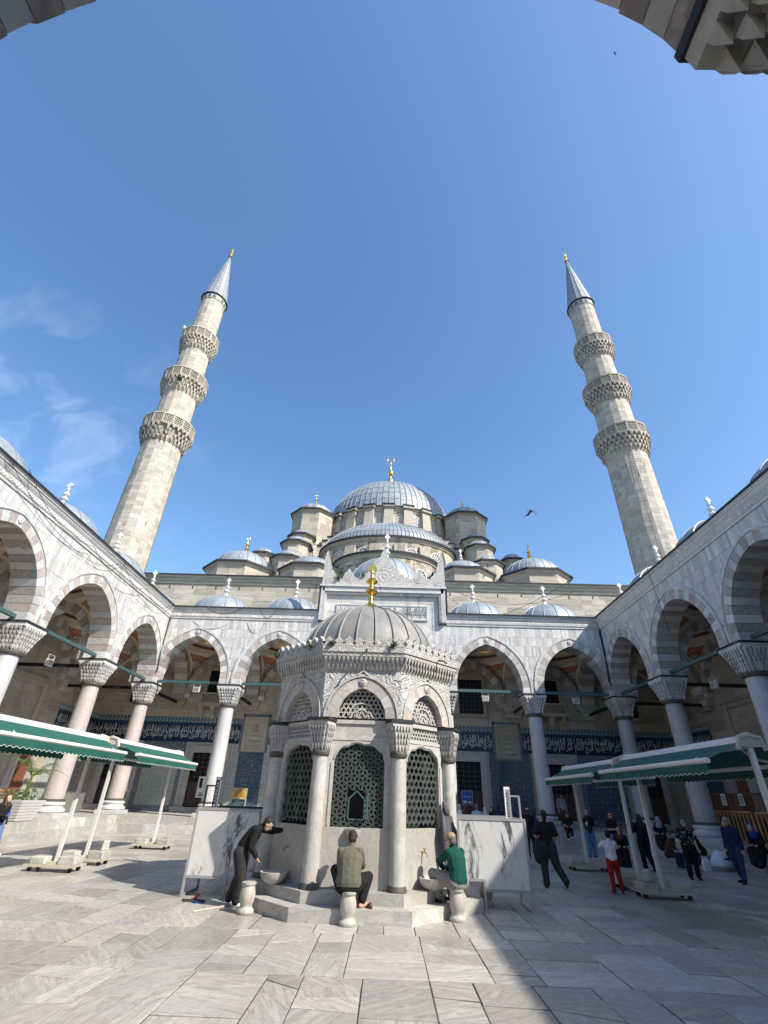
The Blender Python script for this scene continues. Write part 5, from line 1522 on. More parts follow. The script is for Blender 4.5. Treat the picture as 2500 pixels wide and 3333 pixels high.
    obj('tracery', b, 'marble_fountain', ty)
    # carved spandrel slab
    b = MB(); W = 2.2*t8; n = 40
    for i in range(n):
        u0,u1 = -W+2*W*i/n,-W+2*W*(i+1)/n
        f_ = lambda u: 3.49+(arch_z(aa,.02,ri,.30,u) if abs(u) < aa+.30 else 0.0)
        ext(b, [(u0,f_(u0)),(u1,f_(u1)),(u1,4.56),(u0,4.56)], 2.0, 2.2, P)
    obj('carved_spandrel', b, 'carved', fo)
    # stalactite frieze
    b = MB(); c0,c1 = 2.2,2.35
    b.add([P(-c0*t8,c0,4.56),P(c0*t8,c0,4.56),P(c1*t8,c1,4.86),P(-c1*t8,c1,4.86)], [(0,1,2,3)]); fz = obj('stalactite_frieze', b, 'marble_fountain', fo)
    b = MB(); m = 18
    for tier,(zt,dd,hh,sh_) in enumerate(((4.86,2.37,.15,0),(4.73,2.30,.15,.5))):
        for i in range(m-tier):
            u = (-1+2*(i+.5+sh_*1.0)/m)*dd*t8*.985; w_ = .040
            b.add([P(u-w_,dd-.14,zt),P(u+w_,dd-.14,zt),P(u+w_,dd+.015,zt),P(u-w_,dd+.015,zt),P(u-w_*.6,dd-.0,zt-hh*.5),P(u+w_*.6,dd-.0,zt-hh*.5),P(u-.010,dd-.035,zt-hh),P(u+.010,dd-.035,zt-hh),P(u,dd-.12,zt-hh*.7)],
                  [(0,3,2,1),(3,4,5,2),(4,6,7,5),(2,5,8,1),(5,7,8),(3,0,8,4),(4,8,6),(6,8,7)])
    obj('stalactites', b, 'marble_fountain', fz, kind='stuff')
    b = MB(); d_ = 2.39
    b.add([P(-d_*t8,d_,4.86),P(d_*t8,d_,4.86),P(d_*t8,d_,4.95),P(-d_*t8,d_,4.95),P(-2.2*t8,2.2,4.86),P(2.2*t8,2.2,4.86)], [(0,1,2,3),(4,5,1,0)]); sb = obj('star_band', b, 'marble_fountain', fo)
    b = MB(); m = 14
    for i in range(m):
        u = (-1+2*(i+.5)/m)*d_*t8
        for q in range(6):
            a0 = q*PI/3; b.add([P(u,d_+.012,4.905),P(u+.038*math.cos(a0),d_+.001,4.905+.038*math.sin(a0)),P(u+.016*math.cos(a0+PI/6),d_+.008,4.905+.016*math.sin(a0+PI/6)),P(u+.016*math.cos(a0-PI/6),d_+.008,4.905+.016*math.sin(a0-PI/6))], [(0,3,1),(0,1,2)])
    obj('carved_stars', b, 'marble_fountain', sb, kind='stuff')
    b = MB(); d1 = 2.42; b.add([P(-d1*t8,d1,4.95),P(d1*t8,d1,4.95),P(d1*t8,d1,5.09),P(-d1*t8,d1,5.09),P(-2.31*t8,2.31,5.09),P(2.31*t8,2.31,5.09),P(-d_*t8,d_,4.95),P(d_*t8,d_,4.95)], [(0,1,2,3),(3,2,5,4),(6,7,1,0)]); obj('parapet', b, 'carved_fine', fo)
    m = 8; ml = [(-.105,0),(.105,0),(.10,.045),(.065,.065),(.072,.09),(.098,.12),(.095,.155),(.055,.185),(.022,.21),(0,.265),(-.022,.21),(-.055,.185),(-.095,.155),(-.098,.12),(-.072,.09),(-.065,.065),(-.10,.045)]
    for i in range(m):
        u = (-1+2*(i+.5)/m)*d1*t8*.985; b = MB(); s_ = rnd.uniform(.92,1.06)
        ext(b, [(u+x*1.12,5.085+z*s_) for x,z in ml], 2.32, 2.42, P); obj('merlon', b, 'carved_fine', fo)
# roof and dome
b = MB(); b.prism(octa(2.35,(FC.x,FC.y)), 4.98, 5.06); obj('roof_slab', b, 'lead_fountain', fo)
b = MB(); b.prism(octa(1.9,(FC.x,FC.y)), 3.2, 3.3); b.prism(octa(2.0,(FC.x,FC.y)), 3.6, 5.0); 
b2 = MB(); b2.prism(octa(1.98,(FC.x,FC.y)), 4.5, 4.98); obj('ceiling', b2, 'mortar', fo)
b = MB(); b.lathe([(1.62,.38),(1.62,3.2),(1.5,3.3)], 8, (FC.x,FC.y), PI/8); obj('shade_tank', b, 'tank_shade', fo)  # tank widened and darkened to put shade behind the grilles
RD,HD = 1.90,1.60
b = dome_mb(RD,HD,64,0,.16); b.map(lambda x,y,z: (FC.x+x,FC.y+y,5.06+z)); dm = obj('dome', b, 'lead_fountain', fo, SM)
for i in range(24):
    a = 2*PI*(i+.5)/24-PI/2
    pts = [(FC.x+RD*1.006*math.cos(t*PI/24)*math.cos(a),FC.y+RD*1.006*math.cos(t*PI/24)*math.sin(a),5.22+HD*1.006*math.sin(t*PI/24)) for t in range(12)]
    b = MB(); b.tube(pts, [.034-.001*t for t in range(12)], 6, False); obj('lead_rib', b, 'lead_fountain', dm, True)
b = MB(); r = .125; h = 1.62
b.lathe([(.30,0),(.29,.05),(.24,.10),(.16,.17),(.10,.26),(.075,.34),(.07,.40),(.10,.42),(.07,.44),(.06,.56),(.10,.58),(.19,.64),(.20,.69),(.15,.75),(.07,.79),(.065,.85),(.10,.87),(.065,.89),(.06,.95),(.11,.98),(.18,1.03),(.185,1.07),(.13,1.13),(.06,1.19),(.045,1.30),(.075,1.33),(.05,1.36),(.045,1.42)], 20)
lf = [(-.04,1.40),(.04,1.40),(.13,1.46),(.145,1.54),(.09,1.64),(.03,1.71),(0,1.80),(-.03,1.71),(-.09,1.64),(-.145,1.54),(-.13,1.46)]
n = len(lf); b.add([(u,-.03,z) for u,z in lf]+[(u,.03,z) for u,z in lf], [tuple(range(n)),tuple(range(2*n-1,n-1,-1))]+[(i,n+i,n+(i+1)%n,(i+1)%n) for i in range(n)])
for i in range(8):
    a = 2*PI*i/8; b.tube([(.27*math.cos(a),.27*math.sin(a),.0),(.25*math.cos(a),.25*math.sin(a),.07),(.13*math.cos(a),.13*math.sin(a),.20)], [.085,.08,.03], 6)
b.map(lambda x,y,z: (FC.x+x,FC.y+y,5.2+HD+z*.94)); obj('finial', b, 'gold', dm, SM)
# shell spout, basins, taps
P = PK(0); b = MB(); b.lathe([(.03,1.20),(.10,1.24),(.15,1.32),(.165,1.40),(.15,1.40),(.0,1.36)], 16, (0,0)); b.map(lambda x,y,z: P(x-.06,2.05+max(y,-.0)*1.0+.0,z)); obj('shell_spout', b, 'marble_fountain', fo, SM)
for k,uo in ((7,-.02),(1,-.05)):
    P = PK(k); b = MB(); b.lathe([(.11,.40),(.15,.415),(.23,.46),(.27,.52),(.285,.575),(.29,.60),(.27,.605),(.245,.58),(.20,.52),(.0,.48)], 26); b.map(lambda x,y,z: P(uo+x,2.34+y,z)); obj('basin', b, 'marble_fountain', fo, SM)
    b = MB(); b.lathe([(.115,.21),(.10,.40)], 14); b.map(lambda x,y,z: P(uo+x,2.34+y,z+.002)); 
    b = MB(); b.tube([P(uo,2.04,1.0),P(uo,2.14,1.0),P(uo,2.17,.98),P(uo,2.18,.93)], .014, 7); b.tube([P(uo,2.11,1.0),P(uo,2.11,1.06)], .012, 6); b.tube([P(uo-.045,2.11,1.065),P(uo+.045,2.11,1.065)], .009, 6); b.lathe([(.03,0),(.03,.012)], 12); obj('tap', b, 'brass', fo, SM)
    b = MB()
    for q in range(12): b.tube([P(uo+rnd.uniform(-.05,.05),2.053,.98-.0),P(uo+rnd.uniform(-.03,.03),2.053,.75)], .001, 3, False)
# rain streaks beneath spouts: narrow dark lead spouts at the parapet
for k,u in ((0,.05),(1,.2)):
    P = PK(k); b = MB(); b.tube([P(u,2.44,5.0),P(u+.02,2.60,4.97),P(u+.03,2.68,4.9)], .02, 6); obj('rain_spout', b, 'black_iron', fo)

def tuft(name, label, c, r, n, mat='leaf', size=.05, cat='plant', group=None):
    b = MB()
    for i in range(n):
        d = Vector((rnd.gauss(0,1),rnd.gauss(0,1),rnd.gauss(0,.8))); d.normalize(); p = Vector(c)+d*r*rnd.random()**.5
        a = Vector((rnd.gauss(0,1),rnd.gauss(0,1),rnd.gauss(0,1))).normalized(); e = a.cross(d+Vector((0,0,.3))).normalized(); s = size*rnd.uniform(.6,1.3)
        b.add([p-a*s,p+e*s*.45,p+a*s,p-e*s*.45], [(0,1,2),(0,2,3)])
    return tag(obj(name, b, mat), label, cat, group)
for i,(k,u,r_,lab) in enumerate(((0,-.78,.085,'small green weed rooted at the front left corner of the fountain parapet'),(0,.72,.11,'green weed rooted among merlons at the front right corner of the fountain'),(7,.55,.14,'bushy green weed rooted in the left side of the fountain parapet'),(7,-.93,.11,'green weed hanging at the far left corner of the fountain parapet'))):
    p = PK(k)(u,2.45,5.14); tuft('weed', lab, p, r_, 90, size=.035, group='weeds on the fountain parapet')
tuft('weed', 'larger green weed growing from the left dip of the carved gable cresting', (AX-3.1,FY-.15,14.75), .26, 120, size=.08, group='weeds on the gable')
tuft('weed', 'small dark weed beside the centre of the carved gable cresting', (AX-1.45,FY-.15,15.0), .2, 80, size=.07, group='weeds on the gable')
tuft('weed', 'green weed on the middle balcony of the left minaret', (AX-23.4+.7,37.5-2.5,39.6), .35, 90, size=.13)
# ================================================================== THINGS IN THE COURTYARD
def mat_faux(name):
    """printed marble board: pale ground, grey haze, branching black veins and blots"""
    m, nt, b = new_mat(name); B = NB(nt); p = B.pos()
    q = B.mapping(p, loc=(.3,0,.2), rot=(0,.55,0), sc=(1.5,1.0,.55))
    n1 = B.noise(q, 1.5, 5.0, .6, 1.6); n2 = B.noise(q, 1.0, 3.0, .5, .6); n3 = B.noise(p, 5.0, 4.0, .6, .8)
    thin = B.math('SUBTRACT', 1.0, B.rng(B.math('ABSOLUTE', B.math('SUBTRACT', n1, .5)), 0.0, .022))
    gate = B.rng(n2, .44, .55)
    blot = B.math('MULTIPLY', B.rng(B.math('ABSOLUTE', B.math('SUBTRACT', n1, .5)), .11, .02), B.rng(n2, .54, .62))
    c = B.mix(B.rng(n3, .4, .75, 0, .4), (.56,.56,.55), (.40,.41,.43))
    c = B.mix(B.math('MULTIPLY', thin, B.math('MULTIPLY', gate, .8)), c, (.03,.03,.035))
    c = B.mix(B.math('MULTIPLY', blot, .85), c, (.05,.05,.06))
    B.set(b.inputs['Base Color'], c); b.inputs['Roughness'].default_value = .25
mat_faux('faux_marble')
# ---- stone stools
b = MB(); b.lathe([(.15,0),(.16,.015),(.16,.05),(.15,.065),(.118,.095),(.112,.12),(.135,.17),(.148,.25),(.145,.32),(.128,.39),(.118,.42),(.135,.435),(.14,.45),(.14,.478),(.12,.485),(0,.485)], 28)
STOOL = mesh('stone_stool', b, 'stool_stone', SM)
for (x,y,s,lab) in ((-2.66,11.62,1.0,'empty baluster-shaped marble stool left of the fountain steps'),(-.65,11.0,1.0,'marble stool in front of the fountain under the man in olive'),(1.42,11.68,1.02,'marble stool right of the fountain under the man in green'),(2.28,13.35,1.0,'marble stool standing in shade behind the right marble screen')):
    o = obj('stone_stool', STOOL, None, None, loc=(x,y,.0), rot=(0,0,rnd.random()*6)); o.scale = (s,s,s); tag(o, lab, 'stool', 'marble stools round the fountain')

# ---- marble-print screens beside the fountain
def screen(label, x0, x1, y, notch, sgn, sign_dark):
    t = thing('folding_screen', label, 'screen', ((x0+x1)/2,y,0))
    fm = 'grey_metal'
    b = MB()
    if notch: poly = [(x0+.04,.55),(x0+.52,.55),(x0+.52,.38),(x1-.04,.38),(x1-.04,1.60),(x0+.04,1.60)]
    else: poly = [(x0+.04,.38),(x1-.62,.38),(x1-.62,.52),(x1-.04,.52),(x1-.04,1.60),(x0+.04,1.60)]
    n = len(poly); b.add([(x,y-.012,z) for x,z in poly]+[(x,y+.012,z) for x,z in poly], [tuple(range(n)),tuple(range(2*n-1,n-1,-1))]+[(i,n+i,n+(i+1)%n,(i+1)%n) for i in range(n)]); obj('printed_board', b, 'faux_marble', t)
    def bar(name,p,q,w=.05,d=.05,mat=fm): bb = MB(); bb.bar(p,q,w,d,(0,1,0) if abs(p[1]-q[1]) < 1e-6 else (0,0,1)); return obj(name, bb, mat, t)
    bar('top_rail',(x0,y,1.625),(x1,y,1.625)); 
    if notch:
        bar('upright',(x0+.02,y,.50),(x0+.02,y,1.60)); bar('upright',(x1-.02,y,.0),(x1-.02,y,1.60)); bar('leg',(x0+.54,y,0),(x0+.54,y,.55)); bar('bottom_rail',(x0+.565,y,.36),(x1-.045,y,.36)); bar('bottom_rail',(x0+.045,y,.53),(x0+.515,y,.53))
    else:
        bar('upright',(x0+.02,y,0),(x0+.02,y,1.60)); bar('upright',(x1-.02,y,.50),(x1-.02,y,1.60)); bar('leg',(x1-.64,y,0),(x1-.64,y,.55)); bar('bottom_rail',(x0+.045,y,.36),(x1-.665,y,.36)); bar('bottom_rail',(x1-.615,y,.50),(x1-.045,y,.50))
    xs = x1-.02 if notch else x0+.02
    bar('foot',(xs,y+.03,.03),(xs,y+1.0,.03)); bar('rear_leg',(xs,y+1.0,0),(xs,y+1.0,1.60)); bar('side_rail',(xs,y+.03,1.625),(xs,y+1.6,1.625)); bar('side_rail',(xs,y+.03,.40),(xs,y+.97,.40))
    bb = MB(); bb.box(xs-.008,xs+.008,y+.05,y+1.55,.42,1.60); obj('side_board', bb, 'charcoal_metal' if sign_dark else fm, t)
    xo = x0 if notch else x1
    bb = MB(); bb.box(min(xs,xo)+.02,max(xs,xo)-.02,y+1.58,y+1.62,1.50,1.66); obj('back_rail', bb, 'charcoal_metal' if sign_dark else fm, t)
    # raised frame with the upright sign
    mm = 'charcoal_metal' if sign_dark else fm
    xa = xs+sgn*.02; xb = xs+sgn*.24
    yy = y+.30
    bar('sign_post',(xs,yy,1.60),(xs,yy,2.10),.04,.04,mm); bar('sign_arm',(xs,yy,2.09),(xs+sgn*.22,yy,2.09),.035,.035,mm)
    bb = MB(); u0,u1 = sorted((xs+sgn*.20,xs+sgn*.34)); bb.box(u0,u1,yy-.02,yy+.02,1.62,2.28); sg = obj('sign_board', bb, mm, t)
    bb = MB(); bb.box(u1-.035 if sign_dark else u0,u1 if sign_dark else u0+.03,yy-.026,yy-.021,1.63,2.27); bb.box(u0+.03,u1-.01,yy-.026,yy-.021,2.22,2.27); obj('sign_edge', bb, 'plastic_white', sg)
    v,f = writing(' '.join(WORDS[9:11]) if False else ('KADINLAR' if sign_dark else 'ERKEKLER'), .0)
    mn,mx = v.min(0),v.max(0); q = MB()
    us = (v[:,0]-mn[0])/(mx[0]-mn[0]); ws = (v[:,1]-mn[1])/(mx[1]-mn[1])
    q.add([(u0+.03+.06*(1-ws[i]),yy-.024,1.68+.5*us[i]) for i in range(len(us))], f); obj('lettering', q, 'plastic_white' if sign_dark else 'ink', sg, kind='stuff')
    return t
scl = screen('marble-print screen left of the fountain with dark raised sign post', -4.42, -2.86, 12.95, False, 1, True)
b = MB(); b.box(-2.86,-2.72,12.97,13.0,.55,1.66); obj('black_strip', b, 'black_board', scl)
screen('marble-print screen right of the fountain, half in sun and half in shade', 1.60, 3.14, 12.62, True, -1, False)

# ---- awnings on trolleys
def awning(label, x, y0, y1, zr, posts, endcap):
    t = thing('awning', label, 'awning', (x,(y0+y1)/2,0), group='green awnings on trolleys')
    W,drop = .92,.36; zb = zr-drop
    b = MB(); prof = [(-.20,-.10),(-.23,-.03),(-.20,.05),(-.10,.10),(.10,.10),(.20,.05),(.23,-.03),(.20,-.10)]
    n = len(prof); b.add([(x+u,y,zr+z) for y in (y0,y1) for u,z in prof], [tuple(range(n)),tuple(range(2*n-1,n-1,-1))]+[(i,(i+1)%n,n+(i+1)%n,n+i) for i in range(n)]); obj('cassette', b, 'white_metal', t)
    for s in (-1,1):
        b = MB(); m = 10; ny = 40; wr = [rnd.uniform(.3,1.0) for _ in range(ny+1)]
        for i in range(m+1):
            for j in range(ny+1):
                f0 = i/m; b.v.append((x+s*(.2+(W-.2)*f0), y0+.03+(y1-y0-.06)*j/ny, zr-.02-(drop-.04)*f0-math.sin(PI*f0)*(.02+.022*wr[j]*abs(math.sin(j*PI/8)))))
        for i in range(m):
            for j in range(ny): b.f.append((i*(ny+1)+j,i*(ny+1)+j+1,(i+1)*(ny+1)+j+1,(i+1)*(ny+1)+j)); b.m.append(0)
        obj('canopy', b, 'green_fabric', t, True)
        b = MB(); b.tube([(x+s*W,y0,zb),(x+s*W,y1,zb)], .052, 8); obj('front_bar', b, 'white_metal', t, SM)
        k = int((y1-y0)/.032); k -= k%2; b = MB(); tr = []
        for i in range(k+1):
            y = y0+.03+(y1-y0-.06)*i/k; zz = zb-.215+.020*math.sin(PI*(i%6)/3.0); o_ = .012*math.sin(y*5.0)
            b.v += [(x+s*(W+.02),y,zb-.03),(x+s*(W+.03)+o_,y,zb-.12),(x+s*(W+.025)+o_*1.6,y,zz)]; tr.append((x+s*(W+.027)+o_*1.6,y,zz))
        for i in range(k):
            b.f += [(3*i,3*i+3,3*i+4,3*i+1),(3*i+1,3*i+4,3*i+5,3*i+2)]; b.m += [0,0]
        vl = obj('valance', b, 'green_fabric', t, True)
        b = MB(); b.tube(tr, .0045, 4, False); obj('valance_trim', b, 'plastic_white', vl)
        for ya in (y0+.55,y1-.55):
            b = MB(); b.tube([(x+s*.15,ya,zr-.08),(x+s*.55,ya+.28,zr-.24),(x+s*W,ya,zb)], .028, 6); obj('folding_arm', b, 'white_metal', t)
    for ye in (y0-.015,y1+.015):
        b = MB(); b.tube([(x-.27,ye,zr-.16),(x-.2,ye,zr+.06),(x,ye,zr+.11),(x+.2,ye,zr+.06),(x+.27,ye,zr-.16)], .05, 6); b.box(x-.2,x+.2,ye-.02,ye+.02,zr-.1,zr+.09); obj('end_cap', b, endcap, t)
    for yp in posts:
        b = MB(); b.box(x-.042,x+.042,yp-.042,yp+.042,.22,zr-.09); obj('post', b, 'white_metal', t)
        b = MB(); b.box(x-.66,x+.66,yp-.27,yp+.27,.12,.16); b.box(x-.7,x+.7,yp-.29,yp-.25,.11,.17); b.box(x-.7,x+.7,yp+.25,yp+.29,.11,.17); b.box(x-.16,x+.16,yp-.16,yp+.16,.16,.22); dl = obj('trolley', b, 'wood_pale', t)
        for cx in (-.55,.55):
            for cy in (-.2,.2):
                b = MB(); b.lathe([(.055,-.018),(.06,-.012),(.06,.012),(.055,.018)], 14); b.map(lambda a_,c_,z_: (x+cx+a_,yp+cy+z_,.06+c_)); obj('wheel', b, 'rubber', dl)
                b = MB(); b.box(x+cx-.03,x+cx+.03,yp+cy-.025,yp+cy+.025,.09,.12); obj('wheel_bracket', b, 'grey_metal', dl)
    return t
awning('nearer of two green awnings on the left, cut by the picture edge', -8.95, 10.55, 16.05, 3.24, (16.0-.25,10.9), 'wood_pale')
awning('farther of two green awnings on the left, before the sunny steps', -8.95, 16.75, 22.3, 3.26, (17.2,21.95), 'wood_pale')
awning('nearer of two green awnings on the right, cut by the picture edge', 7.1, 10.2, 15.55, 3.14, (15.2,10.25), 'wood_pale')
awning('farther of two green awnings on the right, in shade before the portico', 7.1, 16.15, 20.9, 3.1, (16.45,20.4), 'wood_pale')
def rock(label, x, y, z, sx, sy, sz, rz, mat='step_stone', group='stone blocks weighting the awning trolleys'):
    b = MB(); j = lambda: rnd.uniform(-.012,.012); c = .025
    def ring(z_,k): return [(sx/2*k*a+j(),sy/2*k*d+j(),z_) for a,d in ((-1,-.8),(-.8,-1),(.8,-1),(1,-.8),(1,.8),(.8,1),(-.8,1),(-1,.8))]
    r0,r1,r2 = ring(0,1),ring(sz-c,1),ring(sz,.93); vs = r0+r1+r2
    b.add(vs, [tuple(range(7,-1,-1)),tuple(range(16,24))]+[(q*8+i,q*8+(i+1)%8,(q+1)*8+(i+1)%8,(q+1)*8+i) for q in range(2) for i in range(8)])
    return tag(obj('stone_block', b, mat, None, loc=(x,y,z), rot=(0,0,rz)), label, 'stone block', group)
for (x,y,l) in ((-8.95,15.75,'near left'),(-8.95,17.2,'middle left'),(-8.95,21.95,'far left'),(7.1,15.2,'near right'),(7.1,16.45,'middle right'),(7.1,20.4,'far right')):
    rock('pale stone slab weighting the left end of the %s awning trolley'%l, x-.40, y, .17, .46, .46, .16, rnd.uniform(-.06,.06))
    rock('grey-veined stone slab weighting the right end of the %s awning trolley'%l, x+.40, y, .17, .50, .44, .18, rnd.uniform(-.06,.06))
rock('rough stone lump by the post on the middle left awning trolley', -8.45, 17.25, .36, .2, .2, .24, .5)
rock('brown rough stone lump on the far left awning trolley', -8.42, 21.95, .36, .18, .18, .2, .3, 'breccia')
rock('rough stone lump by the post on the near right awning trolley', 6.78, 15.15, .35, .2, .2, .24, .4)

# ---- floodlights hung from the ties
def flood(label, x, y, z, rz):
    t = thing('floodlight', label, 'floodlight', (x,y,z), rz, 'floodlights hung from the arcade ties', world=False)
    b = MB(); b.box(-.19,.19,-.06,.08,-.50,-.20); obj('housing', b, 'white_metal', t)
    b = MB(); b.box(-.16,.16,-.067,-.061,-.47,-.23); obj('lamp_glass', b, 'steel', t)
    b = MB(); b.tube([(-.21,0,-.33),(-.21,0,-.0),(.21,0,0),(.21,0,-.33)], .014, 5); obj('bracket', b, 'white_metal', t)
for u,l in ((-11.9,'first front bay from the left corner'),(-6.3,'bay just left of the fountain'),(5.9,'bay just right of the fountain'),(11.4,'front bay next to the right corner')):
    flood('small white floodlight hung from the tie in the %s'%l, u, FY+.46, SPR+.07, 0)
flood('dark floodlight hung inside the second arch of the left arcade', -15.9, 22.2, 7.2, PI/2)
flood('dark floodlight hung inside the second arch of the right arcade', 15.0, 22.6, 7.2, -PI/2)

# ---- planter with palm, wooden fence, by the left arcade
b = MB(); n = 7
for i in range(n):
    z0,z1 = FLZ+.02+i*.1,FLZ+.02+(i+1)*.1-.012; k0,k1 = .42+.20*i/n,.42+.20*(i+1)/n
    def sq(k,z): return [(-k,-k*1.2,z),(k,-k*1.2,z),(k,k*1.2,z),(-k,k*1.2,z)]
    b.hexa(sq(k0,z0-FLZ)+sq(k1,z1-FLZ))
pl = thing('planter', 'tapered white planter of stacked boards with shrub and palm on left steps', 'planter', (-14.75,22.0,FLZ), world=False)
obj('tub', b, 'stone_white', pl)
b = MB(); b.box(-.5,.5,-.6,.6,.66,.69); obj('soil', b, 'soil', pl)
b = MB()
for i in range(520):
    p = Vector((rnd.uniform(-.55,.55),rnd.uniform(-.65,.65),.70+rnd.random()**1.3*.38)); a = Vector((rnd.gauss(0,1),rnd.gauss(0,1),rnd.gauss(0,.6))).normalized(); e = a.orthogonal().normalized(); s = rnd.uniform(.03,.06)
    b.add([p-a*s,p+e*s*.5,p+a*s,p-e*s*.5], [(0,1,2),(0,2,3)])
tag(obj('shrub', b, 'leaf', None, loc=(-14.75,22.0,FLZ)), 'low bushy green shrub filling the white planter', 'shrub')
pm = thing('potted_palm', 'young palm with arching fronds rising from the white planter', 'palm', (-14.75,22.2,FLZ+.66), world=False)
b = MB(); b.lathe([(.06,0),(.07,.2),(.045,.75),(.03,.95)], 9); obj('trunk', b, 'palm_leaf', pm)
for i in range(9):
    a = 2*PI*i/9+rnd.uniform(-.2,.2); L = rnd.uniform(1.0,1.5); rise = rnd.uniform(.35,.9); b = MB(); sp = []
    for t in range(15):
        f = t/14; sp.append(Vector((L*f*math.cos(a),L*f*math.sin(a),.85+rise*math.sin(f*2.2)-.25*f*f)))
    b.tube(sp, [.014*(1-.8*t/14) for t in range(15)], 4, False)
    for t in range(2,15):
        d = (sp[t]-sp[t-1]).normalized(); sd = d.cross(Vector((0,0,1))).normalized()
        for s in (-1,1):
            for h in (0,.5):
                q = sp[t]-d*h*.08; l = .34*math.sin(PI*min(.95,.15+t/16)); tip = q+sd*s*l+d*l*.55-Vector((0,0,l*.25)); w = d*.014
                b.add([q-w,q+w,tip], [(0,1,2)])
    obj('frond', b, 'palm_leaf', pm)
def fence(label, x0, y0, x1, y1, z, h, n, mat, rail=.07):
    t = thing('wooden_fence', label, 'fence', ((x0+x1)/2,(y0+y1)/2,z)); A = Vector((x0,y0,z)); Bv = Vector((x1,y1,z)); nn = (Bv-A).cross(Vector((0,0,1)))
    for zz,nm in ((h-.04,'top_rail'),(.10,'bottom_rail')):
        b = MB(); b.bar(A+Vector((0,0,zz)),Bv+Vector((0,0,zz)),rail,rail*.8,nn); obj(nm, b, mat, t)
    for i in range(n):
        p = A.lerp(Bv,i/(n-1)); b = MB(); b.bar(p+Vector((0,0,.02 if i in (0,n-1) else .1)),p+Vector((0,0,h-.04)),.055 if 0 < i < n-1 else .09,.03,nn); obj('baluster', b, mat, t)
    return t
fence('orange-brown wooden balustrade in the sunny left portico behind the palm', -16.4, 19.2, -16.4, 24.0, FLZ, 1.05, 17, 'wood_orange')
fence('yellow-brown slatted wooden barrier along the right portico steps', 15.0, 22.9, 15.0, 25.5, FLZ, 1.2, 11, 'wood_orange')
fence('second slatted wooden barrier near the right edge of the picture', 15.0, 20.2, 15.0, 22.6, FLZ, 1.2, 10, 'wood_orange')
def trellis(label, y0, y1, cat='screen'):
    t = thing('lattice_screen', label, cat, (16.2,(y0+y1)/2,FLZ), group='wooden lattice screens in the right portico')
    b = MB(); x = 16.2
    for (a,c,z0,z1) in ((y0,y0+.07,0,1.9),(y1-.07,y1,0,1.9),(y0+.07,y1-.07,1.83,1.9),(y0+.07,y1-.07,.95,1.03),(y0+.07,y1-.07,.05,.12)): b.box(x-.03,x+.03,a,c,FLZ+z0,FLZ+z1)
    obj('frame', b, 'wood_red', t); b = MB(); w = y1-y0-.14; k = 14
    for i in range(-k,k*2):
        for s in (1,-1):
            a0 = y0+.07+w*i/k; p0 = (a0,0.0); p1 = (a0+s*.8,.8)
            lo,hi = y0+.07,y1-.07
            t0,t1 = 0.0,1.0
            dx = p1[0]-p0[0]
            ts = sorted(((lo-p0[0])/dx,(hi-p0[0])/dx)); t0,t1 = max(0,ts[0]),min(1,ts[1])
            if t1-t0 > .03: b.bar((x-.012*s,p0[0]+dx*t0,FLZ+1.03+.8*t0),(x-.012*s,p0[0]+dx*t1,FLZ+1.03+.8*t1),.018,.012,(1,0,0))
    obj('lattice', b, 'wood_red', t)
    b = MB(); b.box(x-.015,x+.015,y0+.07,y1-.07,FLZ+.12,FLZ+.95); obj('lower_panel', b, 'door_wood', t)
    return t
trellis('wooden lattice screen nearest the speckled column in the right portico', 25.85, 27.15)
trellis('middle wooden lattice screen with a paper notice in the right portico', 24.5, 25.8)
trellis('wooden lattice screen nearest the camera in the right portico', 22.8, 24.45)
for (y,l) in ((26.3,'curled paper notice on the first lattice screen beside the column'),(25.0,'paper notice with printed lines on the middle lattice screen')):
    t = thing('paper_notice', l, 'notice', (16.15,y,FLZ+1.45)); b = MB(); b.box(16.145,16.155,y-.17,y+.17,FLZ+1.4,FLZ+1.86); obj('sheet', b, 'paper', t); b = MB()
    for q in range(5): b.box(16.138,16.144,y-.12,y+.12-.04*(q%2),FLZ+1.47+q*.07,FLZ+1.50+q*.07)
    obj('print', b, 'ink', t)
# ---- notices and boards by the far wall
t = thing('poster', 'blue poster with white script in the doorway right of the fountain', 'poster', (5.25,BWY-.08,1.7)); b = MB(); b.box(4.92,5.58,BWY-.09,BWY-.07,1.68,2.45); obj('sheet', b, 'poster_blue', t)
b = MB(); b.box(4.90,5.60,BWY-.085,BWY-.066,1.66,2.47); obj('border', b, 'paper', t)
lay_writing(t, 'Kur\'an', 5.05, 5.45, 2.08, 2.22, .094, PB, 'paper', 0.0); b = MB(); b.box(5.0,5.2,BWY-.095,BWY-.092,1.78,1.9); b.box(5.3,5.5,BWY-.095,BWY-.092,1.78,1.88); obj('small_print', b, 'paper', t)
t = thing('poster', 'black and white poster on the dark door left of the fountain', 'poster', (-12.0,BWY-.08,1.6)); b = MB(); b.box(-12.45,-11.6,BWY-.09,BWY-.07,1.55,2.75); obj('sheet', b, 'paper', t)
b = MB(); b.box(-12.35,-12.15,BWY-.095,BWY-.092,2.1,2.65); b.box(-12.0,-11.7,BWY-.095,BWY-.092,1.95,2.5); b.box(-12.3,-11.75,BWY-.095,BWY-.092,1.65,1.72); b.box(-12.3,-11.9,BWY-.095,BWY-.092,1.78,1.83); obj('print', b, 'ink', t)
t = thing('information_board', 'yellow information board on legs before the blue tile niche', 'sign board', (-9.35,34.6,FLZ)); b = MB(); b.box(-9.78,-8.92,34.58,34.62,1.62,2.12); obj('board', b, 'board_yellow', t)
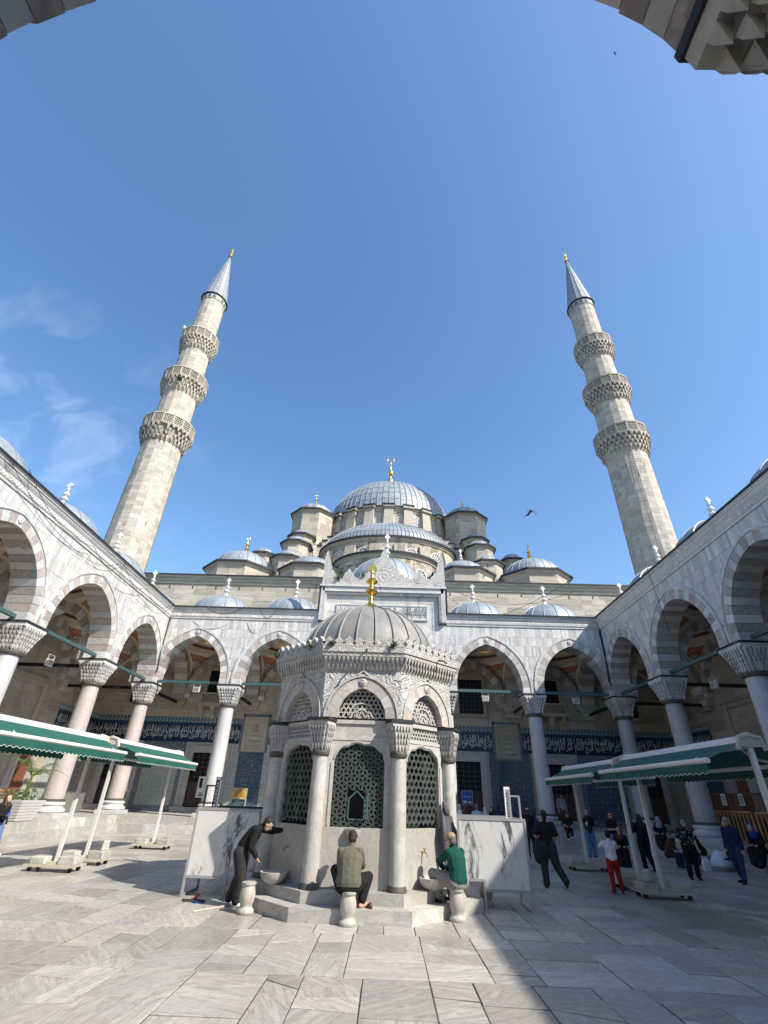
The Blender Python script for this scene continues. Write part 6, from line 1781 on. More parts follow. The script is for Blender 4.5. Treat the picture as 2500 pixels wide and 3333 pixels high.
b = MB(); b.box(-9.82,-9.78,34.57,34.63,FLZ,2.16); b.box(-8.92,-8.88,34.57,34.63,FLZ,2.16); b.box(-9.78,-8.92,34.57,34.63,2.12,2.16); b.box(-9.78,-8.92,34.57,34.63,1.56,1.62); obj('stand', b, 'wood_pale', t)
b = MB()
for q in range(7): b.box(-9.66,-9.04-.08*(q%3),34.572,34.578,1.70+q*.05,1.715+q*.05)
b.box(-9.5,-9.2,34.572,34.578,2.06,2.085); obj('print', b, 'door_wood', t)
t = thing('steel_cabinet', 'low brushed steel cabinet in the shade between the two speckled columns', 'cabinet', (-17.6,30.0,FLZ)); b = MB(); b.box(-18.4,-16.9,29.7,30.5,FLZ+.06,FLZ+.98); obj('body', b, 'steel', t); b = MB(); b.box(-17.66,-17.64,29.69,29.70,FLZ+.1,FLZ+.95); b.box(-17.75,-17.72,29.67,29.70,FLZ+.5,FLZ+.65); b.box(-17.58,-17.55,29.67,29.70,FLZ+.5,FLZ+.65); obj('handle', b, 'charcoal_metal', t); b = MB(); b.box(-18.45,-16.85,29.66,30.55,FLZ+.98,FLZ+1.02); obj('top', b, 'charcoal_metal', t)
# ---- squeegee, pole and cloth on the ground left
t = thing('floor_squeegee', 'floor squeegee with red head and long handle leaning on the left screen', 'squeegee', (-3.9,12.6,0)); b = MB(); b.tube([(-3.92,12.52,.09),(-3.1,12.72,.78)], .014, 6); obj('handle', b, 'grey_metal', t); b = MB(); b.tube([(-3.98,12.5,.04),(-3.88,12.53,.13)], .03, 8); obj('socket', b, 'red_plastic', t); b = MB(); b.box(-4.2,-3.75,12.44,12.48,.005,.05); obj('blade', b, 'charcoal_metal', t)
b = MB(); b.tube([(-3.62,11.5,.016),(-3.3,11.95,.018),(-3.05,12.35,.016)], .015, 7); tag(obj('wooden_pole', b, 'wood_pale'), 'pale wooden pole lying on the paving left of the fountain', 'pole')
b = MB(); b.tube([(-3.85+.12*math.cos(q*.9),12.5+.09*math.sin(q*.9)-q*.004,.018) for q in range(24)], .014, 6); tag(obj('hose_coil', b, 'rope_blue'), 'dark blue coil of hose on wet paving under the left screen', 'hose')
# ---- jacket hung on the right grille, shoe, plastic bags
b = MB(); n = 16; P1 = PK(1)
rows = [(1.90,.02,.03),(1.82,.05,.05),(1.72,.11,.07),(1.60,.15,.085),(1.45,.16,.10),(1.30,.16,.10),(1.15,.15,.09),(1.02,.14,.075),(.96,.12,.05)]
for (z,w,d) in rows:
    for i in range(n):
        a = 2*PI*i/n; fold = 1+.28*math.sin(a*5+z*3.0)
        b.v.append(P1(.62+w*math.cos(a)*fold+.02*math.sin(z*9), 2.13+d*.55+d*math.sin(a)*fold*.8, z))
for q in range(len(rows)-1):
    for i in range(n): b.f.append((q*n+i,q*n+(i+1)%n,(q+1)*n+(i+1)%n,(q+1)*n+i)); b.m.append(0)
b.f.append(tuple(range(n))); b.m.append(0); b.f.append(tuple((len(rows)-1)*n+i for i in range(n))); b.m.append(0)
jk = thing('hanging_jacket', 'grey jacket hung by its hood from the right fountain grille', 'jacket', P1(.62,2.2,.96)); obj('body', b, 'jacket_grey', jk, True)
for s in (-1,1):
    b = MB(); b.tube([P1(.62+s*.12,2.2,1.66),P1(.62+s*.17,2.25,1.35),P1(.62+s*.13,2.24,1.05+.06*s),P1(.62+s*.12,2.22,.93+.06*s)], [.05,.062,.055,.045], 9); obj('sleeve', b, 'jacket_grey', jk, True)
b = MB(); b.tube([P1(.60,2.12,1.93),P1(.60,2.18,1.86),P1(.61,2.2,1.74),P1(.62,2.2,1.66)], [.02,.07,.09,.06], 9); obj('hood', b, 'jacket_grey', jk, True)
b = MB()
prof = [(0,.00,.045,.00),(.06,.0,.05,.10),(.13,.0,.05,.09),(.20,.0,.05,.06),(.26,.0,.04,.045)]
vs = []
for (f,_,w,h) in [(0,0,.03,.08),(.04,0,.042,.10),(.11,0,.042,.085),(.18,0,.048,.06),(.24,0,.042,.045),(.27,0,.02,.03)]:
    vs += [(-w,f,0),(w,f,0),(w*.9,f,h*.7),(0,f,h),(-w*.9,f,h*.7)]
b.add(vs, [(q*5+i,q*5+(i+1)%5,(q+1)*5+(i+1)%5,(q+1)*5+i) for q in range(5) for i in range(5)]+[(4,3,2,1,0),(25,26,27,28,29)])
tag(obj('shoe', b, 'shoe_brown', None, True, loc=(-.24,11.16,.213), rot=(0,0,.25)), 'single brown leather shoe standing on the lower fountain step', 'shoe')
# ---- cables over the arcades
def cable(label, pts, r=.022, sag=.5, n=14):
    out = []
    for i in range(len(pts)-1):
        a,c = Vector(pts[i]),Vector(pts[i+1])
        for t in range(n):
            f = t/n; out.append(a.lerp(c,f)-Vector((0,0,sag*4*f*(1-f))))
    out.append(Vector(pts[-1])); b = MB(); b.tube(out, r, 5); return tag(obj('cable', b, 'cable'), label, 'cable', 'cables strung along the arcades')
cable('thick black cable running down the right inner corner onto the column', [(RX-.05,FY-.05,12.35),(RX-.03,FY-.08,9.6),(RX-.1,FY-.05,8.4),(RX+.25,FY+.1,7.6),(RX+1.2,FY-.2,7.5)], .07, .0)
cable('thin cable running down the left inner corner to the capital', [(LX+.05,FY-.05,12.35),(LX+.04,FY-.06,9.4),(LX+.15,FY-.05,8.3),(LX-.1,FY+.1,7.6)], .035, 0)
cable('loose cable looping along the left cornice', [(LX+.33,14.6,12.45),(LX+.3,19.8,11.75),(LX+.3,25.5,11.9),(LX+.3,FY-.5,12.35)], .013, .6)
cable('second cable hanging in loops under the left cornice', [(LX+.3,13.5,12.3),(LX+.05,19.6,11.2),(LX+.3,22.5,12.2),(LX+.05,27.0,11.3)], .012, .35)
cable('cable drooping below the far cornice left of the gable', [(-12.2,FY-.52,12.33),(-9.6,FY-.52,12.33)], .02, .55)
cable('short cable loop below the far cornice beside the gable', [(-8.6,FY-.52,12.3),(-7.4,FY-.52,12.3)], .02, .7)
cable('thin wire slung before the prayer hall wall on the right', [(3.8,33.5,16.0),(9.0,34.8,15.0),(13.8,33.0,15.6)], .016, .3)
cable('second thin wire crossing before the prayer hall wall', [(3.9,33.0,15.0),(8.0,34.5,13.9),(13.5,32.5,16.3)], .016, .25)
cable('wire hanging down the face of the right arcade', [(RX-.5,21.9,12.4),(RX-.06,22.3,9.2)], .014, 0)
# ---- birds
def bird(label, p, s, rz, flap):
    b = MB(); b.tube([(0,-.16*s,0),(0,-.08*s,.01),(0,.05*s,.01),(0,.13*s,0),(0,.19*s,-.01)], [.01*s,.05*s,.06*s,.035*s,.008*s], 8)
    b.add([(-.03*s,-.14*s,0),(.03*s,-.14*s,0),(.07*s,-.30*s,.0),(-.07*s,-.30*s,0)], [(0,1,2,3)])
    for d in (-1,1): b.add([(d*.03*s,.07*s,.02*s),(d*.03*s,-.08*s,.02*s),(d*.24*s,-.06*s,flap*.6*s),(d*.42*s,-.14*s,flap*s),(d*.26*s,.09*s,flap*.65*s)], [(0,1,2,4),(4,2,3)])
    return tag(obj('bird', b, 'bird_dark', None, loc=p, rot=(.2,.3,rz)), label, 'bird', 'birds in the sky')
bird('dark pigeon flying between the dome and the right minaret', (12.5,36.0,24.4), 1.9, -1.0, -.25)
bird('tiny distant bird high in the sky near the upper right arch', (7.9,6.0,26.0), .2, .8, .02)

# ================================================================== entrance arch overhead
gate = thing('entrance_arch', 'shaded stone entrance arch with striped voussoirs framing the top of the view', 'arch', (-.3,.9,0))
PG = lambda u,d,z: (u, .65+d, z)
ga, gr = 1.46, 1.50
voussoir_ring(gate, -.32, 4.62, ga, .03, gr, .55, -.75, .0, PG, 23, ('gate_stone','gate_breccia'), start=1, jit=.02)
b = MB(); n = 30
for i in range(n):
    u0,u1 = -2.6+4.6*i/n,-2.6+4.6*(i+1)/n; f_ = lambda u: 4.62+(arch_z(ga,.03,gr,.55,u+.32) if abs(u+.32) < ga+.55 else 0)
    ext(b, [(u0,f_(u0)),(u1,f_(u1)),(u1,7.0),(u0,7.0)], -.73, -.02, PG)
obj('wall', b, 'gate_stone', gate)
for s in (-1,1):
    xx = -.32+s*(ga+.58); yy = .05
    cp = capital_mb(.34,.60,3.60,4.55,8,9,.45); cp.map(lambda x,y,z: (xx+x,yy+y,z)); c = obj('column', MB().lathe([(.35,-.05),(.34,3.62)], 20, (xx,yy)), 'marble_shaft', gate, SM)
    obj('capital', cp, 'gate_stone', c); b = MB(); b.box(xx-.615,xx+.615,yy-.615,yy+.615,4.55,4.62); obj('lead_pad', b, 'lead_dark', c)
    b = MB(); b.lathe([(.34,3.46),(.39,3.49),(.39,3.56),(.34,3.60)], 20, (xx,yy)); obj('collar', b, 'bronze', c)
# unseen wing behind the camera, added to cut ambient light; closes the courtyard
b = MB(); b.box(-14.5,-2.6,-4.4,-3.2,0,12.4); b.box(2.0,13.5,-4.4,-3.2,0,12.4); b.box(-2.6,2.0,-4.4,-3.2,7.0,12.4); obj('unseen_rear_wing', b, 'marble', gate)
# ================================================================== PEOPLE
SKIN = {}
def mat_skin(name, c):
    m, nt, b = new_mat(name); B = NB(nt); n = B.noise(B.pos(), 30.0, 4.0, .6)
    B.set(b.inputs['Base Color'], B.mix(n, tuple(x*.85 for x in c), tuple(min(1,x*1.1) for x in c))); b.inputs['Roughness'].default_value = .5
    b.inputs['Subsurface Weight'].default_value = .08
def mat_cloth(name, c, pattern=None, pc=(.7,.7,.7), scale=22.0, thr=.3, fold=.65):
    m, nt, b = new_mat(name); B = NB(nt); p = B.pos()
    w = B.noise(B.mapping(p, sc=(1,1,.8)), 7.0, 3.0, .55, 1.6); f = B.noise(p, 60.0, 3.0, .6)
    cc = B.mix(w, tuple(x*.85 for x in c), tuple(min(1,x*1.12) for x in c))
    if pattern == 'flowers': cc = B.mix(B.rng(B.noise(p, scale, 3.0, .6, .8), .60, .63), cc, pc)
    elif pattern == 'dots': cc = B.mix(B.rng(B.voro(B.mapping(p, sc=(1,1,.6)), scale), thr, thr-.06), cc, pc)
    B.set(b.inputs['Base Color'], cc); b.inputs['Roughness'].default_value = .85; b.inputs['Specular IOR Level'].default_value = .2
    B.set(b.inputs['Normal'], B.bump(B.math('ADD', w, B.math('MULTIPLY', f, .08)), fold, .03))
mat_skin('skin', (.50,.31,.23)); mat_skin('skin_tan', (.40,.23,.165)); mat_skin('lips', (.38,.17,.14))
mat_plain('hair_dark', (.018,.013,.010), .55, var=.5, nscale=40.0, bump=.8); mat_plain('hair_brown', (.055,.03,.018), .5, var=.4, nscale=40.0); mat_plain('hair_grey', (.36,.35,.34), .6, var=.3, nscale=40.0, bump=.8); mat_plain('hair_salt', (.12,.11,.105), .6, var=.4, nscale=40.0)
for n_,c_ in dict(cl_black=(.012,.012,.014),cl_charcoal=(.03,.03,.033),cl_olive=(.115,.112,.085),cl_green=(.006,.062,.048),cl_grey=(.21,.205,.20),cl_white=(.70,.70,.72),cl_red=(.33,.02,.02),cl_jeans=(.10,.17,.31),cl_jeans_dark=(.025,.04,.09),cl_navy=(.016,.024,.06),cl_maroon=(.10,.015,.022),cl_pale=(.50,.44,.43),cl_bluegrey=(.26,.31,.36),cl_blue=(.02,.05,.24),cl_brown=(.11,.055,.03),cl_tan=(.33,.245,.14),cl_shirt_grey=(.30,.29,.29),cl_lilac=(.42,.36,.37)).items(): mat_cloth(n_,c_)
mat_cloth('cl_flowers', (.012,.012,.015), 'flowers', (.62,.62,.62), 9.0); mat_cloth('cl_dots', (.012,.012,.013), 'dots', (.55,.54,.52), 20.0, .30); mat_cloth('cl_bluespeck', (.30,.42,.58), 'flowers', (.60,.66,.72), 26.0)
mat_plain('shoe_black', (.012,.012,.013), .5); mat_plain('shoe_white', (.68,.68,.67), .55); mat_plain('shoe_red', (.16,.025,.03), .5); mat_plain('glasses', (.006,.006,.007), .15, spec=.7); mat_plain('eye', (.01,.008,.007), .3)

V = lambda *a: Vector(a)
def stand(h=1.75, w=1.0):
    k = h/1.75
    J = dict(pel=V(0,0,.95),wai=V(0,.01,1.10),che=V(0,.0,1.29),neb=V(0,-.01,1.46),hed=V(0,.025,1.635),
             shL=V(-.185*w,0,1.415),shR=V(.185*w,0,1.415),elL=V(-.245*w,-.03,1.14),elR=V(.245*w,-.03,1.14),wrL=V(-.255*w,.06,.90),wrR=V(.255*w,.06,.90),
             hiL=V(-.095*w,0,.92),hiR=V(.095*w,0,.92),knL=V(-.105*w,.02,.50),knR=V(.105*w,.02,.50),anL=V(-.11*w,-.01,.09),anR=V(.11*w,-.01,.09),
             toL=V(-.135*w,.17,.04),toR=V(.135*w,.17,.04))
    return {a:b*k for a,b in J.items()}
def sit(h=1.7, seat=.46, foot=0.0, w=1.0, lean=.1):
    k = h/1.75; J = stand(h,w); d = seat+.10*k-J['pel'].z
    for a in ('pel','wai','che','neb','hed','shL','shR','elL','elR','wrL','wrR','hiL','hiR'): J[a] = J[a]+V(0,0,d)
    z0 = J['pel'].z
    for a in ('wai','che','neb','hed','shL','shR','elL','elR','wrL','wrR'): J[a] = J[a]+V(0,lean*(J[a].z-z0)*1.2,0)
    for s,q in (('L',-1),('R',1)):
        J['kn'+s] = V(q*.13*w*k,.44*k,seat+.06*k); J['an'+s] = V(q*.13*w*k,.42*k,foot+.09); J['to'+s] = V(q*.15*w*k,.60*k,foot+.04)
        J['el'+s] = V(q*.25*w*k,.12,z0+.22*k); J['wr'+s] = V(q*.12*w*k,.36*k,z0+.14*k)
    return J
def figure(label, J, at, rz=0.0, shirt='cl_black', legs='cl_black', shoes='shoe_black', hair='hair_dark', skin='skin', face=None, fat=1.0, sleeve='long', style='short', scale=1.0, vox=.016, extra=(), skirt=False, loose=1.0, cat='person', group=None, barefoot=(), glasses=False, cap=None, collar=None):
    """one continuous body grown over the joints J, skin and clothes as regions of it"""
    prims = []   # (p0,p1,(rx0,ry0),(rx1,ry1),lateral,mat)
    up = V(0,0,1)
    def cone(p0,p1,r0,r1,mat,lat=None,e=1.0): prims.append((p0,p1,(r0*e if lat is not None else r0,r0),(r1*e if lat is not None else r1,r1),lat,mat))
    lat = (J['shR']-J['shL']).normalized(); latp = (J['hiR']-J['hiL']).normalized(); f = fat*1.16; S_ = scale
    def el(p0,p1,a0,b0,a1,b1,mat,l): prims.append((p0,p1,(a0,b0),(a1,b1),l,mat))
    el(J['pel']-(J['wai']-J['pel'])*.3,J['pel'],.145*f*S_,.105*f*S_,.155*f*S_,.11*f*S_,legs,latp)
    el(J['pel']+(J['wai']-J['pel'])*.1,J['wai'],.158*f*S_,.115*f*S_,.145*f*S_,.108*f*S_,shirt,latp)
    el(J['wai'],J['che'],.145*f*S_,.108*f*S_,.165*f*S_,.115*f*S_,shirt,lat)
    el(J['che'],J['neb'].lerp(J['che'],.25),.165*f*S_,.115*f*S_,.125*S_,.085*S_,shirt,lat)
    for s in 'LR':
        cone(J['neb'].lerp(J['che'],.18),J['sh'+s],.065*S_,.062*S_,shirt)
        sl = shirt; low = shirt if sleeve == 'long' else skin
        cone(J['sh'+s],J['el'+s],.068*S_*loose,.055*S_*loose,sl if sleeve != 'none' else skin)
        if sleeve == 'short':
            m_ = J['sh'+s].lerp(J['el'+s],.75); prims.pop(); cone(J['sh'+s],m_,.072*S_*loose,.066*S_*loose,sl); cone(m_,J['el'+s],.048*S_,.044*S_,skin)
        cone(J['el'+s],J['wr'+s],.053*S_*(loose if sleeve == 'long' else .85),.038*S_*(loose if sleeve == 'long' else .85),low)
        # hand: palm, four fingers, thumb
        d = J.get('hd'+s, (J['wr'+s]-J['el'+s]).normalized()); d = d.normalized(); sd = J.get('hs'+s, d.cross(up)); sd = sd if sd.length > .1 else d.cross(lat); sd = sd.normalized(); nn = sd.cross(d)
        p = J['wr'+s]; pm = p+d*.075*S_; el(p+d*.02*S_,pm,.030*S_,.018*S_,.040*S_,.016*S_,skin,sd)
        curl = J.get('curl'+s,.35)
        for i,(o,L) in enumerate(((-.031,.062),(-.011,.074),(.011,.070),(.031,.055))):
            q = pm+sd*o*S_; d1 = (d+nn*curl*.5).normalized(); d2 = (d+nn*curl*1.6).normalized(); m1 = q+d1*L*.55*S_
            cone(q,m1,.0105*S_,.0095*S_,skin); cone(m1,m1+d2*L*.5*S_,.0095*S_,.008*S_,skin)
        q = p+d*.035*S_-sd*.03*S_; t1 = q+(d*.6-sd*.8).normalized()*.035*S_; cone(q,t1,.013*S_,.011*S_,skin); cone(t1,t1+(d*.9-sd*.25).normalized()*.03*S_,.011*S_,.009*S_,skin)
        cone(J['hi'+s],J['kn'+s],.094*f*S_*loose,.080*S_*loose,legs); cone(J['kn'+s],J['an'+s]+up*.03,.079*S_*loose,.068*S_*loose,legs)
        sm = skin if s in barefoot else shoes; a_ = J['an'+s]; t_ = J['to'+s]; fd = (t_-a_); fd.z = 0; fd = fd.normalized() if fd.length > 1e-4 else V(0,1,0); fl = fd.cross(up).normalized()
        heel = V(a_.x,a_.y,t_.z+.006)-fd*.045*S_; el(heel,t_+fd*.03*S_,.036*S_,.040*S_,.042*S_,.032*S_,sm,fl); cone(a_+up*.02,heel+fd*.04*S_,.040*S_,.042*S_,sm)
    if skirt:
        b0 = (J['anL']+J['anR'])/2; el(J['pel'],V(b0.x,b0.y,b0.z+.02),.16*f*S_,.13*f*S_,.24*S_,.20*S_,legs,latp)
        for s in 'LR': cone(J['hi'+s],J['kn'+s],.13*S_,.12*S_,legs); cone(J['kn'+s],J['an'+s],.12*S_,.12*S_,legs)
    # head
    hd = J['hed']; fw = J.get('look', V(0,1,0)).normalized(); hu = J.get('hup', (up-fw*fw.dot(up))).normalized(); hl = fw.cross(hu).normalized(); Q = lambda a,b_,c_: hd+hl*a*S_+fw*b_*S_+hu*c_*S_
    cone(J['neb'],Q(0,-.02,-.07),.056*S_,.050*S_,skin)
    ells = []
    def ell(c,ra,rb,rc,mat): ells.append((c,ra*S_,rb*S_,rc*S_,mat))
    ell(Q(0,0,.02),.083,.098,.104,skin); ell(Q(0,.022,-.055),.062,.070,.066,skin)
    cone(Q(0,.088,.005),Q(0,.106,-.025),.010*S_,.014*S_,skin)
    for s in (-1,1): ell(Q(s*.085,-.005,-.01),.010,.020,.030,skin)
    if style in ('short','bald','long','bun'):
        if style == 'bald': ell(Q(0,-.026,.0),.089,.090,.078,hair)
        else:
            ell(Q(0,-.030,.040),.093,.098,.100,hair); ell(Q(0,-.050,-.015),.083,.066,.078,hair); ell(Q(0,.030,.100),.072,.058,.032,hair)
        if style == 'long':
            cone(Q(0,-.05,.02),Q(0,-.075,-.22),.085*S_,.10*S_,hair); cone(Q(0,-.075,-.2),Q(.02,-.09,-.38),.095*S_,.06*S_,hair)
            for s in (-1,1): cone(Q(s*.07,-.01,.03),Q(s*.09,.0,-.20),.035*S_,.045*S_,hair)
    elif style == 'scarf':
        ell(Q(0,-.02,.025),.095,.105,.115,hair); ell(Q(0,.0,-.075),.085,.085,.07,hair)
        cone(Q(0,-.02,-.08),J['neb'].lerp(J['che'],.35),.085*S_,.15*S_,hair); cone(Q(0,-.04,-.05),J['neb']-fw*.07+V(0,0,-.14),.09*S_,.13*S_,hair)
    if cap:
        ell(Q(0,-.012,.060),.102,.116,.090,cap); el(Q(0,.07,.055),Q(0,.155,.035),.070*S_,.012*S_,.060*S_,.010*S_,cap,hl)
    for p0,p1,r0,r1,m_ in extra: cone(p0,p1,r0,r1,m_)
    if collar: prims.append((J['neb']-up*.002,J['neb']+up*.018,(.060*S_,.060*S_),(.056*S_,.056*S_),lat,collar))
    # raw overlapping shells
    b = MB(); NS = 12
    for p0,p1,(a0,b0),(a1,b1),l,m_ in prims:
        ax = (p1-p0); L = ax.length
        ax = ax/L if L > 1e-6 else up
        s1 = l-ax*l.dot(ax) if l is not None else ax.orthogonal(); s1 = s1.normalized(); s2 = ax.cross(s1)
        rings = []
        for t in (-.96,-.75,-.4): rings.append((p0+ax*t*min(a0,b0),math.sqrt(1-t*t)*a0,math.sqrt(1-t*t)*b0))
        rings.append((p0,a0,b0)); rings.append(((p0+p1)/2,(a0+a1)/2,(b0+b1)/2)); rings.append((p1,a1,b1))
        for t in (.4,.75,.96): rings.append((p1+ax*t*min(a1,b1),math.sqrt(1-t*t)*a1,math.sqrt(1-t*t)*b1))
        vs = [c+s1*ra*math.cos(2*PI*i/NS)+s2*rb*math.sin(2*PI*i/NS) for c,ra,rb in rings for i in range(NS)]; k = len(rings)
        b.add(vs, [(q*NS+i,q*NS+(i+1)%NS,(q+1)*NS+(i+1)%NS,(q+1)*NS+i) for q in range(k-1) for i in range(NS)]+[tuple(range(NS-1,-1,-1)),tuple((k-1)*NS+i for i in range(NS))])
    for c,ra,rb,rc,m_ in ells:
        vs = []; 
        for q in range(1,9):
            t = PI*q/9
            for i in range(NS):
                a = 2*PI*i/NS; vs.append(c+hl*ra*math.sin(t)*math.cos(a)+fw*rb*math.sin(t)*math.sin(a)+hu*rc*math.cos(t))
        b.add(vs, [(q*NS+i,(q+1)*NS+i,(q+1)*NS+(i+1)%NS,q*NS+(i+1)%NS) for q in range(7) for i in range(NS)]+[tuple(range(NS)),tuple(7*NS+i for i in range(NS-1,-1,-1))])
    me0 = bpy.data.meshes.new('person'); me0.from_pydata(b.v,[],b.f); o = bpy.data.objects.new('person', me0); COL.objects.link(o)
    md_ = o.modifiers.new('remesh','REMESH'); md_.mode = 'VOXEL'; md_.voxel_size = vox; md_.use_smooth_shade = True
    sm_ = o.modifiers.new('smooth','SMOOTH'); sm_.factor = .5; sm_.iterations = 3
    bpy.context.view_layer.update()
    me = bpy.data.meshes.new_from_object(o.evaluated_get(bpy.context.evaluated_depsgraph_get())); o.modifiers.clear(); o.data = me; bpy.data.meshes.remove(me0); me.name = 'person'
    # which piece of the body or clothes each face belongs to
    nf = len(me.polygons); ce = np.empty(nf*3); me.polygons.foreach_get('center', ce); ce = ce.reshape(-1,3)
    best = np.full(nf,1e9); idx = np.zeros(nf,dtype=np.int32); names = []
    def slot(m_):
        if m_ not in names: names.append(m_)
        return names.index(m_)
    for p0,p1,(a0,b0),(a1,b1),l,m_ in prims:
        a = np.array(p0); d = np.array(p1)-a; L2 = max(1e-9,d@d); t = np.clip(((ce-a)@d)/L2,0,1); v = ce-(a+t[:,None]*d)
        if l is not None:
            ax = d/math.sqrt(L2); la = np.array(l); la = la-ax*(la@ax); la /= np.linalg.norm(la)+1e-9; lb = np.cross(ax,la)
            rr = np.sqrt((v@la/(a0+(a1-a0)*t))**2+(v@lb/(b0+(b1-b0)*t))**2+(v@ax/np.minimum(a0,b0))**2); dist = (rr-1)*np.minimum(a0+(a1-a0)*t,b0+(b1-b0)*t)
        else: dist = np.linalg.norm(v,axis=1)-(a0+(a1-a0)*t)
        k = dist < best; best[k] = dist[k]; idx[k] = slot(m_)
    for c,ra,rb,rc,m_ in ells:
        v = ce-np.array(c); rr = np.sqrt((v@np.array(hl)/ra)**2+(v@np.array(fw)/rb)**2+(v@np.array(hu)/rc)**2); dist = (rr-1)*min(ra,rb,rc); k = dist < best; best[k] = dist[k]; idx[k] = slot(m_)
    vh = (ce-np.array(hd))/S_; a_,f_,u_ = vh@np.array(hl),vh@np.array(fw),vh@np.array(hu)
    if style == 'scarf': k = (f_ > .045)&(np.abs(a_) < .060)&(u_ > -.105)&(u_ < .085); idx[k] = slot(skin)
    for s in (-1,1): k = (f_ > .05)&(np.abs(a_-s*.032) < .014)&(np.abs(u_-.012) < .008); idx[k] = slot('eye')
    k = (f_ > .05)&(np.abs(a_) < .024)&(np.abs(u_+.062) < .007); idx[k] = slot('lips')
    me.materials.clear()
    for m_ in names: me.materials.append(M[m_])
    me.polygons.foreach_set('material_index', idx); me.update()
    o.location = at; o.rotation_euler = (0,0,rz)
    tag(o, label, cat, group)
    if glasses:
        b = MB()
        for s in (-1,1):
            c = Q(s*.034,.092,.012); b.add([c-hl*.027*S_-hu*.018*S_,c+hl*.027*S_-hu*.018*S_,c+hl*.029*S_+hu*.018*S_,c-hl*.029*S_+hu*.018*S_,c-hl*.027*S_-hu*.018*S_-fw*.015*S_,c+hl*.027*S_-hu*.018*S_-fw*.015*S_,c+hl*.029*S_+hu*.018*S_-fw*.015*S_,c-hl*.029*S_+hu*.018*S_-fw*.015*S_], [(0,1,2,3),(4,7,6,5),(0,4,5,1),(1,5,6,2),(2,6,7,3),(3,7,4,0)])
            b.bar(Q(s*.062,.09,.018),Q(s*.078,-.01,.015),.006,.004,hl)
        b.bar(Q(-.01,.098,.016),Q(.01,.098,.016),.006,.006,fw); obj('sunglasses', b, 'glasses', o)
    return o
def turn(J, keys, ang, piv):
    c,s = math.cos(ang),math.sin(ang)
    for k in keys:
        v = J[k]-piv; J[k] = piv+V(v.x*c-v.y*s, v.x*s+v.y*c, v.z)
FRONT = PI     # rotation that turns a figure (built facing +y) towards the camera

# 1 young man in black leaning on the fountain
J = dict(pel=V(-3.0,12.08,.90),wai=V(-2.97,12.07,1.04),che=V(-2.80,12.07,1.24),neb=V(-2.66,12.06,1.36),hed=V(-2.53,12.05,1.405),look=V(.75,.0,-.62),
  shL=V(-2.70,12.24,1.33),shR=V(-2.72,11.88,1.31),elL=V(-2.47,12.33,1.28),wrL=V(-2.27,12.24,1.30),hdL=V(.55,.2,.55),hsL=V(-.3,.75,.1),curlL=.05,
  elR=V(-2.78,11.84,1.03),wrR=V(-2.66,11.88,.86),hiL=V(-3.0,12.17,.88),hiR=V(-3.0,11.98,.88),knL=V(-3.02,12.2,.49),knR=V(-2.93,12.0,.48),anL=V(-3.18,12.3,.10),anR=V(-2.98,12.06,.09),toL=V(-3.02,12.3,.045),toR=V(-2.82,12.03,.04))
figure('young man in black leaning over with one hand on the fountain', J, (0,0,0), 0, 'cl_black','cl_charcoal','shoe_white', vox=.009, loose=1.32, scale=1.0, fat=1.12)
# 2 man in olive, seen from behind, on the middle stool
J = dict(pel=V(-.67,11.02,.60),wai=V(-.67,11.03,.74),che=V(-.67,11.10,.95),neb=V(-.65,11.18,1.12),hed=V(-.65,11.26,1.255),look=V(.05,.85,-.45),
  shL=V(-.85,11.12,1.06),shR=V(-.48,11.12,1.06),elL=V(-.88,11.32,.86),wrL=V(-.72,11.48,.76),elR=V(-.43,11.28,.84),wrR=V(-.56,11.50,.74),
  hiL=V(-.77,11.08,.57),hiR=V(-.57,11.08,.57),knL=V(-.97,11.42,.74),knR=V(-.31,11.34,.66),anL=V(-.86,11.56,.50),anR=V(-.41,11.24,.31),toL=V(-.82,11.72,.46),toR=V(-.30,11.36,.245))
figure('man in an olive sweater sitting with his back to the camera on the middle stool', J, (0,0,0), 0, 'cl_olive','cl_black','shoe_brown', vox=.009, fat=1.30, loose=1.15, collar='cl_white', barefoot='LR', scale=1.02)
# 3 man in green with tan cap on the right stool
J = dict(pel=V(1.46,11.68,.61),wai=V(1.46,11.69,.76),che=V(1.44,11.73,.96),neb=V(1.41,11.78,1.12),hed=V(1.36,11.82,1.25),look=V(-.62,.70,-.30),
  shL=V(1.29,11.68,1.06),shR=V(1.56,11.88,1.06),elL=V(1.10,11.86,.90),wrL=V(1.20,12.02,.78),elR=V(1.50,12.08,.86),wrR=V(1.27,12.12,.76),
  hiL=V(1.38,11.66,.58),hiR=V(1.54,11.78,.58),knL=V(.98,12.0,.68),knR=V(1.36,12.18,.66),anL=V(1.10,12.02,.31),anR=V(1.36,12.16,.32),toL=V(.97,12.14,.25),toR=V(1.24,12.28,.25))
figure('man in a green sweater and tan cap washing on the right stool', J, (0,0,0), 0, 'cl_green','cl_grey','shoe_black', vox=.009, hair='hair_salt', cap='cl_tan', collar='cl_white', fat=1.15, loose=1.2, scale=1.0)
# 4 man in black walking away on the right, jacket over his arm
J = stand(1.78); J['knL'] += V(-.02,.03,0); J['anL'] += V(-.02,.0,0); J['knR'] += V(.08,-.04,0); J['anR'] += V(.24,-.16,.06); J['toR'] += V(.26,-.2,.03); J['elL'] += V(-.06,-.02,.02); J['wrL'] = V(-.16,.16,1.05); J['wrR'] = V(.24,.2,1.02); J['elR'] += V(.02,-.06,.0); J['look'] = V(-.1,1,0)
figure('man in black T-shirt and trousers walking away right of the right screen', J, (4.55,16.1,0), -.05, 'cl_black','cl_charcoal','shoe_black', sleeve='short', vox=.012, loose=1.32, fat=1.08, style='short', extra=((V(-.24,.05,1.08),V(-.26,.06,.62),.075,.10,'cl_charcoal'),))
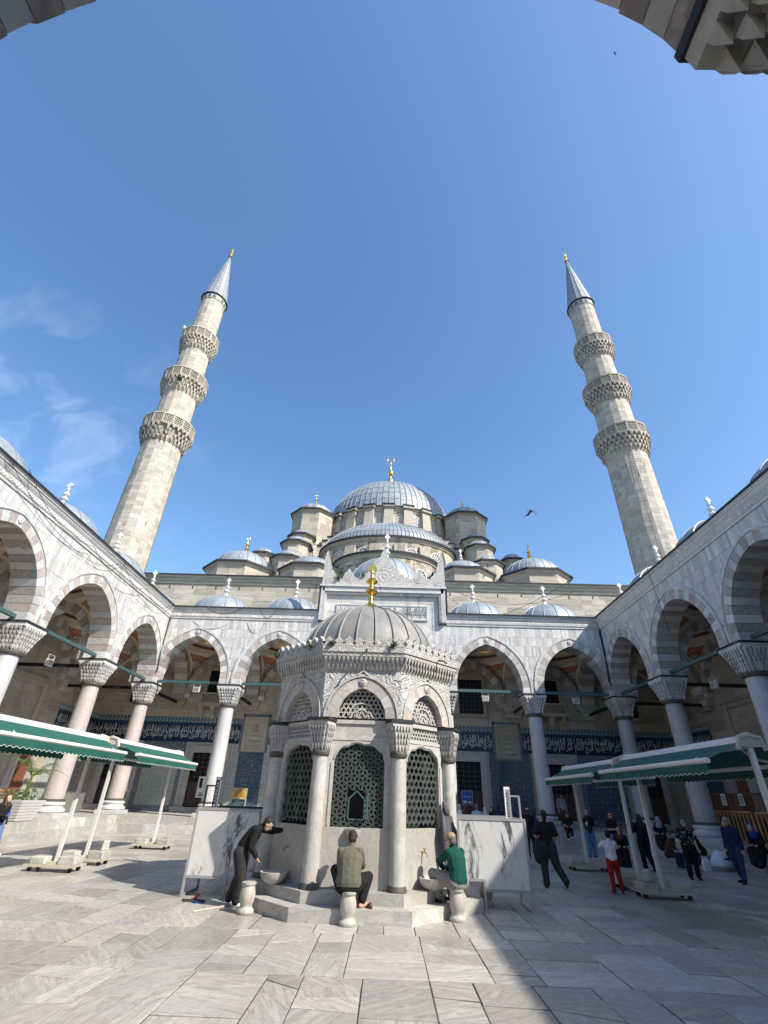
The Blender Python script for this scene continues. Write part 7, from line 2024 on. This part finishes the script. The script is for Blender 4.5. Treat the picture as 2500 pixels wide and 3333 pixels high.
# 5 man in black behind the screen
J = stand(1.76); J['knR'] += V(.05,.06,.03); J['anR'] += V(.02,-.20,.12); J['toR'] += V(.02,-.16,.04)
figure('second man in black half hidden behind the right screen', J, (6.0,23.6,0), -.3, 'cl_black','cl_charcoal','shoe_black', loose=1.1, fat=1.1, hair='hair_brown', style='bald')
# 6 child in red trousers
J = stand(1.36,.92); J['elL'] = V(-.24,.12,.98); J['wrL'] = V(-.13,.18,1.20); J['elR'] = V(.22,.16,.98); J['wrR'] = V(.10,.22,1.18); J['anR'] += V(.08,.10,0); J['toR'] += V(.10,.12,0); J['knR'] += V(.05,.05,0); J['hdL'] = V(.1,.2,.9); J['hdR'] = V(-.1,.2,.9)
figure('child in white T-shirt and red trousers seen from behind', J, (6.1,15.6,0), -.12, 'cl_white','cl_red','shoe_red', sleeve='short', vox=.010, scale=.82, hair='hair_dark', loose=1.05)
# 7, 8 couple in sunglasses
J = stand(1.80); J['elL'] += V(-.03,-.12,0); J['wrL'] = V(-.10,-.16,.95); J['elR'] += V(.02,-.08,0); J['wrR'] = V(.12,-.14,.96); J['look'] = V(.55,.8,.15)
figure('man in black flower-print shirt, sunglasses and pale jeans facing the camera', J, (8.6,23.9,0), FRONT+.12, 'cl_flowers','cl_jeans','shoe_white', sleeve='short', glasses=True, loose=1.18, hair='hair_dark')
J = stand(1.68,.9); J['elL'] += V(0,.06,0); J['wrL'] = V(-.02,.24,1.12); J['elR'] += V(0,.06,0); J['wrR'] = V(.06,.26,1.10); J['look'] = V(.3,1,.0)
figure('long-haired woman in black top, sunglasses and blue jeans beside the flower-print man', J, (9.55,23.8,0), FRONT+.25, 'cl_black','cl_jeans','shoe_black', sleeve='short', glasses=True, style='long', hair='hair_brown', loose=1.1)
# 9 young woman sitting on the step with her phone
J = sit(1.62,.36,0.0,.95,.2); J['look'] = V(0,1,-.5); J['anL'] += V(.08,.12,.05); J['toL'] += V(.1,.14,.1)
figure('young woman in black sitting on the far steps looking at her phone', J, (9.45,29.15,.36), FRONT-.2, 'cl_black','cl_black','shoe_white', style='long', sleeve='short', hair='hair_dark')
b = MB(); b.box(-.038,.038,-.005,.005,-.075,.075); tag(obj('phone', b, 'glasses', None, loc=(9.38,28.7,1.0), rot=(-.5,0,0)), 'dark phone held by the woman sitting on the far steps', 'phone')
# 10 man in grey shirt coming down by the pillar
J = stand(1.72); J['neb'] += V(0,.06,-.01); J['hed'] += V(0,.10,-.02); J['look'] = V(0,1,-.5); J['knR'] += V(0,.12,.06); J['anR'] += V(0,.1,.05); J['toR'] += V(0,.1,.05)
figure('man in pale grey shirt stepping down beside the white column', J, (9.85,31.0,FLZ), FRONT+.2, 'cl_shirt_grey','cl_brown','shoe_black', loose=1.12, skin='skin_tan')
# 11 attendant in dark vest, 12.. sitting people on the right
J = stand(1.70); J['elL'] = V(-.26,.10,1.18); J['wrL'] = V(-.12,.18,1.42); J['look'] = V(-.3,1,0); J['hdL'] = V(.2,0,.9); J['anR'] += V(.1,-.05,0); J['toR'] += V(.1,-.05,0)
figure('attendant in black vest over grey sleeves standing behind the awning post', J, (9.3,20.6,0), .1, 'cl_black','cl_black','shoe_black', style='long', hair='hair_dark', loose=1.15, fat=1.12)
J = sit(1.60,.42,0,1.0,.25); J['look'] = V(.3,1,-.3)
figure('woman in dark clothes and brown scarf sitting behind the attendant', J, (9.2,22.3,0), FRONT-.4, 'cl_black','cl_black','shoe_black', style='scarf', hair='cl_brown', skirt=True)
J = sit(1.60,.36,0,1.0,.25); J['look'] = V(.6,.8,-.35)
figure('woman in pale grey-blue headscarf sitting against the right portico steps', J, (12.75,26.2,.36), FRONT-.6, 'cl_black','cl_black','shoe_black', style='scarf', hair='cl_bluegrey', skirt=True)
J = sit(1.45,.30,0,.95,.35); J['look'] = V(.4,.8,-.4); J['wrL'] = V(-.10,.40,.52); J['wrR'] = V(.10,.42,.52)
figure('boy in white T-shirt and jeans crouching on the low step', J, (11.35,22.4,.05), FRONT+.3, 'cl_white','cl_jeans','shoe_white', sleeve='short', scale=.9)
J = sit(1.60,.32,0,.95,.45); J['look'] = V(-.3,.8,-.5)
figure('person in brown sleeves bending forward next to the boy in white', J, (10.85,22.1,.05), FRONT+.5, 'cl_brown','cl_charcoal','shoe_black', hair='hair_dark')
J = stand(1.63,1.0); J['look'] = V(-.75,.7,.35); J['wrL'] += V(-.02,.02,0); J['anR'] += V(.03,.05,0)
figure('woman in black and white patterned blouse looking up', J, (10.05,19.05,0), FRONT-.35, 'cl_dots','cl_black','shoe_black', sleeve='short', hair='hair_brown', style='bun', fat=1.22, glasses=True, loose=1.15, vox=.013)
J = sit(1.68,.36,0,1.05,.75); J['look'] = V(-.2,.7,-.7); J['elL'] = V(-.2,.42,.55); J['elR'] = V(.2,.42,.55); J['wrL'] = V(-.06,.62,.42); J['wrR'] = V(.06,.62,.42)
figure('man in dark T-shirt bent forward on the right steps', J, (12.75,23.2,.05), FRONT-1.2, 'cl_black','cl_charcoal','shoe_black', sleeve='short', skin='skin_tan', hair='hair_salt', fat=1.1)
J = stand(1.74); J['look'] = V(-.45,1,.05); J['knL'] += V(-.02,.10,0); J['anL'] += V(-.02,.22,0); J['toL'] += V(-.02,.24,0); J['anR'] += V(.0,-.18,.03); J['toR'] += V(0,-.16,0); J['knR'] += V(0,-.02,0)
figure('white-haired man in navy shirt and dark jeans walking on the right', J, (11.3,18.6,0), FRONT-1.0, 'cl_navy','cl_jeans_dark','shoe_black', hair='hair_grey', skin='skin_tan', glasses=True, fat=1.18, loose=1.12, vox=.013)
J = sit(1.66,.36,0,1.0,.4); J['look'] = V(-.4,.8,-.3)
figure('grey-haired seated person in black behind the walking white-haired man', J, (13.1,21.3,.36), FRONT-1.3, 'cl_black','cl_charcoal','shoe_black', hair='hair_grey', style='short', loose=1.15)
J = sit(1.62,.36,0,1.0,.3); J['look'] = V(-.3,.9,-.25)
figure('woman in long black dress and bright blue headscarf sitting at the right edge', J, (13.1,20.05,.36), FRONT-1.1, 'cl_black','cl_black','shoe_black', style='scarf', hair='cl_blue', skirt=True, loose=1.2)
b = MB(); n = 18
for (z,w) in ((.62,.06),(.60,.16),(.50,.24),(.36,.30),(.22,.35),(.12,.38)):
    for i in range(n):
        a = 2*PI*i/n; k = 1+.10*math.sin(a*6+z*4); b.v.append((w*k*math.cos(a)*1.2,w*k*math.sin(a)*.8,z))
for q in range(5):
    for i in range(n): b.f.append((q*n+i,q*n+(i+1)%n,(q+1)*n+(i+1)%n,(q+1)*n+i)); b.m.append(0)
b.f.append(tuple(range(n))); b.m.append(0); b.f.append(tuple(5*n+i for i in range(n))); b.m.append(0)
tag(obj('white_cloth', b, 'cl_white', None, True, loc=(12.7,21.9,.0)), 'white cloth draped over a bundle on the right steps', 'cloth')
b = MB(); b.add([(-.16,-.03,0),(.16,-.03,0),(.16,.07,0),(-.16,.07,0),(-.19,-.05,.26),(.18,-.04,.28),(.17,.06,.27),(-.18,.05,.26),(-.05,0,.42),(.05,.01,.42)], [(3,2,1,0),(0,1,5,4),(1,2,6,5),(2,3,7,6),(3,0,4,7),(4,5,9,8),(6,7,8,9),(5,6,9),(7,4,8)])
tag(obj('plastic_bag', b, 'plastic_white', None, loc=(11.75,21.3,.02), rot=(0,0,.4)), 'white plastic carrier bag with green print beside the patterned woman', 'bag')
# left edge, portico, and the queue at the door
J = stand(1.66,.95); J['wrR'] = V(.10,.28,1.08); J['look'] = V(-.3,1,.25); J['knL'] += V(0,.08,0); J['anL'] += V(0,.2,0); J['toL'] += V(0,.2,0)
figure('woman in black coat and pale jeans walking in at the left edge', J, (-12.7,18.3,0), FRONT+1.35, 'cl_black','cl_jeans','shoe_white', hair='hair_brown', style='long', loose=1.18)
b = MB(); b.lathe([(.035,0),(.042,.11),(.040,.11),(0,.10)], 12); tag(obj('paper_cup', b, 'poster_blue', None, loc=(-12.37,18.15,1.06)), 'blue cup in the hand of the woman at the left edge', 'cup')
J = stand(1.74); J['look'] = V(.2,1,0); J['wrR'] = V(.2,.22,1.05)
figure('man in white shirt and black trousers standing in the left portico', J, (-16.35,33.6,FLZ), -.3, 'cl_white','cl_black','shoe_black', loose=1.2, style='short')
Q_ = (('grey-haired man in white shirt, leftmost of the queue behind the right screen',3.62,27.3,1.78,'cl_white','hair_grey','bald',1.2),
      ('person in blue cap among the queue behind the right screen',3.78,28.6,1.82,'cl_jeans','cl_navy','short',.2),
      ('red-haired person in brick-red top in the queue behind the right screen',3.98,27.6,1.74,'cl_maroon','hair_brown','long',-.4),
      ('woman in maroon headscarf in the queue behind the right screen',4.2,27.9,1.76,'cl_maroon','cl_maroon','scarf',.9),
      ('grey-haired man in speckled pale blue shirt in the queue behind the right screen',4.44,27.2,1.78,'cl_bluespeck','hair_salt','short',.0),
      ('woman in white headscarf in the queue behind the right screen',4.85,27.2,1.68,'cl_lilac','cl_pale','scarf',.6),
      ('dark-haired woman in the queue behind the right screen',5.25,27.6,1.7,'cl_black','hair_dark','long',2.6),
      ('man in navy shirt and dark hair, rightmost of the queue behind the right screen',5.5,27.0,1.84,'cl_navy','hair_dark','short',-.6),
      ('small dark-haired child at the end of the queue behind the right screen',5.95,27.2,1.45,'cl_black','hair_dark','short',.3))
for (lab,x,y,h,sh,ha,stl,rz) in Q_:
    J = stand(h,.95 if h > 1.4 else .85); J['look'] = V(.15,1,.05)
    figure(lab, J, (x,y,0), rz, sh,'cl_charcoal','shoe_black', hair=ha, style=stl, scale=h/1.72, vox=.018, group='queue at the door')
